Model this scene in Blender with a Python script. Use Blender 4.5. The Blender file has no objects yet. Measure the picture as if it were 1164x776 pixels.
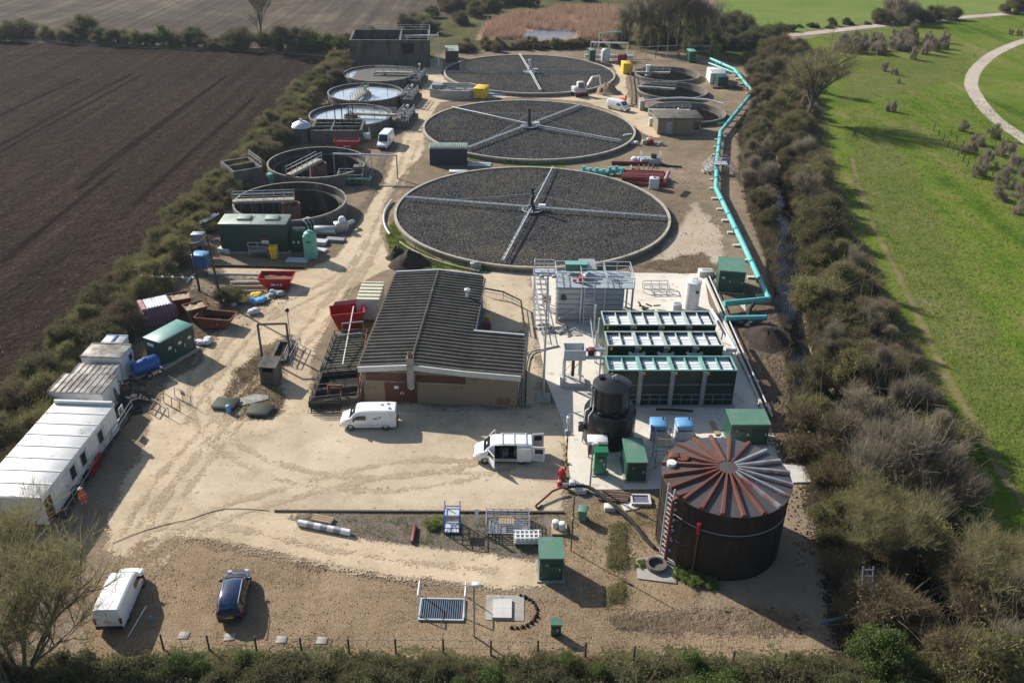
import bpy, math, random
import numpy as np
from mathutils import Vector, Matrix, noise as mnoise
R = math.radians
PI = math.pi
rnd = random.Random(11)
scene = bpy.context.scene
COL = scene.collection

# ------------------------------------------------------------------ camera (surveyed from the three equal filter beds)
F_PX, PITCH, CAM_H, ROLL = 1003.57, R(29.367), 45.9, R(1.1)
_fw = Vector((0, math.cos(PITCH), -math.sin(PITCH)))
_r0 = Vector((1, 0, 0)); _u0 = Vector((0, math.sin(PITCH), math.cos(PITCH)))
_rt = math.cos(ROLL) * _r0 + math.sin(ROLL) * _u0
_up = -math.sin(ROLL) * _r0 + math.cos(ROLL) * _u0
CAM = Vector((0, 0, CAM_H))


def P(x, y, z=0.0):
    """survey point: where the sight line of a photo pixel meets the level z (metres)"""
    d = _fw + (x - 582) / F_PX * _rt - (y - 388) / F_PX * _up
    return CAM + d * ((z - CAM_H) / d.z)


cd = bpy.data.cameras.new('camera'); cam = bpy.data.objects.new('camera', cd); COL.objects.link(cam)
cam.matrix_world = Matrix((( _rt.x, _up.x, -_fw.x, 0), (_rt.y, _up.y, -_fw.y, 0), (_rt.z, _up.z, -_fw.z, CAM_H), (0, 0, 0, 1)))
cd.sensor_width = 36; cd.lens = F_PX / 1164 * 36; cd.clip_start = 1; cd.clip_end = 6000
scene.camera = cam

# ------------------------------------------------------------------ light: low spring sun ahead on the left
SUNV = Vector((-1.33, 1.08, 1.0)).normalized()          # towards the sun
SUN_EL = math.asin(SUNV.z)
w = bpy.data.worlds.new('World'); scene.world = w; w.use_nodes = True
nt = w.node_tree; nt.nodes.clear()
so = nt.nodes.new('ShaderNodeOutputWorld'); bg = nt.nodes.new('ShaderNodeBackground'); sk = nt.nodes.new('ShaderNodeTexSky')
sk.sky_type = 'NISHITA'; sk.sun_disc = False; sk.sun_elevation = SUN_EL
sk.sun_rotation = math.atan2(SUNV.x, SUNV.y)
sk.air_density = 1.0; sk.dust_density = 1.2; sk.ozone_density = 1.0
bg.inputs[1].default_value = 0.09
nt.links.new(sk.outputs[0], bg.inputs[0]); nt.links.new(bg.outputs[0], so.inputs[0])
sd_ = bpy.data.lights.new('sun', 'SUN'); sun = bpy.data.objects.new('sun', sd_); COL.objects.link(sun)
sd_.energy = 5.0; sd_.angle = R(0.5); sd_.color = (1.0, 0.945, 0.865)
sun.rotation_euler = (-SUNV).to_track_quat('-Z', 'Y').to_euler()
sun.location = (-80, 200, 120)
scene.view_settings.view_transform = 'Standard'; scene.view_settings.look = 'None'
scene.view_settings.exposure = 0.5; scene.view_settings.gamma = 1
scene.cycles.max_bounces = 6; scene.cycles.transparent_max_bounces = 12
scene.cycles.diffuse_bounces = 3; scene.cycles.glossy_bounces = 3; scene.cycles.caustics_reflective = False; scene.cycles.caustics_refractive = False


# ------------------------------------------------------------------ materials
def _c(c): return (c[0], c[1], c[2], 1)


def mat(name, col, var=None, scale=1.5, rough=0.75, metal=0.0, bump=0.0, bscale=25, stretch=(1, 1, 1), stain=None, stain_amt=0.5, stain_scale=0.8, spec=0.4, coat=0.0, sharp=0.18):
    """procedural surface: two tones by noise, optional stains of a third colour, optional fine bump"""
    m = bpy.data.materials.new(name); m.use_nodes = True
    n = m.node_tree.nodes; l = m.node_tree.links
    b = n['Principled BSDF']; b.inputs['Roughness'].default_value = rough; b.inputs['Metallic'].default_value = metal
    b.inputs['Specular IOR Level'].default_value = spec; b.inputs['Coat Weight'].default_value = coat
    if var is None: var = tuple(min(1, k * 0.78) for k in col)
    tc = n.new('ShaderNodeTexCoord'); mp = n.new('ShaderNodeMapping'); mp.inputs['Scale'].default_value = stretch
    l.new(tc.outputs['Object'], mp.inputs[0])
    t = n.new('ShaderNodeTexNoise'); t.inputs['Scale'].default_value = scale; t.inputs['Detail'].default_value = 5; t.inputs['Roughness'].default_value = 0.62
    l.new(mp.outputs[0], t.inputs['Vector'])
    mr = n.new('ShaderNodeMapRange'); mr.inputs[1].default_value = 0.5 - sharp; mr.inputs[2].default_value = 0.5 + sharp
    l.new(t.outputs[0], mr.inputs[0])
    mx = n.new('ShaderNodeMix'); mx.data_type = 'RGBA'; mx.inputs[6].default_value = _c(col); mx.inputs[7].default_value = _c(var)
    l.new(mr.outputs[0], mx.inputs[0]); out = mx.outputs[2]
    if stain:
        t2 = n.new('ShaderNodeTexNoise'); t2.inputs['Scale'].default_value = stain_scale; t2.inputs['Detail'].default_value = 6; t2.inputs['Roughness'].default_value = 0.7
        mp2 = n.new('ShaderNodeMapping'); mp2.inputs['Location'].default_value = (7.3, 2.1, 4.4); mp2.inputs['Scale'].default_value = stretch
        l.new(tc.outputs['Object'], mp2.inputs[0]); l.new(mp2.outputs[0], t2.inputs['Vector'])
        mr2 = n.new('ShaderNodeMapRange'); mr2.inputs[1].default_value = 0.62 - 0.25 * stain_amt; mr2.inputs[2].default_value = 0.75 - 0.2 * stain_amt
        l.new(t2.outputs[0], mr2.inputs[0])
        mx2 = n.new('ShaderNodeMix'); mx2.data_type = 'RGBA'; mx2.inputs[7].default_value = _c(stain)
        l.new(out, mx2.inputs[6]); l.new(mr2.outputs[0], mx2.inputs[0]); out = mx2.outputs[2]
    l.new(out, b.inputs['Base Color'])
    if bump:
        t3 = n.new('ShaderNodeTexNoise'); t3.inputs['Scale'].default_value = bscale; t3.inputs['Detail'].default_value = 4
        l.new(mp.outputs[0], t3.inputs['Vector'])
        bp = n.new('ShaderNodeBump'); bp.inputs['Strength'].default_value = bump; bp.inputs['Distance'].default_value = 0.15
        l.new(t3.outputs[0], bp.inputs['Height']); l.new(bp.outputs[0], b.inputs['Normal'])
    return m


def ground_mat(name, cols, big=0.08, mid=0.6, fine=6.0, speck=None, rough=0.95, bump=0.6, edge=0.0, edge_noise=1.2, streak=None, speck_scale=9.0, speck_at=0.66, bdist=0.12, wts=(.5, .3, .2)):
    """ground: three noise octaves blended over a colour list, specks of stone, ragged edge from the 'sd' attribute"""
    m = bpy.data.materials.new(name); m.use_nodes = True
    n = m.node_tree.nodes; l = m.node_tree.links; b = n['Principled BSDF']
    b.inputs['Roughness'].default_value = rough; b.inputs['Specular IOR Level'].default_value = 0.02
    tc = n.new('ShaderNodeTexCoord'); co = tc.outputs['Object']

    def nz(s, d=6, r=0.6, vec=None, off=0.0):
        t = n.new('ShaderNodeTexNoise'); t.inputs['Scale'].default_value = s; t.inputs['Detail'].default_value = d; t.inputs['Roughness'].default_value = r
        if vec is None:
            a = n.new('ShaderNodeVectorMath'); a.inputs[1].default_value = (off, off * 1.7, 0); l.new(co, a.inputs[0]); vec = a.outputs[0]
        l.new(vec, t.inputs['Vector']); return t.outputs[0]

    def mth(op, a, c):
        t = n.new('ShaderNodeMath'); t.operation = op
        for i, v in enumerate((a, c)):
            if isinstance(v, (int, float)): t.inputs[i].default_value = v
            else: l.new(v, t.inputs[i])
        return t.outputs[0]
    f = mth('ADD', mth('MULTIPLY', nz(big, off=3), wts[0]), mth('ADD', mth('MULTIPLY', nz(mid, off=11), wts[1]), mth('MULTIPLY', nz(fine, 3, 0.7, off=23), wts[2])))
    if streak:
        ang, sc, amt = streak
        mp = n.new('ShaderNodeMapping'); mp.inputs['Rotation'].default_value = (0, 0, ang); mp.inputs['Scale'].default_value = (sc, sc * 0.03, 1)
        l.new(co, mp.inputs[0]); s = nz(1.0, 4, 0.6, mp.outputs[0])
        f = mth('ADD', f, mth('MULTIPLY', mth('SUBTRACT', s, 0.5), amt))
    ramp = n.new('ShaderNodeValToRGB'); e = ramp.color_ramp.elements
    k = len(cols)
    for i, c in enumerate(cols):
        pos = 0.36 + 0.28 * i / max(1, k - 1)
        if i < 2: e[i].position = pos; e[i].color = _c(c)
        else:
            q = e.new(pos); q.color = _c(c)
    l.new(f, ramp.inputs[0]); out = ramp.outputs[0]
    if speck:
        sp = nz(speck_scale, 2, 0.5, off=41)
        mr = n.new('ShaderNodeMapRange'); mr.inputs[1].default_value = speck_at - 0.04; mr.inputs[2].default_value = speck_at + 0.04; l.new(sp, mr.inputs[0])
        mx = n.new('ShaderNodeMix'); mx.data_type = 'RGBA'; mx.inputs[7].default_value = _c(speck)
        l.new(mr.outputs[0], mx.inputs[0]); l.new(out, mx.inputs[6]); out = mx.outputs[2]
    l.new(out, b.inputs['Base Color'])
    if bump:
        bp = n.new('ShaderNodeBump'); bp.inputs['Strength'].default_value = bump; bp.inputs['Distance'].default_value = bdist
        h = mth('ADD', mth('MULTIPLY', nz(mid * 1.3, 5, 0.65, off=51), 0.8), mth('MULTIPLY', nz(fine, 3, 0.7, off=61), 0.6))
        l.new(h, bp.inputs['Height']); l.new(bp.outputs[0], b.inputs['Normal'])
    if edge:
        at = n.new('ShaderNodeAttribute'); at.attribute_name = 'sd'
        d = mth('ADD', at.outputs['Fac'], mth('MULTIPLY', mth('SUBTRACT', nz(0.35, 6, 0.68, off=71), 0.5), edge_noise * 4))
        d = mth('ADD', d, mth('MULTIPLY', mth('SUBTRACT', nz(5.0, 4, 0.75, off=83), 0.5), edge * 5))
        mr = n.new('ShaderNodeMapRange'); mr.inputs[1].default_value = -.015; mr.inputs[2].default_value = .015
        l.new(d, mr.inputs[0])
        tr = n.new('ShaderNodeBsdfTransparent'); ms = n.new('ShaderNodeMixShader')
        l.new(mr.outputs[0], ms.inputs[0]); l.new(tr.outputs[0], ms.inputs[1]); l.new(b.outputs[0], ms.inputs[2])
        l.new(ms.outputs[0], n['Material Output'].inputs[0])
    return m


M = {}
M['white'] = mat('white_paint', (0.78, 0.78, 0.77), (0.66, 0.66, 0.64), 1.2, 0.45, stain=(0.42, 0.40, 0.36), stain_amt=0.25)
M['vanwhite'] = mat('van_white', (0.82, 0.82, 0.82), (0.76, 0.76, 0.76), 1.0, 0.25, coat=0.6, stain=(0.6, 0.56, 0.5), stain_amt=0.1)
M['cabinroof'] = mat('cabin_roof', (0.82, 0.81, 0.78), (0.72, 0.71, 0.67), 0.7, 0.5, stain=(0.48, 0.45, 0.40), stain_amt=0.25)
M['dirtyroof'] = mat('dirty_cabin_roof', (0.55, 0.53, 0.48), (0.38, 0.35, 0.31), 1.0, 0.8, stain=(0.17, 0.14, 0.11), stain_amt=0.75, stain_scale=0.6)
M['grey'] = mat('grey_steel', (0.32, 0.34, 0.36), None, 1.2, 0.5, 0.3)
M['galv'] = mat('galvanised_steel', (0.50, 0.52, 0.53), (0.38, 0.40, 0.42), 3, 0.42, 0.6)
M['palegalv'] = mat('pale_galvanised', (0.62, 0.64, 0.65), (0.50, 0.52, 0.54), 3, 0.45, 0.35)
M['panel'] = mat('grey_tank_panel', (0.50, 0.52, 0.54), (0.42, 0.44, 0.47), 0.8, 0.5, 0.2)
M['deck'] = mat('deck_grating', (0.38, 0.44, 0.47), (0.30, 0.36, 0.39), 6, 0.6, 0.2)
M['dark'] = mat('dark_void', (0.012, 0.012, 0.014), None, 2, 0.9)  # near-black that paints the darkness inside openings, pits and open chambers
M['black'] = mat('black_plastic', (0.016, 0.017, 0.019), (0.026, 0.027, 0.030), 2, 0.32)
M['rubber'] = mat('rubber', (0.02, 0.02, 0.02), None, 2, 0.85)
M['glass'] = mat('dark_glass', (0.02, 0.025, 0.03), None, 2, 0.06, spec=0.8)
M['green'] = mat('green_kiosk', (0.022, 0.085, 0.056), (0.018, 0.068, 0.046), 1.0, 0.36, stain=(0.05, 0.10, 0.07), stain_amt=0.4, stretch=(1, 1, .4))
M['greenroof'] = mat('green_kiosk_roof', (0.085, 0.20, 0.145), (0.11, 0.225, 0.165), 1.0, 0.6, stain=(0.19, 0.25, 0.19), stain_amt=0.3)
M['dkgreen'] = mat('dark_green_paint', (0.018, 0.062, 0.052), (0.014, 0.050, 0.042), 0.8, 0.42, stain=(0.05, 0.075, 0.06), stain_amt=0.2)
M['greyroof'] = mat('grey_green_roof', (0.30, 0.36, 0.31), (0.24, 0.29, 0.25), 0.9, 0.6, stain=(0.18, 0.2, 0.17), stain_amt=0.3)
M['tealroof'] = mat('teal_roof', (0.13, 0.30, 0.27), (0.16, 0.33, 0.29), 0.9, 0.45, stain=(0.24, 0.36, 0.32), stain_amt=0.25)
M['brightgreen'] = mat('bright_green', (0.02, 0.19, 0.10), (0.016, 0.16, 0.085), 1.0, 0.4)
M['mint'] = mat('mint_green', (0.16, 0.44, 0.34), (0.13, 0.38, 0.30), 1.5, 0.5)
M['teal'] = mat('teal_pipe', (0.13, 0.47, 0.45), (0.09, 0.40, 0.39), 0.6, 0.42, stain=(0.30, 0.42, 0.37), stain_amt=0.35)
M['filtergreen'] = mat('filter_green', (0.012, 0.034, 0.026), (0.009, 0.026, 0.020), 0.7, 0.35, stain=(0.03, 0.045, 0.038), stain_amt=0.15)
M['rimgreen'] = mat('weathered_green_rim', (0.44, 0.49, 0.45), (0.34, 0.41, 0.37), 1.2, 0.5)
M['innerteal'] = mat('inner_teal', (0.12, 0.30, 0.25), (0.09, 0.25, 0.21), 1.0, 0.5)
M['filterwhite'] = mat('filter_white_media', (0.85, 0.86, 0.88), (0.72, 0.75, 0.80), 1.6, 0.5, stain=(0.30, 0.32, 0.38), stain_amt=0.25, stain_scale=2.2)
M['red'] = mat('red_paint', (0.42, 0.018, 0.022), (0.34, 0.015, 0.018), 1.2, 0.45, stain=(0.16, 0.04, 0.03), stain_amt=0.3)
M['redpipe'] = mat('red_oxide_pipe', (0.20, 0.035, 0.038), (0.15, 0.028, 0.03), 1.2, 0.55)
M['pink'] = mat('faded_pink_paint', (0.45, 0.24, 0.26), (0.36, 0.19, 0.21), 1, 0.7)
M['rust'] = mat('rust', (0.20, 0.075, 0.036), (0.13, 0.045, 0.025), 1.5, 0.75, stain=(0.08, 0.03, 0.02), stain_amt=0.4)
M['rustrib'] = mat('rusty_rib', (0.17, 0.066, 0.042), (0.115, 0.042, 0.028), 0.5, 0.6, stain=(0.12, 0.035, 0.024), stain_amt=0.4, stain_scale=0.4)
M['purple'] = mat('faded_purple', (0.22, 0.12, 0.17), (0.17, 0.08, 0.12), 1, 0.7, stain=(0.13, 0.06, 0.05), stain_amt=0.4)
M['yellow'] = mat('yellow_paint', (0.72, 0.50, 0.03), (0.62, 0.42, 0.025), 1.4, 0.5)
M['orange'] = mat('orange_cloth', (0.80, 0.13, 0.04), (0.66, 0.10, 0.03), 3, 0.8)
M['blue'] = mat('blue_paint', (0.02, 0.10, 0.33), (0.018, 0.085, 0.28), 1.3, 0.4)
M['skyblue'] = mat('sky_blue_paint', (0.15, 0.36, 0.62), (0.13, 0.32, 0.56), 1.3, 0.45)
M['palegrey'] = mat('pale_grey_paint', (0.55, 0.57, 0.59), (0.47, 0.49, 0.51), 1.3, 0.5)
M['carblue'] = mat('dark_blue_car', (0.010, 0.028, 0.075), (0.012, 0.032, 0.085), 0.8, 0.18, 0.3, coat=1.0)
M['lamp'] = mat('lamp_glass', (0.7, 0.7, 0.68), None, 3, 0.15)
M['redlamp'] = mat('red_lamp', (0.35, 0.01, 0.01), None, 3, 0.2)
M['plate'] = mat('number_plate', (0.65, 0.5, 0.05), None, 3, 0.4)
M['conc'] = mat('concrete', (0.40, 0.375, 0.335), (0.31, 0.29, 0.255), 0.9, 0.9, bump=0.25, bscale=14, stain=(0.20, 0.18, 0.155), stain_amt=0.35)
M['newconc'] = mat('new_concrete', (0.58, 0.56, 0.52), (0.50, 0.48, 0.44), 0.6, 0.9, stain=(0.40, 0.37, 0.33), stain_amt=0.3)
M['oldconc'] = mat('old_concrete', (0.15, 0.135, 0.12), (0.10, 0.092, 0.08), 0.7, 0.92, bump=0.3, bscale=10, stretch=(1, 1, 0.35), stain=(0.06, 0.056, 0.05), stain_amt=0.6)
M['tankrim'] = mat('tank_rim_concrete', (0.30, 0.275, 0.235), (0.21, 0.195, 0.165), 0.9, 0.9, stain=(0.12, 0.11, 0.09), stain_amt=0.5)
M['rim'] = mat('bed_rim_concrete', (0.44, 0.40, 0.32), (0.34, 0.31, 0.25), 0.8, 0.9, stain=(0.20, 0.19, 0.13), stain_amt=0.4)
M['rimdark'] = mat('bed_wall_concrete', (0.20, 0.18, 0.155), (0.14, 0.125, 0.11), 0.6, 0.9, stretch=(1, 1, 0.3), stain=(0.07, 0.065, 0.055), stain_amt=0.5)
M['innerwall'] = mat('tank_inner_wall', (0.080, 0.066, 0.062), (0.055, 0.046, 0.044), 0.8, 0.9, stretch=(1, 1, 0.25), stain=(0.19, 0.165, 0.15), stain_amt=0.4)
M['innerpale'] = mat('tank_inner_wall_pale', (0.19, 0.165, 0.14), (0.13, 0.115, 0.10), 0.8, 0.9, stretch=(1, 1, 0.25), stain=(0.28, 0.24, 0.2), stain_amt=0.3)
M['sludge'] = mat('tank_floor_sludge', (0.022, 0.018, 0.017), (0.030, 0.024, 0.022), 0.6, 0.7)
M['scum'] = mat('floating_scum', (0.12, 0.11, 0.095), (0.09, 0.082, 0.072), 1.5, 0.8)
M['drum'] = mat('brick_red_drum', (0.24, 0.125, 0.09), (0.19, 0.095, 0.07), 1.5, 0.85, stain=(0.13, 0.08, 0.06), stain_amt=0.4)
M['brick'] = mat('yellow_brown_brick', (0.27, 0.21, 0.14), (0.22, 0.17, 0.115), 4, 0.9, bump=0.3, bscale=20, stain=(0.15, 0.11, 0.08), stain_amt=0.3)
M['door'] = mat('dark_red_door', (0.10, 0.035, 0.03), None, 2, 0.55)
M['fascia'] = mat('white_fascia', (0.58, 0.58, 0.55), (0.46, 0.46, 0.43), 0.8, 0.6)
M['roof'] = mat('corrugated_asbestos', (0.092, 0.088, 0.078), (0.055, 0.053, 0.048), 0.7, 0.9, spec=0.1, stain=(0.045, 0.045, 0.04), stain_amt=0.4, stain_scale=0.5)
M['roofmoss'] = mat('mossy_corrugated', (0.12, 0.125, 0.085), (0.09, 0.09, 0.065), 0.6, 0.9, stain=(0.15, 0.15, 0.07), stain_amt=0.5)
M['wood'] = mat('timber', (0.42, 0.32, 0.20), (0.34, 0.25, 0.15), 3, 0.8)
M['dkwood'] = mat('weathered_timber', (0.11, 0.085, 0.065), (0.08, 0.06, 0.048), 3, 0.85)
M['pole'] = mat('pole_timber', (0.085, 0.062, 0.046), None, 3, 0.85)
M['tarp'] = mat('white_tarp', (0.62, 0.62, 0.62), (0.48, 0.48, 0.50), 3, 0.6)
M['spoil'] = mat('dark_spoil', (0.028, 0.020, 0.015), (0.05, 0.036, 0.026), 2.5, 0.95, bump=1.0, bscale=5)
M['sand'] = mat('sandy_spoil', (0.30, 0.22, 0.14), (0.22, 0.16, 0.10), 2.5, 0.95, bump=0.8, bscale=5)
M['bark'] = mat('bark', (0.060, 0.048, 0.038), (0.09, 0.073, 0.057), 2, 0.9)
M['palebark'] = mat('pale_bark', (0.13, 0.11, 0.085), (0.09, 0.075, 0.06), 2, 0.9)
M['darktank'] = mat('dark_brown_tank', (0.019, 0.014, 0.012), (0.013, 0.010, 0.009), 0.7, 0.6, stretch=(1, 1, 0.15), stain=(0.055, 0.034, 0.022), stain_amt=0.45)
M['tankroof'] = mat('slate_grey_roof', (0.075, 0.072, 0.076), (0.10, 0.09, 0.09), 0.7, 0.38, 0.1, stain=(0.10, 0.055, 0.04), stain_amt=0.35)
M['skin'] = mat('skin', (0.45, 0.26, 0.18), None, 4, 0.6)
M['hardhat'] = mat('white_helmet', (0.8, 0.8, 0.8), None, 4, 0.35)
M['navy'] = mat('navy_cloth', (0.02, 0.025, 0.05), None, 4, 0.85)
M['crateyel'] = M['yellow']
# ---- natural surfaces
M['ground'] = ground_mat('earth', [(0.13, 0.098, 0.068), (0.22, 0.168, 0.115), (0.32, 0.25, 0.175)], 0.06, 0.45, 3.5, (0.40, 0.33, 0.25), bump=0.9)
M['plough'] = ground_mat('ploughed_soil', [(0.017, 0.011, 0.0085), (0.033, 0.022, 0.017), (0.066, 0.043, 0.032)], 0.02, 0.45, 1.6, (0.13, 0.09, 0.065), bump=1.0, edge=0.8, edge_noise=0.8, streak=(R(-29), 0.42, 0.42), speck_scale=1.9, speck_at=0.685, bdist=0.8, wts=(.25, .3, .45))
M['stubble'] = ground_mat('stubble', [(0.055, 0.042, 0.036), (0.095, 0.076, 0.06), (0.17, 0.145, 0.10)], 0.02, 0.12, 1.2, None, bump=0.5, edge=2.0, edge_noise=1.5, streak=(R(88), 0.35, 0.45))
M['grass'] = ground_mat('meadow_grass', [(0.052, 0.10, 0.012), (0.095, 0.150, 0.018), (0.130, 0.175, 0.028), (0.165, 0.175, 0.045), (0.22, 0.195, 0.085)], 0.03, 0.13, 1.9, (0.055, 0.095, 0.014), bump=1.0, edge=0.7, edge_noise=1.0, speck_scale=1.3, speck_at=0.64, bdist=0.4, streak=(R(-14), .3, .45), wts=(.5, .3, .2))
M['palegrass'] = ground_mat('pale_grass', [(0.09, 0.125, 0.022), (0.13, 0.150, 0.038), (0.19, 0.175, 0.075)], 0.05, 0.3, 2.2, (0.06, 0.095, 0.018), bump=1.0, edge=2.0, edge_noise=2.2, speck_scale=1.4, speck_at=0.63, bdist=0.4)
M['fargrass'] = ground_mat('far_grass', [(0.11, 0.16, 0.035), (0.15, 0.20, 0.05), (0.19, 0.23, 0.075)], 0.015, 0.08, 0.8, None, bump=0.4, edge=1.0)
M['rough'] = ground_mat('rough_grass', [(0.05, 0.062, 0.022), (0.095, 0.095, 0.04), (0.16, 0.14, 0.075)], 0.08, 0.5, 2.5, (0.05, 0.04, 0.03), bump=1.0, edge=1.0, edge_noise=1.4)
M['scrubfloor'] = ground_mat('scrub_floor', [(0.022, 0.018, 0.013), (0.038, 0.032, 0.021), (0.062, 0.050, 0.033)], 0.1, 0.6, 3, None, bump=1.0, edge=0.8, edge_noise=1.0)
M['reed'] = ground_mat('reed_bed', [(0.24, 0.15, 0.11), (0.33, 0.22, 0.16), (0.40, 0.29, 0.21)], 0.06, 0.4, 2.0, None, bump=1.0, edge=1.2, edge_noise=1.2)
M['track'] = ground_mat('dirt_track', [(0.37, 0.29, 0.195), (0.52, 0.415, 0.285), (0.63, 0.515, 0.37)], 0.09, 0.6, 3.0, (0.33, 0.24, 0.15), bump=0.35, edge=0.5, edge_noise=0.6, speck_scale=2.2, speck_at=0.67)
M['yard'] = ground_mat('dusty_concrete', [(0.37, 0.30, 0.21), (0.51, 0.42, 0.30), (0.62, 0.525, 0.39)], 0.12, 0.5, 4.0, (0.26, 0.205, 0.145), bump=0.15, edge=1.3, edge_noise=1.1, speck_scale=1.6, speck_at=0.69)
M['slab'] = ground_mat('clean_concrete', [(0.55, 0.50, 0.42), (0.68, 0.63, 0.54), (0.76, 0.71, 0.63)], 0.1, 0.6, 4.0, (0.50, 0.44, 0.36), bump=0.08, speck_scale=0.9, speck_at=0.67)
M['gravel'] = ground_mat('gravel', [(0.155, 0.108, 0.066), (0.25, 0.18, 0.112), (0.37, 0.275, 0.178)], 0.16, 0.9, 9.0, (0.40, 0.31, 0.21), bump=0.9, edge=0.6, edge_noise=0.9, speck_scale=11, speck_at=0.60, wts=(.45, .3, .25))
M['darkgravel'] = ground_mat('dark_chippings', [(0.12, 0.10, 0.08), (0.17, 0.14, 0.11), (0.24, 0.20, 0.155)], 0.1, 0.8, 4.5, (0.30, 0.25, 0.19), bump=0.8, edge=0.5, edge_noise=0.8, speck_scale=9, wts=(.35, .3, .35))
M['path'] = ground_mat('grey_path', [(0.36, 0.31, 0.25), (0.45, 0.39, 0.32), (0.52, 0.45, 0.38)], 0.1, 0.5, 3, None, bump=0.2, edge=0.25, edge_noise=0.12)
M['worn'] = ground_mat('worn_turf', [(0.16, 0.14, 0.055), (0.20, 0.17, 0.08), (0.25, 0.20, 0.11)], 0.15, 0.6, 3, None, bump=0.4, edge=0.5, edge_noise=0.35)
M['rut'] = ground_mat('wheel_rut', [(0.009, 0.0055, 0.004), (0.014, 0.0085, 0.006), (0.022, 0.0135, 0.0095)], 0.1, 0.6, 3, None, bump=0.8, edge=0.4, edge_noise=0.25)
M['mark'] = ground_mat('wheel_mark', [(0.36, 0.28, 0.185), (0.43, 0.335, 0.225), (0.50, 0.40, 0.28)], 0.3, 1.2, 5, None, bump=0.3, edge=0.45, edge_noise=0.5)
M['dust'] = ground_mat('pale_dust', [(0.34, 0.275, 0.20), (0.42, 0.345, 0.26), (0.50, 0.42, 0.33)], 0.15, 0.7, 3, None, bump=0.2, edge=0.9, edge_noise=0.9)
M['churned'] = ground_mat('churned_earth', [(0.085, 0.062, 0.042), (0.15, 0.112, 0.076), (0.24, 0.18, 0.12)], 0.15, 0.8, 3, (0.05, 0.037, 0.027), bump=1.0, edge=0.8, edge_noise=1.0, speck_scale=1.5, bdist=0.3)
M['media'] = ground_mat('clinker_media', [(0.034, 0.034, 0.035), (0.062, 0.060, 0.057), (0.122, 0.104, 0.070)], 0.09, 0.4, 5.0, (0.17, 0.165, 0.165), bump=1.0, speck_scale=6, speck_at=0.60, bdist=0.15, wts=(.4, .25, .35))


def water_mat(name, col, rough=0.04):
    m = mat(name, col, None, 0.5, rough, spec=0.5, bump=0.02, bscale=2)
    m.node_tree.nodes['Principled BSDF'].inputs['IOR'].default_value = 1.33
    return m


M['water'] = water_mat('sky_tinted_water', (0.48, 0.56, 0.64))  # pale blue base colour stands in for the bright sky reflected in the water
M['streamwater'] = water_mat('stream_water', (0.010, 0.014, 0.018))
M['pondwater'] = water_mat('pond_water', (0.20, 0.20, 0.22), 0.2)


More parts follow.
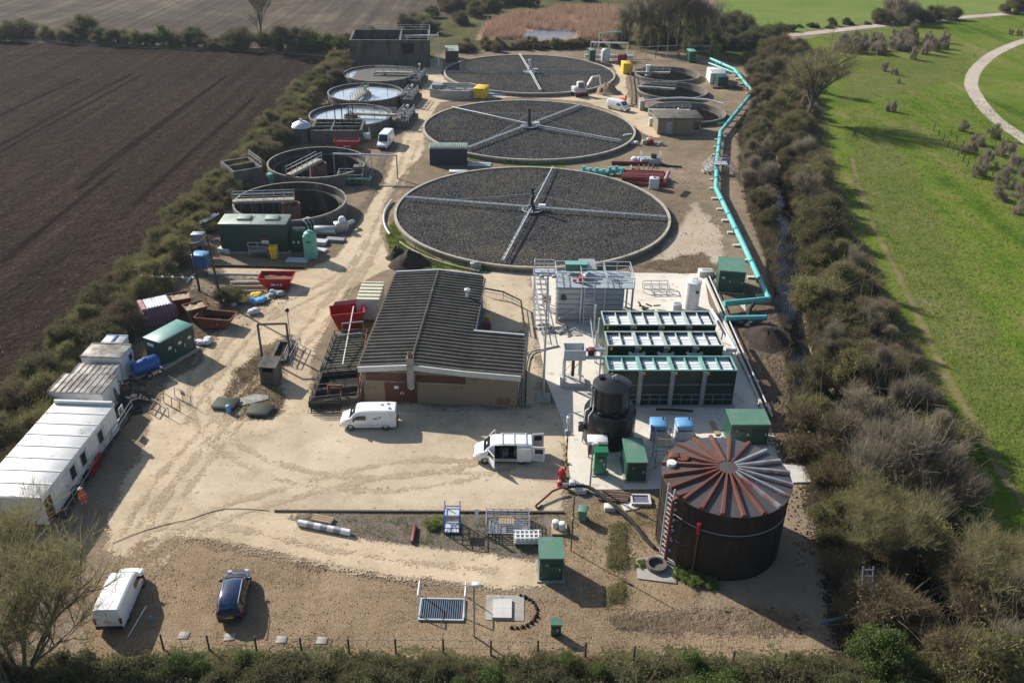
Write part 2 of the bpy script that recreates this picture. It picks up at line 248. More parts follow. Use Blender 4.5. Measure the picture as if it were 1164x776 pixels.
# ------------------------------------------------------------------ mesh builder
class MB:
    def __init__(s): s.v = []; s.f = []; s.m = []; s.s = []

    def add(s, vs, fs, mi=0, smooth=False):
        o = len(s.v); s.v += [tuple(x) for x in vs]
        for f in fs: s.f.append(tuple(i + o for i in f)); s.m.append(mi); s.s.append(smooth)
        return s

    def hexa(s, p, mi=0):
        """8 corners: bottom four counter-clockwise, top four"""
        return s.add(p, [(3, 2, 1, 0), (4, 5, 6, 7), (0, 1, 5, 4), (1, 2, 6, 5), (2, 3, 7, 6), (3, 0, 4, 7)], mi)

    def box(s, x0, y0, z0, x1, y1, z1, mi=0):
        return s.hexa([(x0, y0, z0), (x1, y0, z0), (x1, y1, z0), (x0, y1, z0), (x0, y0, z1), (x1, y0, z1), (x1, y1, z1), (x0, y1, z1)], mi)

    def rbox(s, x0, y0, z0, x1, y1, z1, b=0.04, mi=0):
        """box with chamfered vertical edges and top edge"""
        o = [(x0 + b, y0), (x1 - b, y0), (x1, y0 + b), (x1, y1 - b), (x1 - b, y1), (x0 + b, y1), (x0, y1 - b), (x0, y0 + b)]
        q = [(x0 + 1.7 * b, y0 + b), (x1 - 1.7 * b, y0 + b), (x1 - b, y0 + 1.7 * b), (x1 - b, y1 - 1.7 * b), (x1 - 1.7 * b, y1 - b), (x0 + 1.7 * b, y1 - b), (x0 + b, y1 - 1.7 * b), (x0 + b, y0 + 1.7 * b)]
        vs = [(x, y, z0) for x, y in o] + [(x, y, z1 - b) for x, y in o] + [(x, y, z1) for x, y in q]
        fs = [tuple(range(7, -1, -1)), tuple(range(16, 24))]
        for k in (0, 8): fs += [(k + i, k + (i + 1) % 8, k + 8 + (i + 1) % 8, k + 8 + i) for i in range(8)]
        return s.add(vs, fs, mi)

    def bar(s, p, q, w, h=None, mi=0, up=(0, 0, 1)):
        p = Vector(p); q = Vector(q); d = q - p
        if d.length < 1e-6: return s
        h = h or w; d.normalize(); u = Vector(up)
        if abs(d.dot(u)) > 0.98: u = Vector((0, 1, 0))
        a = d.cross(u).normalized() * (w / 2); b = a.normalized().cross(d).normalized() * (h / 2)
        return s.hexa([p - a - b, p + a - b, q + a - b, q - a - b, p - a + b, p + a + b, q + a + b, q - a + b], mi)

    def tube(s, pts, r, n=8, mi=0, cap=True, r1=None):
        pts = [Vector(p) for p in pts]; k = len(pts); vs = []
        for i, p in enumerate(pts):
            if i == 0: d = pts[1] - p
            elif i == k - 1: d = p - pts[i - 1]
            else: d = (pts[i + 1] - p).normalized() + (p - pts[i - 1]).normalized()
            d.normalize(); u = Vector((0, 0, 1)) if abs(d.z) < 0.95 else Vector((0, 1, 0))
            a = d.cross(u).normalized(); b = a.cross(d).normalized()
            rr = r if r1 is None else r + (r1 - r) * i / (k - 1)
            vs += [p + a * (rr * math.cos(2 * PI * j / n)) + b * (rr * math.sin(2 * PI * j / n)) for j in range(n)]
        fs = []
        for i in range(k - 1):
            fs += [(i * n + j, i * n + (j + 1) % n, (i + 1) * n + (j + 1) % n, (i + 1) * n + j) for j in range(n)]
        s.add(vs, fs, mi, True)
        if cap and n > 3:
            s.add(vs[:n], [tuple(range(n))], mi); s.add(vs[-n:], [tuple(range(n - 1, -1, -1))], mi)
        return s

    def lathe(s, prof, n=32, mi=0, c=(0, 0), smooth=True, a0=0.0, a1=None):
        """profile of (r, z); full turn unless a1 is given"""
        full = a1 is None; a1 = a0 + 2 * PI if full else a1
        m = n if full else n + 1; vs = []; fs = []
        for i in range(m):
            a = a0 + (a1 - a0) * i / n
            vs += [(c[0] + r * math.cos(a), c[1] + r * math.sin(a), z) for r, z in prof]
        k = len(prof)
        for i in range(n):
            j = (i + 1) % m
            for t in range(k - 1): fs.append((i * k + t, j * k + t, j * k + t + 1, i * k + t + 1))
        return s.add(vs, fs, mi, smooth)

    def disc(s, r, z, n=48, mi=0, c=(0, 0)):
        return s.add([(c[0] + r * math.cos(2 * PI * i / n), c[1] + r * math.sin(2 * PI * i / n), z) for i in range(n)], [tuple(range(n))], mi)

    def prism(s, poly, z0, z1, mi=0):
        n = len(poly); vs = [(x, y, z0) for x, y in poly] + [(x, y, z1) for x, y in poly]
        return s.add(vs, [tuple(range(n - 1, -1, -1)), tuple(range(n, 2 * n))] + [(i, (i + 1) % n, n + (i + 1) % n, n + i) for i in range(n)], mi)

    def mound(s, rx, ry, h, mi=0, seed=0, n=14, rings=5):
        vs = [(0, 0, h)]; fs = []
        for k in range(1, rings + 1):
            t = k / rings
            for i in range(n):
                a = 2 * PI * i / n
                q = mnoise.noise((math.cos(a) * 1.5 + seed, math.sin(a) * 1.5, t * 2)) * 0.35
                z = h * (math.cos(t * PI) * 0.5 + 0.5) * (1 + q) if k < rings else -0.02
                rr = t * (1 + 0.25 * mnoise.noise((math.cos(a) * 1.1 + seed * 3, math.sin(a) * 1.1, 5)))
                vs.append((rx * rr * math.cos(a), ry * rr * math.sin(a), z + (rnd.uniform(-.06, .06) * h if k < rings else 0)))
        fs += [(0, 1 + i, 1 + (i + 1) % n) for i in range(n)]
        for k in range(rings - 1):
            fs += [(1 + k * n + i, 1 + (k + 1) * n + i, 1 + (k + 1) * n + (i + 1) % n, 1 + k * n + (i + 1) % n) for i in range(n)]
        return s.add(vs, fs, mi, True)

    def mesh(s, name, mats, sharp=None):
        me = bpy.data.meshes.new(name); me.from_pydata(s.v, [], s.f)
        for k in (mats if isinstance(mats, (list, tuple)) else [mats]): me.materials.append(M[k] if isinstance(k, str) else k)
        me.polygons.foreach_set('material_index', s.m); me.polygons.foreach_set('use_smooth', s.s)
        me.update()
        if sharp is not None: me.set_sharp_from_angle(angle=R(sharp))
        return me

    def build(s, name, mats, parent=None, loc=None, rz=0.0, sharp=40):
        o = bpy.data.objects.new(name, s.mesh(name, mats, sharp)); COL.objects.link(o)
        if parent: o.parent = parent
        if loc is not None: o.location = loc
        if rz: o.rotation_euler = (0, 0, rz)
        return o


LABELS = {}


def tag(o, label, cat, group=None, kind=None):
    o['label'] = label; o['category'] = cat
    if group: o['group'] = group
    if kind: o['kind'] = kind
    return o


def thing(name, label, cat, loc=(0, 0, 0), rz=0.0, group=None):
    o = bpy.data.objects.new(name, None); COL.objects.link(o); o.empty_display_size = 0.3
    o.location = loc; o.rotation_euler = (0, 0, rz)
    return tag(o, label, cat, group)


def kids(o): return [c for c in COL.objects if c.parent == o]


def copy_tree(o, parent=None, _m=None):
    if _m is None:
        _m = {}
        for c in COL.objects:
            if c.parent: _m.setdefault(c.parent.name, []).append(c)
    c = o.copy(); COL.objects.link(c)
    if parent: c.parent = parent
    for k in _m.get(o.name, []): copy_tree(k, c, _m)
    return c


def roofframe(FL, FR, BR, h):
    """local frame of a box whose roof corners (front-left, front-right, back-right) show at these pixels, roof at height h"""
    a, b, c = P(*FL, h), P(*FR, h), P(*BR, h)
    d = b - a; rz = math.atan2(d.y, d.x); wdt = d.length
    ny = Vector((-math.sin(rz), math.cos(rz), 0)); dep = (c - b).dot(ny)
    return Vector((a.x, a.y, 0)), rz, wdt, dep


def footframe(L, Rr):
    a, b = P(*L), P(*Rr); d = b - a
    return a, math.atan2(d.y, d.x), d.length


# ------------------------------------------------------------------ ground sheets
NSHEET = [0]


def sheet(name, poly, m, z, cell=1.0, margin=1.5, kind='structure'):
    NSHEET[0] += 1; z += NSHEET[0] * 0.0002     # no two sheets share a plane
    poly = np.array([(p[0], p[1]) for p in poly], float)
    x0, y0 = poly.min(0) - margin; x1, y1 = poly.max(0) + margin
    nx = max(2, int((x1 - x0) / cell) + 1); ny = max(2, int((y1 - y0) / cell) + 1)
    X, Y = np.meshgrid(np.linspace(x0, x1, nx), np.linspace(y0, y1, ny)); Q = np.stack([X.ravel(), Y.ravel()], 1)
    d = np.full(len(Q), 1e9); ins = np.zeros(len(Q), bool); n = len(poly)
    for i in range(n):
        a, b = poly[i], poly[(i + 1) % n]; ab = b - a
        t = np.clip(((Q - a) @ ab) / max(1e-9, ab @ ab), 0, 1)
        d = np.minimum(d, np.linalg.norm(Q - (a + t[:, None] * ab), axis=1))
        c = (a[1] > Q[:, 1]) != (b[1] > Q[:, 1])
        xi = a[0] + (Q[:, 1] - a[1]) * ab[0] / (ab[1] if abs(ab[1]) > 1e-9 else 1e-9)
        ins ^= c & (Q[:, 0] < xi)
    sdv = np.where(ins, d, -d)
    idx = np.arange(nx * ny).reshape(ny, nx)
    q = np.stack([idx[:-1, :-1], idx[:-1, 1:], idx[1:, 1:], idx[1:, :-1]], -1).reshape(-1, 4)
    keep = (sdv[q] > -margin).any(1); q = q[keep]
    used = np.unique(q); re = np.zeros(nx * ny, int); re[used] = np.arange(len(used))
    me = bpy.data.meshes.new(name)
    me.from_pydata([(float(Q[i, 0]), float(Q[i, 1]), z) for i in used], [], [tuple(int(re[k]) for k in f) for f in q])
    at = me.attributes.new('sd', 'FLOAT', 'POINT'); at.data.foreach_set('value', sdv[used].astype(np.float32))
    me.materials.append(M[m]); me.update()
    o = bpy.data.objects.new(name, me); COL.objects.link(o); o['kind'] = kind
    return o


def flat(name, poly, m, z, kind='structure'):
    mb = MB(); mb.add([(p[0], p[1], z) for p in poly], [tuple(range(len(poly)))])
    o = mb.build(name, m, sharp=None); o['kind'] = kind
    return o


def strip(pts, wd):
    """outline of a band of width wd along points"""
    pts = [Vector((p[0], p[1], 0)) for p in pts]; L = []; Q = []
    for i, p in enumerate(pts):
        d = (pts[min(i + 1, len(pts) - 1)] - pts[max(i - 1, 0)]).normalized(); nrm = Vector((-d.y, d.x, 0)) * wd / 2
        L.append(p + nrm); Q.append(p - nrm)
    return L + Q[::-1]


def smooth(pts, k=4):
    pts = [Vector(p) for p in pts]; out = []
    for i in range(len(pts) - 1):
        a, b, c, d = pts[max(i - 1, 0)], pts[i], pts[i + 1], pts[min(i + 2, len(pts) - 1)]
        for j in range(k):
            t = j / k
            out.append(0.5 * ((2 * b) + (c - a) * t + (2 * a - 5 * b + 4 * c - d) * t * t + (3 * b - a - 3 * c + d) * t ** 3))
    return out + [pts[-1]]


def PP(lst, z=0): return [P(x, y, z) for x, y in lst]
# ================================================================== SETTING
STREAM = smooth(PP([(876, 120), (872, 170), (888, 220), (896, 262), (896, 330), (908, 400), (950, 470), (1010, 560), (1052, 625), (1070, 680), (1085, 740), (1100, 830)]), 5)
_sx = np.array([(p.x, p.y) for p in STREAM])


PITS = [(-31.1, 134.4, 7.7), (-31.4, 117.0, 7.75), (34.3, 206.3, 7.4), (33.2, 190.8, 7.4), (33.4, 173.2, 7.5)]   # the empty tanks go below ground


def ground_obj():
    xs = np.concatenate([[-4000, -1200, -500, -250], np.arange(-120, -40, 10), np.arange(-40, -22.9, .2), np.arange(-20, 20, 10), np.arange(20, 25.4, 1.0), np.arange(26, 42.4, .24), np.arange(43, 75, 1.0), [80, 100, 140, 250, 500, 1200, 4000]])
    ys = np.concatenate([[-600, -100, 0], np.arange(20, 107, 1.5), np.arange(108, 143.5, .2), np.arange(144, 164, 1.5), np.arange(164.5, 215, .24), [216, 240, 300, 400, 600, 1200, 5000]])
    X, Y = np.meshgrid(xs, ys); Q = np.stack([X.ravel(), Y.ravel()], 1)
    d = np.full(len(Q), 1e9)
    for i in range(len(_sx) - 1):
        a, b = _sx[i], _sx[i + 1]; ab = b - a
        t = np.clip(((Q - a) @ ab) / (ab @ ab), 0, 1); d = np.minimum(d, np.linalg.norm(Q - (a + t[:, None] * ab), axis=1))
    Z = -1.1 * np.clip(1 - (d - 1.1) / 1.7, 0, 1) - 0.02
    nx, ny = len(xs), len(ys); idx = np.arange(nx * ny).reshape(ny, nx)
    q = np.stack([idx[:-1, :-1], idx[:-1, 1:], idx[1:, 1:], idx[1:, :-1]], -1).reshape(-1, 4)
    cq = Q[q].mean(1)
    for cx, cy, r in PITS: q = q[np.hypot(cq[:, 0] - cx, cq[:, 1] - cy) > r - .1]; cq = Q[q].mean(1)
    me = bpy.data.meshes.new('ground'); me.from_pydata([(float(a[0]), float(a[1]), float(z)) for a, z in zip(Q, Z)], [], [tuple(map(int, f)) for f in q])
    me.materials.append(M['ground']); me.update()
    o = bpy.data.objects.new('ground', me); COL.objects.link(o); o['kind'] = 'structure'


ground_obj()
flat('stream', strip(STREAM, 3.0), 'streamwater', -0.75)
# fields
sheet('ploughed_field', PP([(388, 66), (366, 84), (330, 118), (292, 160), (250, 205), (205, 250), (160, 300), (100, 365), (45, 430), (0, 500), (-120, 640)]) + [Vector((-70, 30, 0)), Vector((-300, 30, 0)), Vector((-330, 250, 0)), P(-60, 44), P(150, 54), P(300, 60)], 'plough', 0.0, 2.0, 3)
sheet('stubble_field', PP([(-140, 40), (120, 46), (300, 54), (395, 52), (470, 36), (520, 18), (560, 0), (600, -40), (640, -90)]) + [Vector((20, 760, 0)), Vector((-420, 760, 0)), Vector((-420, 240, 0))], 'stubble', 0.004, 4.0, 6)
sheet('rough_grass', PP([(385, 64), (470, 34), (520, 16), (600, -10), (760, -30), (830, 30), (880, 55), (930, 75), (880, 110), (850, 75), (790, 62), (700, 55), (600, 56), (505, 58), (470, 75), (420, 72)]), 'rough', 0.008, 2.0, 4)
sheet('reed_bed', PP([(540, 46), (552, 26), (580, 16), (640, 10), (705, 8), (712, 30), (706, 46), (640, 48)]), 'reed', 0.012, 1.5, 3)
sheet('far_meadow', PP([(812, -5), (822, 34), (880, 40), (1000, 25), (1164, 12), (1300, 0)]) + [Vector((330, 420, 0)), Vector((330, 800, 0)), Vector((70, 800, 0))], 'fargrass', 0.012, 4.0, 4)
MEADOW = PP([(880, 50), (960, 37), (1060, 26), (1164, 17)]) + [Vector((330, 330, 0)), Vector((330, 20, 0)), Vector((75, 20, 0))] + PP([(1210, 700), (1120, 640), (1068, 560), (1045, 490), (1015, 425), (982, 370), (958, 320), (932, 258), (915, 205), (908, 155), (910, 115), (905, 78)])
sheet('meadow', MEADOW, 'grass', 0.016, 1.6, 3)
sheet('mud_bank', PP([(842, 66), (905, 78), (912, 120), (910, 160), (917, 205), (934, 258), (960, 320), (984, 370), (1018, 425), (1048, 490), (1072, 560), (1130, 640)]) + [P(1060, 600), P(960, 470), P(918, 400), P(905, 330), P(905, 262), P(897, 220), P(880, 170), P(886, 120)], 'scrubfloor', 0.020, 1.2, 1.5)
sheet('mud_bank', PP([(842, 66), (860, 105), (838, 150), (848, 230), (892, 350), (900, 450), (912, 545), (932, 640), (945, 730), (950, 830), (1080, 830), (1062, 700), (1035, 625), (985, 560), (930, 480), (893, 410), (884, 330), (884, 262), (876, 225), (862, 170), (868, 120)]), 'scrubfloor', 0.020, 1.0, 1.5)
sheet('grass_band', PP([(965, 150), (1012, 152), (1058, 240), (1098, 330), (1164, 440), (1240, 570), (1164, 572), (1112, 470), (1064, 390), (1014, 290), (986, 220)]), 'palegrass', 0.018, 1.0, 4)
sheet('grass_band', PP([(960, 70), (1100, 62), (1090, 90), (1000, 110), (960, 120)]), 'palegrass', 0.018, 1.2, 4)
sheet('footpath', strip(smooth(PP([(1300, 20), (1190, 40), (1140, 56), (1114, 74), (1104, 92), (1110, 110), (1130, 134), (1164, 158), (1230, 205), (1330, 270)]), 5), 2.9), 'path', 0.022, 0.7, 1)
sheet('far_track', strip(smooth(PP([(850, 45), (880, 42), (940, 36), (1000, 29), (1080, 21), (1164, 14), (1300, 0)]), 4), 4.0), 'path', 0.020, 1.5, 2)
sheet('worn_path', strip(smooth(PP([(968, 180), (985, 240), (1020, 310), (1062, 400), (1100, 470), (1135, 530), (1164, 575), (1230, 680)]), 4), .75), 'worn', 0.022, 0.6, 1)
flat('pond', PP([(592, 40), (608, 34), (640, 33), (656, 37), (650, 43), (612, 45)]), 'pondwater', 0.03)
# wheel ruts across the ploughed field
for a, b in (((-30, 182), (150, 84)), ((-30, 190), (160, 86)), ((100, 200), (258, 86)), ((88, 215), (250, 92)), ((0, 300), (130, 195)), ((-40, 66), (200, 58)), ((-60, 160), (90, 90)), ((150, 235), (290, 110))):
    sheet('wheel_rut', strip([P(*a), P((a[0] + b[0]) / 2, (a[1] + b[1]) / 2 - 1), P(*b)], .9), 'rut', 0.006, 0.7, 1)

# site surfaces
sheet('track', PP([(484, 66), (478, 110), (466, 140), (452, 168), (436, 210), (402, 262), (386, 290), (345, 308), (250, 300), (262, 315), (330, 318), (330, 335), (290, 350), (262, 362), (232, 388), (232, 412), (196, 430), (172, 470), (160, 520), (132, 566), (118, 620), (150, 640), (230, 612), (330, 632), (440, 655), (560, 668), (612, 672), (640, 645), (560, 628), (440, 616), (350, 598), (330, 584), (420, 582), (640, 582), (646, 470), (400, 470), (352, 470), (356, 400), (396, 330), (436, 308), (606, 308), (608, 304), (470, 300), (442, 290), (432, 262), (438, 235), (452, 205), (480, 176), (486, 140), (500, 116), (545, 112), (600, 111), (664, 116), (700, 128), (728, 150), (748, 160), (760, 130), (718, 122), (712, 100), (712, 82), (700, 72), (690, 64), (702, 85), (690, 102), (660, 107), (600, 108), (540, 105), (510, 96), (502, 84), (506, 66)]), 'track', 0.004, 0.8, 1.6)
sheet('yard', PP([(352, 463), (642, 461), (644, 520), (640, 574), (480, 578), (330, 580), (240, 590), (200, 560), (250, 500), (330, 490)]), 'yard', 0.008, 0.6, 0.8)
sheet('yard', PP([(548, 307), (604, 308), (612, 380), (618, 462), (590, 462), (592, 378), (548, 376)]), 'yard', 0.008, 0.5, 0.6)
# joints cut in the concrete yard
jb = MB()
for a, b in (((470, 470), (452, 576)), ((560, 470), (557, 576)), ((612, 466), (620, 572)), ((350, 512), (640, 508)), ((330, 548), (640, 545))):
    p, q = P(*a), P(*b); d = (q - p).normalized() * 1; nrm = Vector((-d.y, d.x, 0)) * 0.025
    jb.add([(v.x, v.y, 0.0125) for v in (p - nrm, q - nrm, q + nrm, p + nrm)], [(0, 1, 2, 3)])
o = jb.build('yard_joint', 'dkwood'); o['kind'] = 'structure'
flat('slab', PP([(604, 309), (800, 311), (806, 345), (842, 415), (880, 495), (906, 548), (735, 556), (650, 556), (640, 480), (620, 430), (608, 360)]), 'slab', 0.016)
sheet('gravel', PP([(118, 655), (160, 618), (215, 606), (250, 622), (330, 640), (440, 660), (560, 674), (610, 680), (690, 690), (820, 700), (925, 712), (940, 740), (930, 790), (90, 790), (100, 700)]), 'gravel', 0.006, 0.6, 1.2)
sheet('gravel', PP([(638, 586), (700, 556), (752, 570), (750, 640), (800, 668), (780, 700), (660, 690), (640, 660)]), 'gravel', 0.010, 0.6, 1.0)
sheet('verge', PP([(330, 586), (645, 584), (660, 560), (690, 556), (665, 590), (640, 640), (600, 632), (450, 616), (370, 604)]), 'darkgravel', 0.008, 0.5, 0.9)
sheet('verge', PP([(255, 462), (268, 420), (300, 392), (330, 380), (340, 392), (318, 430), (322, 462), (300, 478), (262, 476)]), 'churned', 0.010, 0.5, 0.8)
sheet('mud_patch', PP([(110, 400), (150, 340), (225, 330), (262, 360), (240, 392), (165, 430), (140, 480), (110, 440)]), 'churned', 0.010, 0.6, 1.2)
sheet('mud_patch', PP([(352, 283), (335, 293), (398, 266), (434, 205), (442, 170), (436, 168), (428, 190), (418, 225), (402, 252)]), 'darkgravel', 0.010, 0.6, 1.2)
sheet('mud_patch', PP([(440, 168), (452, 150), (470, 115), (476, 84), (468, 84), (450, 110), (432, 145), (420, 162)]), 'darkgravel', 0.010, 0.6, 1.0)
sheet('mud_patch', PP([(790, 300), (740, 300), (770, 262), (790, 230), (818, 260), (828, 300)]), 'dust', 0.010, 0.6, 1.6)
sheet('mud_patch', PP([(725, 302), (800, 286), (812, 306), (780, 312)]), 'churned', 0.014, 0.6, 1.2)
sheet('mud_patch', PP([(850, 330), (884, 345), (896, 420), (912, 545), (942, 640), (955, 705), (905, 640), (900, 560), (870, 480), (846, 400), (830, 370)]), 'churned', 0.010, 0.6, 1.2)
sheet('mud_patch', PP([(900, 540), (930, 610), (948, 700), (900, 700), (885, 640), (890, 590)]), 'ground', 0.014, 0.6, 1.0)
sheet('mud_patch', PP([(690, 700), (900, 695), (930, 715), (880, 722), (700, 716)]), 'churned', 0.014, 0.6, 1.0)
sheet('mud_patch', PP([(720, 155), (770, 165), (800, 190), (815, 240), (775, 250), (765, 215), (720, 190)]), 'ground', 0.006, 0.8, 1.2)
sheet('weed_strip', PP([(446, 292), (438, 268), (446, 250), (462, 278), (500, 296), (560, 304), (560, 309), (490, 305)]), 'grass', 0.018, 0.5, 1.0)
sheet('weed_strip', PP([(538, 176), (600, 186), (640, 186), (640, 189), (600, 190), (530, 181)]), 'grass', 0.018, 0.5, 1.0)
sheet('weed_strip', PP([(752, 640), (765, 655), (820, 668), (818, 660), (772, 640)]), 'grass', 0.018, 0.4, 0.6)
sheet('weed_strip', PP([(480, 590), (498, 588), (504, 602), (488, 606)]), 'grass', 0.018, 0.4, 0.6)
sheet('weed_strip', PP([(410, 148), (432, 140), (436, 155), (418, 160)]), 'grass', 0.018, 0.5, 0.8)
sheet('grass_bank', PP([(-40, 790), (0, 745), (200, 742), (500, 742), (760, 740), (940, 745), (960, 800), (930, 900), (0, 900)]), 'rough', 0.020, 0.8, 1.2)
# wheel marks worn into the dirt
for pts_ in ([(150, 610), (190, 545), (250, 480), (330, 400), (400, 320), (440, 240), (470, 160)], [(170, 600), (230, 520), (300, 440), (380, 340), (425, 270)], [(160, 640), (230, 605), (330, 625), (440, 645), (560, 658)], [(640, 540), (480, 530), (330, 560), (220, 600), (160, 650)], [(620, 515), (450, 550), (300, 530), (230, 470), (235, 400), (290, 350)], [(230, 440), (290, 370), (380, 320), (420, 290)], [(200, 480), (260, 400), (320, 340)]):
    c_ = smooth(PP(pts_), 5)
    for off in (-.85, .85):
        q_ = []
        for i, p in enumerate(c_):
            d = (c_[min(i + 1, len(c_) - 1)] - c_[max(i - 1, 0)]).normalized(); q_.append(p + Vector((-d.y, d.x, 0)) * off)
        sheet('wheel_mark', strip(q_, .28), 'mark', .018, .35, .7)
# ================================================================== FILTER BEDS
def rail(mb, pts, h=1.1, step=1.6, r=0.03, mi=0, mids=(0.55,), z=0.0):
    """tubular handrail along points"""
    pts = [Vector((p[0], p[1], p[2] if len(p) > 2 else z)) for p in pts]
    for a, b in zip(pts[:-1], pts[1:]):
        L = (b - a).length; k = max(1, round(L / step))
        for i in range(k + 1):
            p = a + (b - a) * i / k; mb.bar(p, p + Vector((0, 0, h)), 2 * r, None, mi)
        for f in (1.0,) + tuple(mids):
            mb.bar(a + Vector((0, 0, h * f)), b + Vector((0, 0, h * f)), 2 * r, None, mi)


def media_disc(r, z, mi=0, n=150):
    """rough clinker surface: jittered grid of stones inside a circle"""
    xs = np.linspace(-r, r, n); st = xs[1] - xs[0]; rg = np.random.default_rng(3)
    X, Y = np.meshgrid(xs, xs); Z = z + rg.uniform(-0.055, 0.055, X.shape)
    X = X + rg.uniform(-.3, .3, X.shape) * st; Y = Y + rg.uniform(-.3, .3, X.shape) * st
    rr = np.hypot(X, Y); f = np.where(rr > r, r / rr, 1); X = X * f; Y = Y * f; ok = (rr < r + st * 1.5)
    idx = -np.ones(X.size, int); idx[ok.ravel()] = np.arange(ok.sum())
    I = idx.reshape(X.shape); q = np.stack([I[:-1, :-1], I[:-1, 1:], I[1:, 1:], I[1:, :-1]], -1).reshape(-1, 4); q = q[(q >= 0).all(1)]
    mb = MB(); mb.add(list(zip(X.ravel()[ok.ravel()].tolist(), Y.ravel()[ok.ravel()].tolist(), Z.ravel()[ok.ravel()].tolist())), [tuple(map(int, k)) for k in q], mi)
    return mb


BEDR = 19.4
_media = media_disc(BEDR - 0.28, 0.62, 0, 300).mesh('media', 'media')
_wall = MB(); _wall.lathe([(BEDR, -0.1), (BEDR, 0.55)], 96, 1); _wall.lathe([(BEDR, 0.55), (BEDR + 0.06, 0.55), (BEDR + 0.06, 0.8), (BEDR - 0.3, 0.8), (BEDR - 0.3, 0.3)], 96, 0, smooth=False)
_wallm = _wall.mesh('wall', ['rim', 'rimdark'])


def arm_mesh(L, style):
    mb = MB()
    if style == 'double':
        for y in (-0.18, 0.18): mb.tube([(0.6, y, 1.3), (L, y, 1.15)], 0.075, 6)
        k = int(L / 1.1)
        for i in range(k): x = 0.8 + i * 1.1; mb.bar((x, -0.18, 1.29), (x + .55, 0.18, 1.28), 0.05)
    else:
        mb.tube([(0.6, 0, 1.35), (L, 0, 1.2)], 0.1, 7)
        k = int(L / 1.3)
        for i in range(k):
            x = 0.9 + i * 1.3; mb.bar((x, 0, 1.3), (x + .1, -0.35, 1.08), 0.05)
        mb.tube([(0.6, -0.35, 1.08), (L - .2, -0.35, 1.0)], 0.045, 5)
    mb.bar((0.3, 0, 3.2), (L * 0.62, 0, 1.3), 0.03)
    return mb


def filter_bed(c, arms, label, colh, dark_col=True):
    t = thing('filter_bed', label, 'filter bed', (c[0], c[1], 0), 0, 'round trickling filter beds')
    o = bpy.data.objects.new('wall', _wallm); COL.objects.link(o); o.parent = t
    o = bpy.data.objects.new('media', _media); COL.objects.link(o); o.parent = t
    o.rotation_euler = (0, 0, c[1])
    mb = MB(); mb.lathe([(0, 0.5), (1.25, 0.5), (1.25, 0.85), (0.75, 0.95), (0.42, 1.0), (0.42, 1.5), (0.24, 1.6), (0.2, colh), (0.34, colh), (0.34, colh + 0.18), (0, colh + 0.2)], 18)
    mb.build('centre_column', 'black' if dark_col else 'palegalv', t)
    mb = MB(); mb.lathe([(1.35, 0.9), (1.5, 0.9), (1.5, 1.02), (1.35, 1.02)], 24); mb.bar((-1.4, 0, .96), (1.4, 0, .96), .12); mb.bar((0, -1.4, .96), (0, 1.4, .96), .12)
    mb.build('distributor_ring', 'palegalv', t)
    mb = MB(); mb.box(0.9, 0.2, 1.1, 1.9, 0.75, 1.5); mb.build('drive_box', 'white', t)
    for (px, py), st in arms:
        e = P(px, py, 0.8) - Vector((c[0], c[1], 0.8)); a = math.atan2(e.y, e.x)
        arm_mesh(min(BEDR - 0.7, e.length), st).build('distributor_arm', 'palegalv' if st != 'dark' else 'grey', t, rz=a)
    return t


BEDS = [(2.506, 118.166), (2.385, 160.614), (2.814, 205.152)]
filter_bed(BEDS[0], [((629, 191), 'single'), ((572, 300), 'single'), ((457, 226), 'double'), ((758, 249), 'double')], 'nearest of three round black filter beds with its dark centre post and four pale arms', 3.9)
filter_bed(BEDS[1], [((514, 124), 'single'), ((665, 119), 'double'), ((532, 170), 'double'), ((706, 162), 'single')], 'middle round black filter bed of the three, beside the white van and dark shed', 4.0)
filter_bed(BEDS[2], [((590, 61.5), 'double'), ((614.5, 104), 'double'), ((509, 83), 'dark'), ((694, 82), 'dark')], 'farthest round black filter bed, next to the reed bed, with pale mast', 3.4, False)

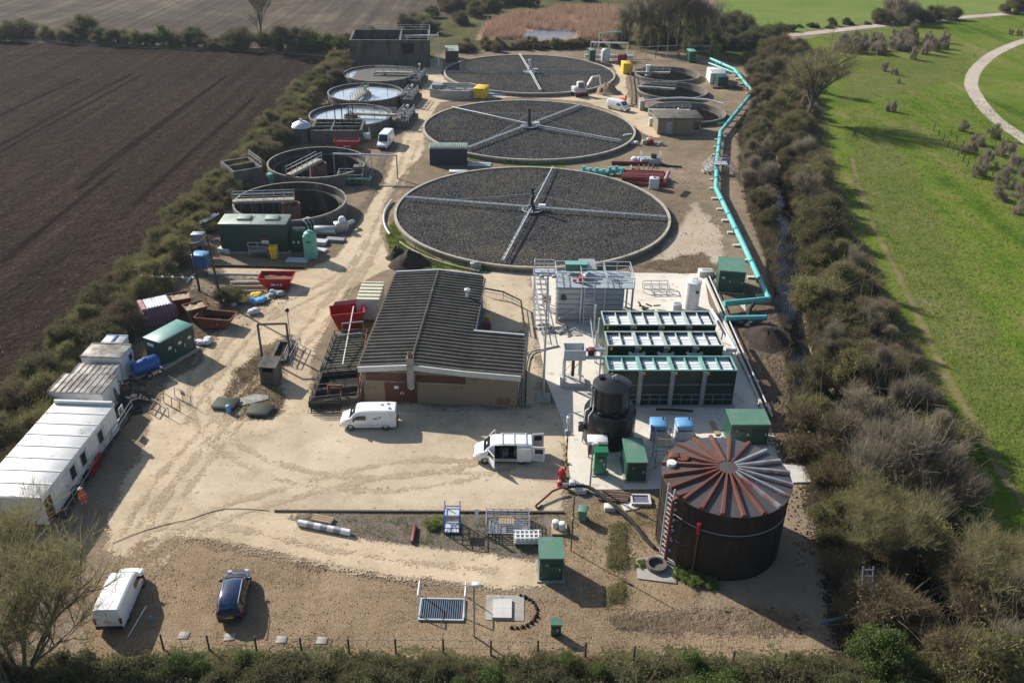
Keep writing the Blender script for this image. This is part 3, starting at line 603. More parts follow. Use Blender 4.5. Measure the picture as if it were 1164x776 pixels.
# ================================================================== SETTLING TANKS
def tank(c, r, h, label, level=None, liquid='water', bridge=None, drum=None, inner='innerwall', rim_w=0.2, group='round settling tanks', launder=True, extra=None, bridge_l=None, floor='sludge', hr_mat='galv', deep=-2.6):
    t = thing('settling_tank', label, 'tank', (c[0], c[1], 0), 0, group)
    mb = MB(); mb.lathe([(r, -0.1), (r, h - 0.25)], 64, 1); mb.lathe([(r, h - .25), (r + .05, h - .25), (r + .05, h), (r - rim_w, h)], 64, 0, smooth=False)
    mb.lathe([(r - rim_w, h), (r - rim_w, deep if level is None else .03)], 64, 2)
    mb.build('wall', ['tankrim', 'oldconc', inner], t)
    if launder:
        mb = MB(); k = r - rim_w; z = (level + 0.15) if level is not None else h - 0.75
        mb.lathe([(k, z - .3), (k - 0.75, z - .3), (k - 0.75, z), (k - .83, z), (k - .83, z - .35)], 64); mb.build('weir_channel', 'oldconc' if level is None else 'tankrim', t)
    if level is not None:
        mb = MB(); mb.disc(r - rim_w, level, 64); mb.build('water' if liquid == 'water' else 'scum', liquid, t)
    else:
        mb = MB(); mb.lathe([(r - rim_w, deep + .3), (r * 0.3, deep + .045), (0.001, deep + 0.04)], 48); mb.build('floor', floor, t)
    if drum:
        dr, z0, z1 = drum
        mb = MB(); mb.lathe([(dr, z0), (dr, z1), (dr - .12, z1), (dr - .12, z1 - .7), (0.001, z1 - .7)], 24)
        for a in range(4): mb.bar((dr * math.cos(a * PI / 2), dr * math.sin(a * PI / 2), z1), (0, 0, z1 + .05), .1)
        mb.build('stilling_drum', 'drum', t)
    if bridge is not None:
        a, wd = bridge; L = bridge_l or r
        b = MB(); b.box(-0.6, -wd / 2, h + 0.15, L, wd / 2, h + 0.28)
        for y in (-wd / 2, wd / 2): b.bar((-.6, y, h + .1), (L, y, h + .1), .1, .35)
        bo = b.build('bridge', 'rim', t, rz=a)
        q = MB()
        for y in (-wd / 2, wd / 2): rail(q, [(-0.6, y, h + .28), (L, y, h + .28)], 1.1, 1.5, .035)
        q.build('handrail', hr_mat, bo)
        q = MB()
        for k in range(5): x = L * (0.1 + 0.19 * k); q.bar((x, wd / 2, h + .1), (x + .15, wd / 2 + .3, max(0.2, h - 1.6)), .05)
        q.bar((L * .2, 0, h + .1), (L * .2, 0, .2), .12)
        q.build('scraper_arm', 'grey', bo)
    if extra: extra(t)
    return t


def ang(c, px, z=2):
    e = P(*px, z); return math.atan2(e.y - c[1], e.x - c[0])


T1, T2, T3, T4, T5 = (-30.2, 196.2), (-30.5, 179.4), (-30.6, 162.4), (-31.1, 134.4), (-31.4, 117.0)


def t1x(t):
    mb = MB(); mb.lathe([(1.3, 1.62), (1.5, 1.62), (1.5, 1.8), (1.3, 1.8)], 20); mb.build('centre_ring', 'grey', t)
    # open water where the scum has drawn back from the left wall
    mb = MB(); q = 7.1; pts = [(q * math.cos(a), q * math.sin(a)) for a in np.linspace(R(150), R(222), 14)] + [(-5.2, -3.3), (-5.0, 0), (-5.3, 2.6)]
    mb.add([(x, y, 1.625) for x, y in pts], [tuple(range(len(pts)))]); mb.build('water', 'water', t)


def tpost(t):
    mb = MB()
    for x in (-4.2, 4.6): mb.bar((x, -1.2, 1.4), (x, -1.2, 4.2), .07)
    mb.build('level_post', 'black', t)


def t2x(t):
    tpost(t)
    mb = MB(); mb.lathe([(1.2, 1.3), (1.2, 1.9), (1.05, 1.9), (1.05, 1.3)], 18); mb.bar((0, 0, 1.3), (0, 0, 3.2), .5); mb.build('feed_well', 'rim', t)


def t3x(t):
    tpost(t)
    mb = MB(); mb.lathe([(1.3, 1.3), (1.3, 1.8), (1.1, 1.8), (1.1, 1.3)], 18); mb.bar((0, 0, 1.3), (0, 0, 2.6), .3); mb.build('feed_well', 'oldconc', t)


tank(T1, 7.6, 2.0, 'farthest left settling tank with grey scum, below the long concrete wall', 1.6, 'scum', (R(0), 0.8), extra=t1x)
tank(T2, 7.5, 2.0, 'round settling tank of bright water with its gantry bridge crossing from front to back', 1.35, 'water', (R(-98), 1.1), extra=t2x, bridge_l=8.0, hr_mat='rim')
tank(T3, 7.6, 2.0, 'round settling tank of bright water nearest the red skip, bridge to the right', 1.35, 'water', (R(-4), 0.8), extra=t3x, bridge_l=8.5)
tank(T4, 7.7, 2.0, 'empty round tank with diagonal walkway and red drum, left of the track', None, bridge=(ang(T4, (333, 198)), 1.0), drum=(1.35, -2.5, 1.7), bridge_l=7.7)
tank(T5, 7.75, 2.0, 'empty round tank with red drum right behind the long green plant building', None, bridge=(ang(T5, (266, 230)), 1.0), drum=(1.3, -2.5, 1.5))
T6, T7, T8 = (34.3, 206.3), (33.2, 190.8), (33.4, 173.2)
tank(T6, 7.4, 0.9, 'farthest right settling tank, below the trees and near the red barrel', None, bridge=(R(182), 0.9), inner='innerpale')
tank(T7, 7.4, 0.9, 'middle right settling tank with a slanting walkway and white standpipe', None, bridge=(ang(T7, (738, 100), .9), 0.9), inner='innerpale')


def t8x(t):
    mb = MB(); mb.tube([(-8.2, 5.4, 1.3), (-4, 6.8, 1.6), (0, 7.3, 1.7), (5, 6.6, 1.6), (8.0, 4.6, 1.3)], .2, 8); mb.build('white_feed_pipe', 'white', t)
    mb = MB(); mb.box(-8.8, 3.2, 0, -7.9, 6.2, 1.9); mb.build('inlet_chamber', 'conc', t)


tank(T8, 7.5, 0.9, 'right settling tank behind the brown brick hut, with a curved white pipe', None, bridge=(R(180), 1.0), inner='innerpale', extra=t8x)

# square dosing chamber beside the far bed
t = thing('dosing_chamber', 'squat eight-sided concrete chamber full of pipework beside the yellow container', 'chamber', (0, 0, 0))
c = P(517, 108)
mb = MB(); poly = [(c.x + 5.0 * sx, c.y + 3.6 * sy) for sx, sy in ((-1, -.6), (-.45, -1), (.55, -1), (1, -.3), (1, .6), (.6, 1), (-.6, 1), (-1, .5))]
n = len(poly); inn = [(c.x + (x - c.x) * .9, c.y + (y - c.y) * .9) for x, y in poly]
mb.add([(x, y, 0) for x, y in poly] + [(x, y, 1.7) for x, y in poly] + [(x, y, 1.7) for x, y in inn] + [(x, y, .9) for x, y in inn],
       [(i, (i + 1) % n, n + (i + 1) % n, n + i) for i in range(n)] + [(n + i, n + (i + 1) % n, 2 * n + (i + 1) % n, 2 * n + i) for i in range(n)] + [(2 * n + i, 2 * n + (i + 1) % n, 3 * n + (i + 1) % n, 3 * n + i) for i in range(n)] + [tuple(range(3 * n, 4 * n))])
mb.build('wall', 'conc', t)
mb = MB()
for i in range(7):
    a = rnd.uniform(0, 6.28); x, y = c.x + rnd.uniform(-3.5, 3), c.y + rnd.uniform(-2, 2)
    mb.tube([(x, y, 1.2), (x + 1.6 * math.cos(a), y + 1.2 * math.sin(a), 1.5)], .22, 8)
for y in (-2.2, -.6, 1.2): mb.bar((c.x - 4.2, c.y + y, 1.75), (c.x + 4.2, c.y + y, 1.75), .18)
mb.box(c.x - 4.6, c.y - 2.1, 1.7, c.x - 2.4, c.y + .2, 2.5)
mb.build('pipework', 'grey', t)

# long concrete wall tank at the far left
L, rz, wd = footframe((399, 77), (489, 77))
t = thing('storage_tank', 'long weathered concrete sludge tank standing at the far end of the site', 'tank', L, rz)
mb = MB(); H = 6.2; dp = 13
for a, b in (((0, 0), (wd, .45)), ((0, dp), (wd, dp + .45)), ((0, .45), (.45, dp)), ((wd - .45, .45), (wd, dp)), ((wd * .62, .45), (wd * .62 + .4, dp))): mb.box(a[0], a[1], 0, b[0], b[1], H)
for k in range(7): x = .4 + k * (wd - .8) / 6; mb.box(x - .18, -.14, 0, x + .18, -.003, H - .2)
mb.build('wall', 'oldconc', t)
mb = MB(); mb.box(.46, .46, 3.0, wd - .46, dp - .01, 3.5); mb.build('contents', 'sludge', t)
mb = MB(); rail(mb, [(wd * .62, -.1, H), (wd, -.1, H), (wd, dp, H)], 1.1, 2.0, .045); rail(mb, [(0, dp + .2, H), (wd, dp + .2, H)], 1.1, 2.4, .045); mb.build('handrail', 'galv', t)
mb = MB(); mb.bar((wd * .7, .2, H + .9), (wd + 2.2, -.6, H + 1.2), .3); mb.bar((wd + 2, -.6, 0), (wd + 2, -.6, H + 1.8), .3); mb.bar((wd * .72, .2, H), (wd * .72, .2, H + .9), .25); mb.build('pipe_gantry', 'palegalv', t)
mb = MB(); mb.box(wd * .66, -.35, 3.2, wd * .80, -.16, 5.4); mb.build('opening_shade', 'dark', t)  # solid near-black box on the wall face paints the opening's shade

# low block between the tanks
L, rz, wd = footframe((332, 164), (412, 164))
t = thing('sludge_chamber', 'low dark concrete chamber with pale domed end behind the empty round tank', 'chamber', L, rz)
mb = MB(); H = 2.4; dp = 7
for a, b in (((3.2, 0), (wd, .4)), ((3.2, dp), (wd, dp + .4)), ((3.2, .4), (3.6, dp)), ((wd - .4, .4), (wd, dp)), ((wd * .55, .4), (wd * .55 + .3, dp))): mb.box(a[0], a[1], 0, b[0], b[1], H)
for y in (2.4, 4.6): mb.box(3.6, y, H - .35, wd - .4, y + .3, H + .05)
mb.build('wall', 'oldconc', t)
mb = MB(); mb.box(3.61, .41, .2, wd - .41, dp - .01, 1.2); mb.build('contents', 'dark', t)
mb = MB(); mb.lathe([(1.7, 0), (1.7, 2.6)], 24, 1, (1.6, 1.8)); mb.lathe([(1.75, 2.6), (1.5, 3.1), (.9, 3.45), (.25, 3.55), (.25, 3.9), (.001, 3.95)], 24, 0, (1.6, 1.8)); mb.build('dome', ['palegalv', 'oldconc'], t)
mb = MB()
for x in (7.2, 8.4, 9.6): mb.bar((x, 4, H), (x, 4, H + 3.4), .16)
mb.bar((7.2, 4, H + 3.4), (9.6, 4, H + 3.4), .16); mb.bar((10.6, 2, H), (10.6, 2, H + 3.8), .16); mb.build('pipe_frame', 'black', t)
mb = MB()
for k in range(7): mb.box(wd + .2, -.1 + k * .32, 1.9 - k * .27, wd + 1.3, .22 + k * .32, 1.98 - k * .27)
for x in (wd + .2, wd + 1.3): mb.bar((x, 2.2, .1), (x, -.1, 2.0), .07, .2)
rail(mb, [(wd + 1.3, -.1, 2.0), (wd + 1.3, 2.2, .1)], 1.0, 1.2, .035)
mb.build('steps', 'palegalv', t)

# tall narrow concrete chamber left of the empty tank
L, rz, wd = footframe((268, 219), (301, 213))
t = thing('screen_chamber', 'tall narrow concrete chamber with dark open top against the field hedge', 'chamber', L, rz)
mb = MB(); H = 3.2
for a, b in (((0, 0), (wd, .3)), ((0, 5.5), (wd, 5.8)), ((0, .3), (.3, 5.5)), ((wd - .3, .3), (wd, 5.5)), ((0.3, 2.9), (wd - .3, 3.2))): mb.box(a[0], a[1], 0, b[0], b[1], H)
mb.build('wall', 'oldconc', t)
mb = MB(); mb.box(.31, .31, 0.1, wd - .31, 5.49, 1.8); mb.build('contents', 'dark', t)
mb = MB(); rail(mb, [(wd, .1, H), (wd, 5.7, H)], 1.1, 1.1, .035)
for k in range(9): mb.bar((wd + .08, .4, .3 + k * .35), (wd + .08, 1.0, .3 + k * .35), .05)
mb.bar((wd + .08, .4, 0), (wd + .08, .4, 4.2), .06); mb.bar((wd + .08, 1.0, 0), (wd + .08, 1.0, 4.2), .06); mb.build('ladder', 'galv', t)
mb = MB(); mb.rbox(wd + 1.0, .6, 0, wd + 2.1, 1.7, 1.6); mb.build('control_box', 'mint', t)

# railed pipe bridge over the road with lattice post, and walkway plant beside the road
t = thing('pipe_bridge', 'pipe gantry on steel legs reaching from the empty tanks over the dirt track', 'pipe bridge')
a, b = P(381, 201), P(452, 203); H = 3.7
mb = MB(); mb.tube([(a.x, a.y, H), (b.x, b.y, H)], .16, 8); mb.bar((a.x, a.y + .3, H - .1), (b.x, b.y + .3, H - .1), .1); mb.build('pipe', 'palegalv', t)
mb = MB()
for q in (a, b): mb.bar((q.x, q.y, 0), (q.x, q.y, H), .18)
q = P(420, 203)
for sx in (-.4, .4): mb.bar((q.x + sx * 1.6, q.y, 0), (q.x + sx, q.y, H + .6), .09)
for k in range(6): mb.bar((q.x - .6 + .04 * k, q.y, k * .65), (q.x + .6 - .04 * k, q.y, k * .65 + .6), .06)
mb.build('leg', 'grey', t)
L, rz, wd = footframe((384, 212), (412, 212))
t = thing('pump_cage', 'blue grey railed pump platform beside the lattice post by the empty tanks', 'pump platform', L, rz)
mb = MB(); mb.box(0, 0, .5, wd, 3, .7); mb.box(wd - 1.4, 1.4, .7, wd - .2, 2.8, 2.6); mb.build('platform', 'oldconc', t)
mb = MB(); rail(mb, [(0, 0, .7), (wd, 0, .7), (wd, 3, .7), (0, 3, .7), (0, 0, .7)], 1.1, .9, .035); mb.build('handrail', 'galv', t)
mb = MB(); mb.tube([(.4, .4, 1.1), (wd + .8, .3, 1.1), (wd + 1.1, .3, .9), (wd + 1.1, 1.8, .9)], .2, 8); mb.tube([(1, 1.4, .8), (2.4, 1.4, .8)], .35, 10); mb.build('pump', 'mint', t)
# valve stands along the road edge
for i, ((px, py), hh, lb) in enumerate((((465, 147), 3.0, 'valve platform with ladder beside the track, nearest of the three by the water tanks'), ((470, 122), 3.0, 'valve platform with white lamp beside the track, middle of the three'), ((478, 100), 3.6, 'valve platform with tall pale post, farthest of the three along the track'))):
    q = P(px, py); t = thing('valve_platform', lb, 'valve platform', q, R(-6), 'valve platforms along the far track')
    mb = MB(); mb.box(-2.6, 0, 0, -.4, 7.5, 1.5); mb.box(-.4, 0, 0, 0.2, 7.5, 1.0); mb.build('wall', 'oldconc', t)
    mb = MB(); rail(mb, [(-.5, 0, 1.5), (-.5, 7.5, 1.5)], 1.1, 1.2, .04); rail(mb, [(-2.5, 0, 1.5), (-2.5, 7.5, 1.5)], 1.1, 1.5, .04); mb.build('handrail', 'galv', t)
    mb = MB()
    for y in (1.2, 3.6, 6): mb.tube([(-1.6, y, 1.5), (-1.6, y, 2.6)], .12, 7); mb.lathe([(.001, 2.6), (.35, 2.6), (.35, 2.7), (.001, 2.7)], 12, 0, (-1.6, y)) ; mb.tube([(-1.8, y + .8, 1.7), (-.6, y + .8, 1.7)], .25, 8)
    mb.build('valve', 'grey', t)
    mb = MB(); mb.bar((-.2, .6, 0), (-.2, .6, hh + 1.2), .14); mb.rbox(-.42, .4, hh + 1.0, .02, .8, hh + 1.35, .05, 1); mb.build('lamp_post', ['palegalv', 'white'], t)
# ================================================================== BUILDINGS
def handle(parent, x, y, z):
    mb = MB(); mb.box(x - .05, y - .06, z - .12, x + .05, y - .004, z + .12); return mb.build('handle', 'palegalv', parent)


# ---- the workshop: low-pitch corrugated roof, ridge running away from the camera, with a lower side bay
EZ, RZ = 3.75, 4.2
fl, fr = P(411.5, 416.5, EZ), P(588.5, 424, EZ); bl, br = P(443, 313.5, EZ), P(547, 313.5, EZ)
nl, nr = P(538.5, 378.5, EZ), P(588, 382, EZ)
rg0, rg1 = P(472, 413.5, RZ), P(494, 310.5, RZ)
BX = Vector((fr.x - fl.x, fr.y - fl.y, 0)).normalized(); BRZ = math.atan2(BX.y, BX.x); BY = Vector((-BX.y, BX.x, 0)); BO = Vector((fl.x, fl.y, 0))


def bl_(p): d = Vector((p.x, p.y, 0)) - BO; return d.dot(BX), d.dot(BY)


W1 = bl_(fr)[0]; DEP = (bl_(bl)[1] + bl_(br)[1]) / 2; XN = (bl_(nl)[0] + bl_(br)[0]) / 2; YN = (bl_(nr)[1] + bl_(nl)[1]) / 2; XR = (bl_(rg0)[0] + bl_(rg1)[0]) / 2
t = thing('workshop', 'brick workshop with dark corrugated roof and a short chimney in the middle of the yard', 'building', BO, BRZ)
ov = 0.3


def roof_z(x):
    if x <= XR: return EZ + (RZ - EZ) * (x + ov) / (XR + ov)
    return RZ - (RZ - EZ) * (x - XR) / (XN - XR) if x <= XN else EZ - (x - XN) * (RZ - EZ) / (XN - XR) * 0.55


def corr(mb, x0, x1, y0, y1, mi=0, pitch=0.66, amp=0.115):
    """corrugated sheeting: ribs run down the slope (along x), profile repeats along y"""
    prof = []; y = y0
    while y < y1 - 1e-6:
        for f, z in ((0, 0), (.30, 0), (.42, 1), (.70, 1), (.88, 0.1)):
            if y + f * pitch < y1: prof.append((y + f * pitch, z * amp))
        y += pitch
    prof.append((y1, 0)); xs = np.linspace(x0, x1, max(2, int((x1 - x0) / 1.9) + 1)); vs = []; k = len(prof)
    for i, x in enumerate(xs):
        sag = 0.012 * math.sin(i * 2.7)
        vs += [(x, yy, roof_z(x) + z + sag) for yy, z in prof]
    fs = [(i * k + j, (i + 1) * k + j, (i + 1) * k + j + 1, i * k + j + 1) for i in range(len(xs) - 1) for j in range(k - 1)]
    mb.add(vs, fs, mi)


mb = MB(); corr(mb, -ov, XR, -ov, DEP + ov); corr(mb, XR, XN + .15, -ov, DEP + ov); corr(mb, XN + .15, W1 + ov, -ov, YN + ov)
# flashing and underside so the sheets have thickness
rf = mb.build('roof', ['roof', 'roofmoss'], t)
mb = MB()
for x0, x1, y1 in ((-ov, XR, DEP + ov), (XR, XN + .15, DEP + ov), (XN + .15, W1 + ov, YN + ov)):
    mb.hexa([(x0, -ov, roof_z(x0) - .16), (x1, -ov, roof_z(x1) - .16), (x1, y1, roof_z(x1) - .16), (x0, y1, roof_z(x0) - .16), (x0, -ov, roof_z(x0) - .03), (x1, -ov, roof_z(x1) - .03), (x1, y1, roof_z(x1) - .03), (x0, y1, roof_z(x0) - .03)])
mb.build('roof_deck', 'dkwood', rf)
mb = MB(); mb.tube([(XR, -ov, RZ + .03), (XR, DEP + ov, RZ + .03)], .17, 8); mb.build('ridge_cap', 'roof', rf)
def fasc(spans, y0, y1, d0, d1):
    mb = MB(); n = len(spans)
    for x in spans: z = roof_z(x); mb.v += [(x, y0, z - d0), (x, y1, z - d0), (x, y1, z + d1), (x, y0, z + d1)]
    for i in range(n - 1):
        for k in range(4): mb.f.append((i * 4 + k, i * 4 + (k + 1) % 4, i * 4 + 4 + (k + 1) % 4, i * 4 + 4 + k)); mb.m.append(0); mb.s.append(False)
    for f in ((3, 2, 1, 0), tuple(range(4 * n - 4, 4 * n))): mb.f.append(f); mb.m.append(0); mb.s.append(False)
    mb.build('fascia', 'fascia', rf)


fasc([-ov, XR, XN, W1 + ov], -ov - .17, -ov - .01, .34, .19); fasc([-ov, XR, XN], DEP + ov + .01, DEP + ov + .18, .2, .2); fasc([XN + .16, W1 + ov], YN + ov + .01, YN + ov + .2, .2, .2)
mb = MB()
for x, y1, z in ((-ov - .12, DEP, EZ), (XN + .3, None, EZ), (W1 + ov + .12, YN, roof_z(W1))):
    a = YN + ov + .3 if y1 is None else -ov; b = DEP if y1 is None else y1
    mb.box(x - .09, a, z - .2, x + .09, b, z - .04)
    mb.bar((x, a + .3, 0), (x, a + .3, z - .2), .1)
mb.build('gutter', 'dkwood', t)
mb = MB()
mb.hexa([(0, 0, 0), (W1, 0, 0), (W1, YN, 0), (0, YN, 0), (0, 0, EZ - .2), (W1, 0, roof_z(W1) - .17), (W1, YN, roof_z(W1) - .17), (0, YN, EZ - .2)])
mb.box(0.001, YN, 0, XN, DEP, EZ - .17)
mb.add([(0, -.004, EZ - .2), (XR, -.004, EZ - .2), (XN, -.004, EZ - .2), (XR, -.004, RZ - .17)], [(0, 1, 3), (1, 2, 3)])
mb.build('wall', 'brick', t)
mb = MB(); mb.box(.3, -.06, 2.35, XR - .45, -.012, 3.15); mb.box(XR + .45, -.06, 2.35, XN + .1, -.012, 3.1); wn = mb.build('window', 'door', t)
mb = MB(); mb.box(.3, -.11, 2.27, XR - .45, -.003, 2.34); mb.box(XR + .45, -.11, 2.27, XN + .1, -.003, 2.34); mb.build('sill', 'conc', wn)
mb = MB(); mb.box(2.0, -.08, 0.1, 3.6, -.012, 2.2); mb.box(3.62, -.08, .1, 5.0, -.012, 2.2); dr = mb.build('door', 'door', t); handle(dr, 3.5, -.08, 1.1); handle(dr, 3.72, -.08, 1.1)
mb = MB(); mb.box(2.9, -.1, 1.55, 3.3, -.083, 1.85); mb.box(4.3, -.1, 1.55, 4.7, -.083, 1.9); mb.build('notice', 'white', dr)
mb = MB(); mb.box(XR - .32, -.5, 1.9, XR + .32, -.003, 5.1); ch = mb.build('chimney', 'conc', t)
mb = MB(); mb.lathe([(.27, 5.1), (.22, 5.6), (.16, 5.6), (.16, 5.2)], 14, 0, (XR, -.25)); mb.build('chimney_pot', 'drum', ch)
mb = MB(); mb.lathe([(.14, roof_z(XN - 1.2) - .05), (.14, roof_z(XN - 1.2) + .7), (.32, roof_z(XN - 1.2) + .75), (.32, roof_z(XN - 1.2) + .95), (.001, roof_z(XN - 1.2) + 1.1)], 14, 0, (XN - 1.2, DEP - 5.2)); mb.build('roof_vent', 'white', rf)
mb = MB(); mb.box(XN + .012, YN + 1, .5, XN + .06, DEP - 1, 3.3); wn = mb.build('window', 'glass', t)
mb = MB()
for k in range(9): y = YN + 1 + k * (DEP - YN - 2) / 8; mb.box(XN + .03, y - .08, .4, XN + .11, y + .08, 3.35)
mb.build('frame', 'skyblue', wn)
mb = MB(); mb.box(W1 + .012, 1, .3, W1 + .05, YN - 1, 2.4); mb.build('side_door', 'palegrey', t)
mb = MB(); mb.box(W1 - 1.9, -.07, .25, W1 - .7, -.012, .95); mb.build('hatch', 'drum', t)
mb = MB(); mb.box(-.2, -2.0 + .4, 0.0, W1 * .0 + 9, -1.45, .14); mb.box(W1 - 6.3, -1.2, 0, W1 - .6, -.8, .14); mb.build('kerb', 'conc', t)


# ---- generic kiosk
def kiosk(label, FL, FR, BR, h, wallm='green', roofm='greenroof', plinth=True, doors=2, name='green_kiosk', cat='kiosk', group='green equipment kiosks', slope=0.12, vents=True, side_doors=0, base=None):
    o, rz, wd, dp = roofframe(FL, FR, BR, h); dp = max(dp, .4)
    t = thing(name, label, cat, o, rz, group)
    z0 = 0.02
    if plinth:
        mb = MB(); mb.box(-.1, -.1, 0, wd + .1, dp + .1, .12); mb.build('plinth', 'conc', t); z0 = .12
    e = .06
    mb = MB(); mb.rbox(e, e, z0, wd - e, dp - e, h - .1 - slope * .5, .03); mb.build('body', wallm, t)
    mb = MB(); mb.hexa([(0, 0, h - .12 - slope), (wd, 0, h - .12 - slope), (wd, dp, h - .12), (0, dp, h - .12), (0, 0, h - slope), (wd, 0, h - slope), (wd, dp, h), (0, dp, h)]); mb.build('roof', roofm, t)
    for k in range(doors):
        x0 = e + .08 + k * (wd - 2 * e - .16) / doors; x1 = x0 + (wd - 2 * e - .16) / doors - .04
        mb = MB(); mb.box(x0, e - .035, z0 + .1, x1, e + .01, h - .32 - slope); d = mb.build('door', wallm, t); handle(d, x1 - .12, e - .035, h * .5)
        for zz in (.35, h * .45, h - .75 - slope): mb = MB(); mb.box(x0 + .01, e - .06, zz, x0 + .07, e - .036, zz + .12); mb.build('hinge', 'grey', d)
        if k == 0 and h > 2: mb = MB(); mb.box(x0 + .3, e - .05, h * .62, x0 + .58, e - .037, h * .62 + .2); mb.build('label_plate', 'white', d)
        if vents:
            mb = MB()
            for r in range(4): mb.box(x0 + .15, e - .06, h - .55 - slope - r * .09, x1 - .15, e - .037, h - .50 - slope - r * .09)
            mb.build('louvre', 'dkgreen', d)
    return t


kiosk('green kiosk at the corner of the concrete slab, by the teal pipe and white block', (818, 306), (849, 308.5), (846, 293.5), 3.0)
kiosk('green kiosk at the right of the two blue generators, beside the brown tank', (832, 481), (877, 481), (871, 464.5), 2.4)
kiosk('dark-fronted green kiosk with sloping pale roof between the black tank and the brown tank', (713, 524), (737, 524), (732, 497), 2.2, doors=1)
kiosk('isolated green box kiosk with flat pale roof on the gravel beside stacked ladders', (613, 633), (642, 633), (640, 610), 2.35, doors=1)
kiosk('small knee-high green cabinet alone on the gravel near the front hedge', (626, 708.5), (639.5, 708.5), (639.5, 702), 1.25, doors=1, vents=False, plinth=False)
t = kiosk('narrow bright green control kiosk with punched rows, left of the sloping green kiosk', (676, 513.5), (692, 513.5), (691.5, 507), 2.5, 'brightgreen', 'brightgreen', doors=1, group='green equipment kiosks', slope=.03)
mb = MB()
for z in (2.2, 1.75, 1.1, .55):
    for k in range(6): mb.box(.22 + k * .12, .0, z, .28 + k * .12, .02, z + .05)
mb.build('punched_row', 'mint', t)
# ---- dark green container left of the track and the long green plant building
o, rz, wd, dp = roofframe((162, 383), (181, 389.5), (221.5, 369), 3.0)
t = thing('green_container', 'dark green equipment container with teal roof beside the blue water bowser', 'container', o, rz)
mb = MB(); mb.box(-.2, -.2, 0, wd + .2, dp + .2, .3); mb.build('plinth', 'conc', t)
mb = MB(); mb.rbox(.05, .05, .3, wd - .05, dp - .05, 2.9, .03); mb.build('body', 'dkgreen', t)
mb = MB(); mb.rbox(0, 0, 2.9, wd, dp, 3.0, .02); mb.build('roof', 'tealroof', t)
for k in range(3):
    y0 = .4 + k * (dp - .6) / 3; mb = MB(); mb.box(wd - .06, y0, .45, wd - .01, y0 + (dp - .6) / 3 - .15, 2.6); d = mb.build('door', 'dkgreen', t)
    mb = MB(); mb.box(wd - .008, y0 + .5, 1.7, wd + .005, y0 + .9, 2.0); mb.build('sign', 'white', d)
    mb = MB(); mb.box(wd - .01, y0 + 1.2, 1.1, wd + .05, y0 + 1.3, 1.5); mb.build('handle', 'palegalv', d)
mb = MB(); mb.box(.5, .02, 2.2, 1.3, .045, 2.5); mb.build('name_plate', 'white', t)

o, rz, wd, dp = roofframe((247, 254.5), (325, 255), (333.5, 243.5), 4.0)
t = thing('green_plant_building', 'long dark green plant building with pale roof hatches in front of the empty tank', 'building', o, rz)
mb = MB(); mb.rbox(.05, .05, .25, wd - .05, dp - .05, 3.9, .03); mb.build('body', 'dkgreen', t)
mb = MB(); mb.rbox(0, 0, 3.9, wd, dp, 4.0, .02); mb.box(wd * .47, 0, 4.0, wd * .48, dp, 4.03); rf = mb.build('roof', 'greyroof', t)
for x in (.27, .68):
    mb = MB(); mb.rbox(wd * x - .2, dp * .35, 4.0, wd * x + 1.5, dp * .75, 4.25, .04); mb.build('roof_hatch', 'greyroof', rf)
mb = MB(); mb.rbox(wd + .02, .8, .2, wd + 1.9, dp - 1, 2.7, .04); mb.build('side_cabinet', 'dkgreen', t)
mb = MB(); mb.box(wd * .6, .02, 1.9, wd * .6 + .75, .047, 2.15); mb.build('red_notice', 'rust', t)
mb = MB(); mb.box(wd * .61, .02, 1.35, wd * .61 + .9, .047, 1.8); mb.build('white_notice', 'white', t)
mb = MB(); mb.box(.02, .03, 1.15, wd - .02, .048, 1.2); mb.build('seam', 'black', t)
mb = MB(); mb.box(wd + .4, .77, 1.1, wd + .65, .797, 1.4); mb.box(wd + 1.0, .77, 1.1, wd + 1.25, .797, 1.4); mb.build('gauge', 'white', t)
mb = MB(); mb.box(-.1, -.1, 0, wd + .1, dp + .1, .25); mb.build('plinth', 'conc', t)
mb = MB(); mb.box(wd * .45, -1.4, .9, wd * .72, -.15, 1.0)
for x in (.45, .72): mb.bar((wd * x, -1.3, 0), (wd * x, -1.3, .9), .1)
for k in range(4): mb.box(wd * .72 + .1 + k * .3, -1.3, .68 - k * .22, wd * .72 + .4 + k * .3, -.3, .73 - k * .22)
rail(mb, [(wd * .45, -1.4, 1.0), (wd * .72, -1.4, 1.0), (wd * .72 + 1.4, -1.4, .1)], 1.1, 1.2, .03); mb.build('access_steps', 'galv', t)

# ---- dark shed between beds, small hut, brick hut
o, rz, wd, dp = roofframe((488, 168), (531, 168), (531, 163), 2.9)
t = thing('dark_shed', 'navy corrugated steel shed standing between the near and middle filter beds', 'shed', o, rz)
mb = MB(); mb.box(0, 0, 0, wd, dp, 2.75)
for k in range(26): x = .1 + k * (wd - .3) / 25; mb.box(x, -.05, .05, x + .1, -.002, 2.7)
mb.build('body', mat('navy_steel', (0.035, 0.045, 0.075), None, 1, .5), t)
mb = MB(); mb.hexa([(-.1, -.15, 2.76), (wd + .1, -.15, 2.76), (wd + .1, dp + .1, 2.9), (-.1, dp + .1, 2.9), (-.1, -.15, 2.82), (wd + .1, -.15, 2.82), (wd + .1, dp + .1, 2.97), (-.1, dp + .1, 2.97)])
for k in range(20): x = .1 + k * (wd - .3) / 19; mb.box(x, -.15, 2.9, x + .1, dp + .1, 3.0)
mb.build('roof', 'greyroof', t)
o, rz, wd, dp = roofframe((506.5, 57.5), (521, 57.5), (520.5, 52), 2.7)
t = thing('dark_hut', 'small dark hut with pale lean-to roof at the end of the far track', 'hut', o, rz)
mb = MB(); mb.box(0, 0, 0, wd, dp, 2.5); mb.build('body', 'dkwood', t)
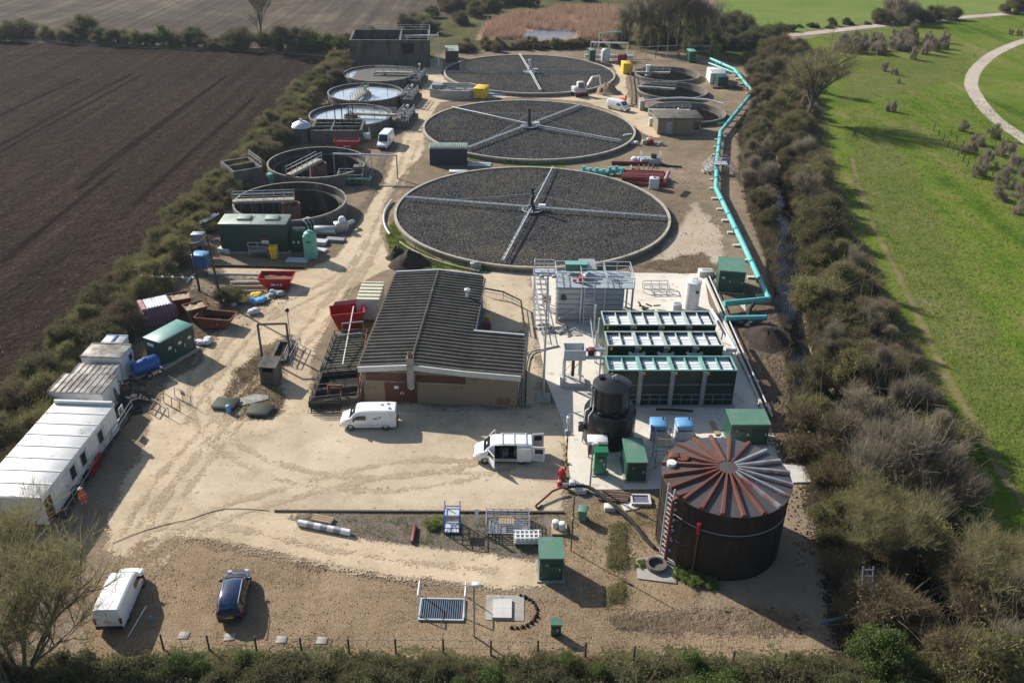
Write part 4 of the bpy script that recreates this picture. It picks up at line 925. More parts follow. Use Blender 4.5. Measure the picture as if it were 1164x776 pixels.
mb = MB(); mb.hexa([(-.1, -.1, 2.51), (wd + .1, -.1, 2.51), (wd + .1, dp + .1, 2.62), (-.1, dp + .1, 2.62), (-.1, -.1, 2.6), (wd + .1, -.1, 2.6), (wd + .1, dp + .1, 2.72), (-.1, dp + .1, 2.72)]); mb.build('roof', 'greyroof', t)
mb = MB(); mb.box(.5, -.05, .05, 1.5, -.003, 2.1); mb.build('door', 'dkwood', t)
o, rz, wd, dp = roofframe((748, 134.5), (799.5, 134.5), (799, 125.5), 3.0)
t = thing('brick_hut', 'flat-roofed brown brick hut with grey doors in front of the right settling tank', 'hut', o, rz)
mb = MB(); mb.box(.2, .2, 0, wd - .2, dp - .2, 2.8); mb.build('wall', 'brick', t)
mb = MB(); mb.rbox(-.1, -.1, 2.8, wd + .1, dp + .1, 3.05, .04); mb.build('roof', 'oldconc', t)
mb = MB(); mb.box(1.6, .13, 0.05, 2.9, .198, 2.3); d = mb.build('door', 'grey', t); handle(d, 2.75, .13, 1.1)
mb = MB(); mb.box(wd - 1.6, .14, .9, wd - .5, .198, 2.2); mb.build('window', 'glass', t)
mb = MB(); mb.lathe([(.1, 3.05), (.1, 3.7), (.18, 3.72), (.001, 3.95)], 10, 0, (wd * .55, dp * .7)); mb.build('roof_vent', 'palegalv', t)
mb = MB(); mb.bar((.15, .1, 0), (.15, .1, 2.8), .12); mb.build('downpipe', 'grey', t)


# ================================================================== SITE CABINS
def cabin(label, FL, FR, BR, h, roofm, wins=(), end_wins=(), ribs=6, name='site_cabin', lift=.2, door=None, group='white site cabins', ribdir='x', stain=None, pipe=True):
    o, rz, wd, dp = roofframe(FL, FR, BR, h)
    t = thing(name, label, 'site cabin', o, rz, group)
    mb = MB(); mb.rbox(.06, .06, lift, wd - .06, dp - .06, h - .12, .04); bd = mb.build('body', 'white', t)
    mb = MB()
    for x in (.3, wd - .6):
        for y in (.2, dp - .5): mb.box(x, y, 0, x + .35, y + .35, lift)
    mb.build('skid', 'dkwood', t)
    mb = MB(); mb.rbox(0, 0, h - .12, wd, dp, h - .03, .03)
    n = ribs
    for k in range(n + 1):
        if ribdir == 'x': y = .05 + k * (dp - .15) / n; mb.box(.02, y, h - .03, wd - .02, y + .06, h + .035)
        else: x = .05 + k * (wd - .15) / n; mb.box(x, .02, h - .03, x + .06, dp - .02, h + .03)
    mb.build('roof', roofm, t)
    for y0, w_, z0, hh in wins:       # right-hand long wall
        mb = MB(); mb.box(wd - .07, y0, z0, wd - .02, y0 + w_, z0 + hh); wn = mb.build('window', 'glass', t)
        mb = MB(); mb.box(wd - .07, y0 + w_ - .02, z0 - .06, wd - .004, y0 + w_ + .36, z0 + hh + .06); mb.build('shutter', 'palegrey', wn)
        mb = MB()
        for a, b in ((z0 - .06, z0), (z0 + hh, z0 + hh + .06)): mb.box(wd - .055, y0 - .05, a, wd - .008, y0 + w_ + .02, b)
        mb.box(wd - .055, y0 - .06, z0, wd - .008, y0, z0 + hh); mb.build('frame', 'palegrey', wn)
    for x0, w_, z0, hh in end_wins:   # front wall
        mb = MB(); mb.box(x0, .02, z0, x0 + w_, .07, z0 + hh); wn = mb.build('window', 'glass', t)
        mb = MB()
        for a in ((x0 - .1, z0 - .1, x0 + w_ + .1, z0), (x0 - .1, z0 + hh, x0 + w_ + .1, z0 + hh + .1), (x0 - .1, z0, x0, z0 + hh), (x0 + w_, z0, x0 + w_ + .1, z0 + hh)): mb.box(a[0], .005, a[1], a[2], .08, a[3])
        mb.build('frame', 'palegrey', wn)
    for d in door or ():
        y0, w_, m_ = d
        mb = MB(); mb.box(wd - .06, y0, lift + .05, wd - .015, y0 + w_, lift + 2.05); dd = mb.build('door', m_, t)
        mb = MB(); mb.box(wd - .014, y0 + w_ - .15, lift + 1, wd + .05, y0 + w_ - .08, lift + 1.2); mb.build('handle', 'grey', dd)
    # panel seams
    mb = MB(); k = int(dp / 1.2)
    for i in range(1, k): mb.box(wd - .062, i * dp / k - .015, lift + .05, wd - .052, i * dp / k + .015, h - .16)
    k = max(2, int(wd / 1.2))
    for i in range(1, k): mb.box(i * wd / k - .015, .052, lift + .05, i * wd / k + .015, .062, h - .16)
    mb.build('panel_seam', 'palegrey', t)
    return t, wd, dp


t, wd, dp = cabin('longest white site cabin with a wide pale panelled roof and shuttered windows', (-33, 563), (46.5, 566), (124.6, 458.5), 3.0, 'cabinroof', [(4.2, .8, 1.3, 1.1), (6.0, .8, 1.3, 1.1), (9.1, .8, 1.3, 1.1), (13.2, .4, 1.6, .5)], (), ribs=8, lift=.4, door=[(.2, .95, 'door'), (1.6, 1.9, 'white')])
mb = MB(); mb.box(.1, dp - .28, 3.0, wd - .1, dp - .05, 3.3); mb.build('roof_kerb', 'palegrey', t)
for y in (3.6, 5.6, 7.9): mb = MB(); mb.tube([(wd + .1, y, .55), (wd + .1, y + .8, .5)], .3, 9); mb.build('waste_pipe', 'rubber', t)
t, wd, dp = cabin('white site cabin with weathered ribbed roof just behind the longest cabin', (53, 444.5), (115.5, 447), (131.6, 426), 2.8, 'dirtyroof', (), [(2.6, .9, 1.5, .55)], ribs=9, ribdir='y')
t, wd, dp = cabin('low white cabin with grey ribbed roof squeezed between two larger cabins', (80, 424), (127.5, 425), (127.8, 413), 2.3, 'dirtyroof', (), (), ribs=7, ribdir='y')
t, wd, dp = cabin('square white cabin with sooty stained roof next to the blue bowser', (90, 405), (137, 406.5), (150.7, 391), 2.8, 'dirtyroof', [(1.6, .6, 1.5, .6)], (), ribs=1)
t, wd, dp = cabin('small pale blue and white cabin topmost in the row, half behind the sooty one', (114, 389), (139, 389.5), (138, 380.5), 2.4, 'palegrey', (), (), ribs=1)
mb = MB(); mb.box(wd * .45, .1, 2.41, wd * .55, dp - .1, 2.47); mb.build('roof_strip', 'blue', t)
# cabin steps, boardwalk with railings
t = thing('cabin_steps', 'dark steel steps and landing at the door of the ribbed-roof cabin', 'steps', P(139, 468), R(38))
mb = MB(); mb.box(0, 0, .75, 1.6, 2.2, .85)
for k in range(4): mb.box(1.6 + k * .3, .1, .6 - k * .18, 1.9 + k * .3, 2.1, .65 - k * .18); mb.box(.1, -.3 - k * .3, .6 - k * .18, 1.5, -.02 - k * .3, .65 - k * .18)
for x in (.05, 1.55):
    for y in (.05, 2.15): mb.bar((x, y, 0), (x, y, .8), .08)
mb.build('tread', 'rubber', t)
mb = MB(); rail(mb, [(0, 2.2, .85), (1.6, 2.2, .85), (2.9, 2.2, 0.05)], 1.1, 1.0, .04); rail(mb, [(0, 0, .85), (0, 2.2, .85)], 1.1, 1.1, .04); mb.build('handrail', 'black', t)
mb = MB(); rail(mb, [(1.6, 0, .85), (2.9, 0, .05)], 1.1, 1.2, .04); mb.build('handrail', 'black', t)
t = thing('boardwalk', 'timber boardwalk with galvanised rail running along the longest site cabin', 'boardwalk')
a, b = P(152, 468), P(76, 588); d = (b - a).normalized(); nrm = Vector((d.y, -d.x, 0)); nrm = nrm if nrm.x < 0 else -nrm
mb = MB(); L = (b - a).length
mb.bar((a.x + nrm.x * .8, a.y + nrm.y * .8, .12), (b.x + nrm.x * .8, b.y + nrm.y * .8, .12), 1.6, .1); mb.build('deck', 'dkwood', t)
mb = MB(); rail(mb, [a + Vector((0, 0, .15)), b + Vector((0, 0, .15))], 1.1, 1.7, .03); mb.build('handrail', 'galv', t)
for i, (f, lb) in enumerate(((.18, 'red box on the boardwalk below the cabin steps'), (.60, 'red mesh barrier panel leaning on the boardwalk rail'), )):
    p = a + (b - a) * f; o = MB()
    if i == 0: o.rbox(-.4, -.3, .18, .4, .3, .95, .06)
    else:
        for k in range(7): o.bar((-1 + k * .33, 0, .2), (-1 + k * .33, 0, 1.2), .05)
        for z in (.2, .7, 1.2): o.bar((-1, 0, z), (1, 0, z), .05)
    tag(o.build('red_box' if i == 0 else 'crowd_barrier', 'red', None, p + nrm * (.9 if i == 0 else -.15), math.atan2(d.y, d.x)), lb, 'box' if i == 0 else 'barrier')
# ================================================================== NEW PROCESS PLANT
def filter_row(label, FL, FR, BR, h, rim='rimgreen', inner='filtergreen'):
    """row of four open-topped steel filter cells; frame from the rim corners"""
    o, rz, wd, dp = roofframe(FL, FR, BR, h)
    t = thing('filter_cell_row', label, 'filter unit', o, rz, 'rows of open-topped filter cells')
    mb = MB(); mb.box(0, 0, .15, wd, .08, h - .05); mb.box(0, dp - .08, .15, wd, dp, h - .05); mb.box(0, .08, .15, .08, dp - .08, h - .05); mb.box(wd - .08, .08, .15, wd, dp - .08, h - .05)
    mb.build('shell', 'filtergreen', t)
    mb = MB(); mb.box(.08, dp - .10, h - 1.0, wd - .08, dp - .083, h - .06); mb.build('lining', inner, t)
    mb = MB(); r = .09
    for y in (-.03, dp - .1): mb.box(-.04, y, h - .05, wd + .04, y + .13, h + .06)
    for x in (-.05, wd - .07): mb.box(x, .1, h - .05, x + .12, dp - .1, h + .055)
    mb.build('rim', rim, t)
    cw = wd / 4
    for k in range(5):
        x = k * cw
        if 0 < k < 4:
            mb = MB(); mb.box(x - .17, .1, h - .9, x + .17, dp - .1, h + .04); mb.build('divider', rim, t)
        if 0 < k < 4:
            mb = MB(); mb.box(x - .2, -.22, .15, x + .2, -.002, h - .06); mb.build('stanchion', 'grey', t)
    for k in range(4):
        x = k * cw + .3
        mb = MB(); mb.box(x - .12, .1, h - .45, x + cw - .48, dp - .1, h - .3, 0)
        mb.build('media_bed', 'filterwhite' if rim != 'rimteal' else 'filterwhite', t)
        mb = MB(); xm = k * cw + cw / 2
        mb.box(xm - .05, .12, h - .3, xm + .05, dp - .12, h - .02); mb.box(k * cw + .2, dp * .5 - .03, h - .16, (k + 1) * cw - .2, dp * .5 + .03, h - .1)
        for xx in (k * cw + .35, xm + .12): mb.box(xx, .12, h - .29, xx + .22, dp - .12, h - .22, 1)
        mb.build('trough', [rim, 'navypipe'], t)
        mb = MB(); mb.tube([(k * cw + .3, -.16, h - .35), (k * cw + .3, -.16, h - .1)], .1, 6); mb.build('sample_tap', 'yellow', t)
        mb = MB()
        for z in (h * .62, h * .34, h * .2): mb.bar((k * cw + .22, -.06, z), ((k + 1) * cw - .22, -.06, z), .06)
        for f in (.36, .68): mb.bar((k * cw + cw * f, -.06, .2), (k * cw + cw * f, -.06, h * .34), .05)
        mb.build('stiffener', 'grey', t)
    mb = MB(); mb.box(-.2, -.35, .02, wd + .2, dp + .2, .15); mb.build('base_slab', 'conc', t)
    return t, wd, dp


M['rimteal'] = mat('teal_green_rim', (0.20, 0.40, 0.34), (0.15, 0.33, 0.28), 1.2, 0.5)
M['navypipe'] = mat('dull_blue_trough', (0.10, 0.12, 0.18), (0.16, 0.18, 0.24), 1.5, 0.5)
filter_row('rear row of four open filter cells with white media, nearest the steel platform', (687.5, 369.5), (814, 369.5), (808.5, 354), 3.8)
t, wd, dp = filter_row('middle row of four open filter cells with white media between the other two rows', (691.5, 393), (822.5, 393), (817.5, 377), 3.8)
for k in range(3):
    mb = MB(); x = wd / 4 * (k + 1); mb.tube([(x - .7, -.15, 3.1), (x - .6, -.5, 3.1), (x + .6, -.5, 3.1), (x + .7, -.15, 3.1)], .17, 8); mb.build('link_pipe', 'palegalv', t)
filter_row('front row of four tall open filter cells with teal rim, behind the blue generators', (692, 421), (838, 421), (832, 405), 3.9, 'rimteal', 'innerteal')
t = thing('header_pipe', 'long white header pipe running down the right side of the filter rows', 'pipe')
a, b, c = P(809, 352, 3.0), P(836, 398, 3.0), P(826, 398, 3.0)
mb = MB(); mb.tube([a, b + Vector((0, 0.3, 0)), b, c], .2, 10); mb.build('pipe', 'white', t)
for f in (.1, .5, .9):
    p = a + (b - a) * f; mb = MB(); mb.bar((p.x, p.y, 0.016), (p.x, p.y, 2.82), .1); mb.build('support', 'galv', t)
t = thing('edge_wall', 'low concrete upstand with grey rail along the right edge of the new slab', 'kerb wall')
mb = MB(); a, b = P(802, 318), P(872, 478); mb.bar((a.x, a.y, .1), (b.x, b.y, .1), .25, .4); mb.build('upstand', 'newconc', t)
mb = MB(); mb.tube([(a.x + .4, a.y, .5), (b.x + .4, b.y, .5)], .08, 7); mb.build('pipe', 'palegalv', t)

# ---- grey sectional steel tank with gantry deck and stairs
o, rz, wd, dp = roofframe((634, 326), (716, 327), (714, 309), 4.3)
t = thing('sectional_tank', 'grey ribbed steel tank topped by a railed deck, ladder gate and stair on its left', 'tank', o, rz)
mb = MB(); mb.box(.1, .1, .05, wd - .6, dp - .1, 4.2)
for k in range(7): z = .25 + k * .62; mb.box(.06, .04, z, wd - .56, .098, z + .08, 1)
for k in range(7): z = .25 + k * .62; mb.box(.04, .1, z, .098, dp, z + .1)
mb.build('shell', ['panel', 'grey'], t)
mb = MB(); mb.box(-.15, -.15, 4.2, wd + .5, dp + .15, 4.32); mb.build('deck', 'deck', t)
mb = MB(); rail(mb, [(-.1, -.1, 4.32), (wd + .45, -.1, 4.32), (wd + .45, dp + .1, 4.32), (-.1, dp + .1, 4.32), (-.1, -.1, 4.32)], 1.15, 1.5, .035)
for x in (wd * .34, wd * .68): rail(mb, [(x, -.1, 4.32), (x, dp + .1, 4.32)], 1.1, 1.4, .03)
mb.build('handrail', 'palegalv', t)
for x in (0, wd * .33, wd * .66, wd + .35):
    mb = MB(); mb.box(x - .1, -.24, .02, x + .1, -.02, 4.2); mb.build('leg', 'palegalv', t)
for x in (wd - .05, wd + .35):
    mb = MB(); mb.box(x - .1, dp - .3, .02, x + .1, dp - .1, 4.2); mb.build('leg', 'palegalv', t)
mb = MB(); mb.bar((wd * .66, -.14, 4.1), (wd + .3, -.14, 2.2), .07); mb.build('brace', 'palegalv', t)
mb = MB(); mb.bar((wd * .33, -.14, 2.0), (.1, -.14, .4), .07); mb.build('brace', 'palegalv', t)
x = wd * .37
mb = MB()
for sx in (x, x + 1.1): mb.bar((sx, -.9, .02), (sx, -.35, 4.3), .07)
for k in range(12): mb.bar((x, -.88 + .045 * k, .3 + k * .33), (x + 1.1, -.88 + .045 * k, .3 + k * .33), .05)
for z in (2.7, 3.1, .5): mb.bar((x, -.85 + z * .1, z), (x + 1.1, -.85 + z * .1, z), .1)
mb.build('ladder', 'palegalv', t)
mb = MB(); mb.lathe([(.32, -.02), (.32, .12), (.001, .13)], 16); q = mb.build('manhole', 'black', t, (.7, .05, 3.0)); q.rotation_euler = (R(90), 0, 0)
mb = MB()       # stair tower on the left
for k in range(11): mb.box(-2.4, dp - .4 - k * .5 - .3, 4.1 - k * .38, -.9, dp - .4 - k * .5 + .02, 4.15 - k * .38)
for sx in (-2.4, -.9): mb.bar((sx, dp - .2, 4.2), (sx, dp - 5.7, .05), .08, .25)
mb.box(-2.4, dp - .4, 4.2, -.15, dp + .6, 4.3)
for sx in (-2.4, -.9):
    for y in (dp - .3, dp + .5): mb.bar((sx, y, 0.02), (sx, y, 4.2), .12)
mb.build('stair', 'palegalv', t)
mb = MB()
for sx in (-2.4, -.9): rail(mb, [(sx, dp - .3, 4.3), (sx, dp - 5.7, .1)], 1.1, 1.2, .035)
rail(mb, [(-2.4, dp - .3, 4.3), (-2.4, dp + .6, 4.3), (-.2, dp + .6, 4.3)], 1.1, 1.0, .035); mb.build('stair_rail', 'palegalv', t)
mb = MB(); mb.box(1.0, dp - .9, 4.7, 3.4, dp - .1, 5.5); q = mb.build('green_cabinet', 'greenroof', t)
mb = MB(); mb.box(.95, dp - .95, 5.5, 3.45, dp - .05, 5.56); mb.build('lid', 'mint', q)
mb = MB(); mb.lathe([(.55, 4.32), (.6, 4.8), (.35, 5.15), (.001, 5.25)], 14, 0, (wd * .43, dp * .45)); mb.build('motor', 'grey', t)
mb = MB(); mb.box(wd * .3, dp * .2, 4.33, wd * .3 + .5, dp * .2 + .5, 4.75); mb.tube([(wd * .27, dp * .3, 4.5), (wd * .22, dp * .3, 4.5)], .14, 8); mb.lathe([(.32, 4.75), (.32, 5.1), (.001, 5.2)], 12, 0, (wd * .3 + .25, dp * .2 + .25)); mb.build('red_valve', 'red', t)
mb = MB(); mb.hexa([(wd * .33, dp * .75, 5.0), (wd * .33 + 1.9, dp * .75, 5.0), (wd * .33 + 1.7, dp * 1.05, 5.7), (wd * .33 - .1, dp * 1.05, 5.7), (wd * .33, dp * .75, 5.05), (wd * .33 + 1.9, dp * .75, 5.05), (wd * .33 + 1.7, dp * 1.05, 5.75), (wd * .33 - .1, dp * 1.05, 5.75)]); mb.build('raised_hatch', 'white', t)
mb = MB(); mb.box(wd * .78, dp * .3, 4.33, wd * .78 + .6, dp * .3 + .5, 4.7); mb.tube([(wd * .7, dp * .5, 4.6), (wd * .95, dp * .5, 4.6)], .09, 7); mb.build('gauge_box', 'galv', t)

# ---- white silo cylinder
q = P(785, 349.5); t = thing('white_cylinder_tank', 'plain white upright cylinder tank behind the rear filter row', 'tank', q)
mb = MB(); mb.lathe([(.85, 0), (.85, 3.2), (.9, 3.22), (.9, 3.35), (.5, 3.5), (.001, 3.55)], 28); mb.lathe([(.86, 1.6), (.875, 1.62), (.875, 1.7), (.86, 1.72)], 28); mb.build('shell', 'white', t)
mb = MB(); mb.box(.2, -.93, 2.2, .5, -.84, 2.5); mb.build('porthole', 'black', t)
mb = MB(); mb.tube([(-.2, -.3, 3.5), (-.2, -.3, 3.8), (.3, -.2, 3.8), (.3, -.2, 3.45)], .06, 6); mb.build('vent', 'galv', t)
# ---- white pump frame left of filters
L, rz, wd = footframe((637, 441), (664.5, 441)); t = thing('sampling_rig', 'white steel sampling frame on a concrete plinth left of the front filter row', 'frame', L, rz)
mb = MB(); mb.box(0, 0, 0.017, wd, 1.9, .55); mb.build('plinth', 'newconc', t)
for x in (.35, wd - .45):
    for y in (.3, 1.6):
        mb = MB(); mb.box(x - .09, y - .09, .55, x + .09, y + .09, 4.0); mb.build('leg', 'palegalv', t)
for a, b in (((.35, .3, .7), (wd - .45, .3, 3.0)), ((.35, 1.6, .7), (wd - .45, 1.6, 3.0)), ((.35, .3, 2.9), (.35, 1.6, .8))):
    mb = MB(); mb.bar(a, b, .06); mb.build('brace', 'palegalv', t)
mb = MB()
for a in ((.2, .15, 3.0, 2.3, .23, 4.1), (.2, 1.62, 3.0, 2.3, 1.7, 4.1), (.2, .23, 3.0, .28, 1.62, 4.1), (2.22, .23, 3.0, 2.3, 1.62, 4.1), (.28, .23, 3.0, 2.22, 1.62, 3.08)): mb.box(*a)
mb.build('hopper', 'palegrey', t)
mb = MB(); mb.tube([(2.3, .4, 3.2), (4.4, .4, 3.2)], .18, 8); mb.build('pipe', 'palegalv', t)
mb = MB(); mb.tube([(2.3, 1.2, 3.6), (4.3, 1.2, 3.6)], .18, 8); mb.build('pipe', 'palegalv', t)
mb = MB(); mb.box(1.0, .25, 1.2, 1.3, .45, 3.0); mb.build('level_gauge', 'rust', t)
mb = MB(); mb.rbox(2.6, .6, 3.1, 3.2, 1.3, 3.9, .05); mb.build('motor', 'redpipe', t)
t = thing('pipe_rack', 'thin steel pipe rack of white risers between sampling frame and filter rows', 'pipe rack')
for px, py in ((675, 380), (679, 396), (676, 412), (681, 430)):
    q = P(px, py); mb = MB(); mb.tube([(q.x, q.y, 0), (q.x, q.y, 3.6)], .1, 7); mb.build('riser', 'palegalv', t)
a, b = P(674, 375), P(681, 430)
mb = MB(); mb.tube([(a.x - .4, a.y, 1.8), (b.x - .4, b.y, 1.8)], .08, 7); mb.build('header', 'galv', t)

# ---- lamp mast, black double tank
q = P(617.3, 453); t = thing('lamp_mast', 'very tall slim grey mast standing between the workshop and new slab', 'mast', q)
mb = MB(); mb.tube([(0, 0, .2), (0, 0, 13.0)], .13, 9, r1=.06); mb.build('pole', 'galv', t)
mb = MB(); mb.rbox(-.7, -.7, 0, .7, .7, .3, .06); mb.build('base', 'conc', t)
mb = MB(); mb.bar((-.5, 0, 12.9), (.5, 0, 12.9), .08); mb.rbox(-.75, -.2, 12.75, -.35, .2, 12.95, .03); mb.rbox(.35, -.2, 12.75, .75, .2, 12.95, .03); mb.build('lamp_head', 'grey', t)
q = P(691, 497); t = thing('black_tank', 'black plastic chemical tank with a narrower tank rising out of its wide bund', 'tank', q)
mb = MB(); mb.lathe([(2.2, 0), (2.28, .1), (2.28, 3.0), (2.1, 3.3), (1.65, 3.35)], 40); mb.build('bund', 'black', t)
mb = MB(); mb.lathe([(1.64, 3.2), (1.64, 5.5), (1.69, 5.52), (1.69, 5.65), (1.55, 5.72), (.5, 6.05), (.001, 6.1)], 40); tk = mb.build('inner_tank', 'black', t)
mb = MB(); mb.lathe([(.28, 5.95), (.28, 6.2), (.001, 6.22)], 14, 0, (-.9, .4)); mb.build('hatch', 'black', tk)
mb = MB(); mb.tube([(0, 0, 6.0), (0, 0, 6.35), (.3, .1, 6.45), (.35, .1, 6.15)], .1, 7); mb.build('vent', 'grey', tk)
mb = MB(); mb.tube([(-1.75, -.5, 5.7), (-1.8, -.55, 3.5), (-2.25, -.75, 3.3), (-2.35, -.85, .1)], .06, 6); mb.build('fill_pipe', 'palegalv', t)
mb = MB(); mb.tube([(-1.6, -.9, 5.6), (-1.62, -.95, 3.5), (-2.0, -1.35, 3.2), (-2.05, -1.4, .8)], .05, 6); mb.build('fill_pipe', 'palegalv', t)
mb = MB(); mb.rbox(-2.75, -.9, 1.2, -2.25, -.3, 1.9, .04); mb.build('control_box', 'black', t)
for i in range(3):
    a = R(200 + i * 38); mb = MB(); mb.rbox(1.72 * math.cos(a) - .3, 1.72 * math.sin(a) - .12, 3.4, 1.72 * math.cos(a) + .3, 1.72 * math.sin(a) + .12, 3.62, .03); mb.build('lug', 'black', t)
q = P(668, 522); t = thing('white_cabinet', 'white cabinet with brown louvres standing against the foot of the black tank', 'cabinet', q)
mb = MB(); mb.rbox(0, 0, .5, 1.55, .9, 1.7, .03); mb.build('body', 'dkwood', t)
mb = MB(); mb.rbox(-.08, -.1, 1.7, 1.63, 1.0, 1.95, .04); mb.build('lid', 'white', t)
for x in (.1, 1.4): mb = MB(); mb.bar((x, .3, 0.017), (x, .3, .5), .1); mb.build('leg', 'dkwood', t)
# ---- two blue-topped generators
for i, (fl, fr_, br_, lb) in enumerate((((741, 483.5), (759, 484), (759, 473.5), 'blue-topped white generator on the left of the pair, nearer the black tank'), ((771, 484), (789.5, 484), (789.5, 473.5), 'blue-topped white generator on the right of the pair, nearer the planks'))):
    o, rz, wd, dp = roofframe(fl, fr_, br_, 1.7); t = thing('generator', lb, 'generator', o, rz, 'blue-topped generators')
    mb = MB(); mb.rbox(0, 0, .12, wd, dp, 1.25, .06); mb.build('body', 'palegrey', t)
    mb = MB(); mb.rbox(-.03, -.03, 1.25, wd + .03, dp + .03, 1.7, .1); mb.build('canopy', 'skyblue', t)
    mb = MB(); mb.box(.1, -.05, 1.12, wd - .1, -.033, 1.22); mb.build('vent_slot', 'black', t)
    mb = MB(); mb.box(.12, -.03, .2, wd * .55, -.003, 1.05); d = mb.build('door', 'palegrey', t); handle(d, wd * .5, -.03, .7)
    mb = MB(); mb.box(0, .1, .02, wd, dp - .1, .12); mb.build('skid', 'grey', t)
    mb = MB(); mb.tube([(wd + .02, .6, .6), (wd + .35, .5, .4), (wd + .4, .9, .05)], .05, 6); mb.build('cable', 'rubber', t)
    mb = MB(); mb.tube([(wd * .8, dp * .7, 1.7), (wd * .8, dp * .7, 1.95)], .07, 7); mb.build('exhaust', 'black', t)
tag(MB().tube([P(746, 473) + Vector((0, .4, .5)), P(770, 473) + Vector((0, .4, .45)), P(788, 475) + Vector((0, .4, .5))], .12, 8).build('connecting_hose', 'rubber'), 'black hose running behind the two blue-topped generators', 'hose')
# ---- planks
a, b = P(809, 466), P(821, 497); d = (b - a).normalized()
tag(MB().bar((a.x, a.y, .05), (b.x, b.y, .05), .3, .08).build('plank', 'white'), 'long pale plank lying on the slab between right generator and green kiosk', 'plank')
a, b = P(809, 480), P(816, 495)
tag(MB().bar((a.x, a.y, .12), (b.x, b.y, .12), .5, .1).build('pallet_board', 'wood'), 'short wide timber board beside the long pale plank on the slab', 'board')

# ---- brown ribbed-roof digester tank
TC = P(826, 612); e1, e2 = P(755, 547, 5.9), P(897, 546, 5.9); TR = (e2 - e1).length / 2; mid = (e1 + e2) / 2
c0 = P(826, 537.5, 6.15)
t = thing('digester_tank', 'big dark brown round tank with a rusty fan of roof ribs', 'tank', (c0.x, c0.y, 0))
mb = MB(); mb.lathe([(TR, 0), (TR, 5.75)], 72); mb.lathe([(TR + .04, 5.75), (TR + .07, 5.75), (TR + .07, 5.95), (TR - .1, 5.95)], 72, smooth=False)
for z in (1.9, 3.8): mb.lathe([(TR, z), (TR + .03, z + .01), (TR + .03, z + .1), (TR, z + .11)], 72, smooth=False)
for k in range(24): a = k * PI / 12; mb.bar(((TR + .01) * math.cos(a), (TR + .01) * math.sin(a), .05), ((TR + .01) * math.cos(a), (TR + .01) * math.sin(a), 5.7), .05)
mb.build('shell', 'darktank', t)
mb = MB(); mb.lathe([(TR + .12, 5.93), (TR + .12, 5.99), (.001, 6.62)], 48, smooth=False); mb.build('roof', 'tankroof', t)
mb = MB(); mb.lathe([(.78, 6.55), (.78, 6.72), (.001, 6.75)], 28, smooth=False); mb.build('roof_cap', 'tankroof', t)
for k in range(20):
    a = 2 * PI * k / 20 + .06; ca, sa = math.cos(a), math.sin(a)
    silver = k in (0, 19, 18, 1)
    p = Vector((.72 * ca, .72 * sa, 6.65)); q = Vector(((TR + .12) * ca, (TR + .12) * sa, 6.10)); s_ = Vector((-sa, ca, 0))
    pr = [(-.17, 0), (-.11, .13), (.11, .13), (.17, 0)]; vs = []
    for pt, f in ((p, .55), (q, 1.0)): vs += [pt + s_ * (y * f) + Vector((0, 0, z)) for y, z in pr] + [pt + s_ * (y * f) + Vector((0, 0, -.12)) for y in (.17, -.17)]
    fs = [(i, (i + 1) % 6, 6 + (i + 1) % 6, 6 + i) for i in range(6)] + [(5, 4, 3, 2, 1, 0), (6, 7, 8, 9, 10, 11)]
    mb = MB(); mb.add(vs, fs)
    if silver or k in (2, 17):
        m_ = 'ribsilver'
    else: m_ = 'rustrib'
    M.setdefault('ribsilver', mat('weathered_silver_rib', (0.46, 0.47, 0.50), (0.27, 0.20, 0.18), 0.6, 0.35, 0.3, stain=(0.27, 0.085, 0.045), stain_amt=.35, stain_scale=.5))
    rb = mb.build('roof_rib', m_, t)
    if silver: rb['label'] = 'pale unrusted roof rib'
mb = MB(); mb.rbox(-4.0, 1.4, 6.15, -3.2, 2.0, 6.5, .05); mb.build('roof_hatch', 'rust', t)
mb = MB(); mb.lathe([(.35, 6.1), (.35, 6.38), (.001, 6.42)], 16, 0, (-3.9, .9)); mb.build('roof_hatch', 'white', t)
mb = MB(); mb.lathe([(.55, 6.15), (.5, 6.4), (.001, 6.45)], 16, 0, (-3.0, 1.6)); mb.build('roof_turret', 'rust', t)
def wallpt(a, dr, z): return ((TR + dr) * math.cos(a), (TR + dr) * math.sin(a), z)
a0 = R(207)
mb = MB()
for da in (-.075, .075): mb.bar(wallpt(a0 + da, .35, 0.1), wallpt(a0 + da, .35, 6.6), .09)
for k in range(14): mb.bar(wallpt(a0 - .075, .35, .3 + k * .43), wallpt(a0 + .075, .35, .3 + k * .43), .06)
for k in range(5): mb.bar(wallpt(a0 - .075, .35, .9 + k * 1.1), wallpt(a0 - .075, 0, .9 + k * 1.1), .06); mb.bar(wallpt(a0 + .075, .35, .9 + k * 1.1), wallpt(a0 + .075, 0, .9 + k * 1.1), .06)
mb.build('ladder', 'palegalv', t)
mb = MB(); mb.tube([wallpt(a0 + .17, -.6, 6.2), wallpt(a0 + .12, .3, 6.1), wallpt(a0 + .11, .55, 5.7), wallpt(a0 + .11, .55, .2)], .13, 9); mb.build('red_riser', 'redpipe', t)
for k in range(5): mb = MB(); z = 1.4 + k * .95; p = wallpt(a0 + .17, .5, z); mb.tube([wallpt(a0 + .1, .5, z), p], .07, 7); mb.rbox(p[0] - .1, p[1] - .1, z - .08, p[0] + .1, p[1] + .1, z + .1, .03); mb.build('valve', 'navypipe', t)
mb = MB(); mb.tube([wallpt(a0 + .28, .25, .1), wallpt(a0 + .28, .25, 5.2)], .07, 7); mb.build('downpipe', 'black', t)
mb = MB(); mb.tube([wallpt(R(238), .18, .3), wallpt(R(238), .18, 3.9)], .06, 7); mb.build('downpipe', 'rust', t)
mb = MB(); mb.tube([wallpt(R(238), .2, 3.9), wallpt(R(238), .25, 4.9)], .14, 8); mb.build('red_valve', 'red', t)
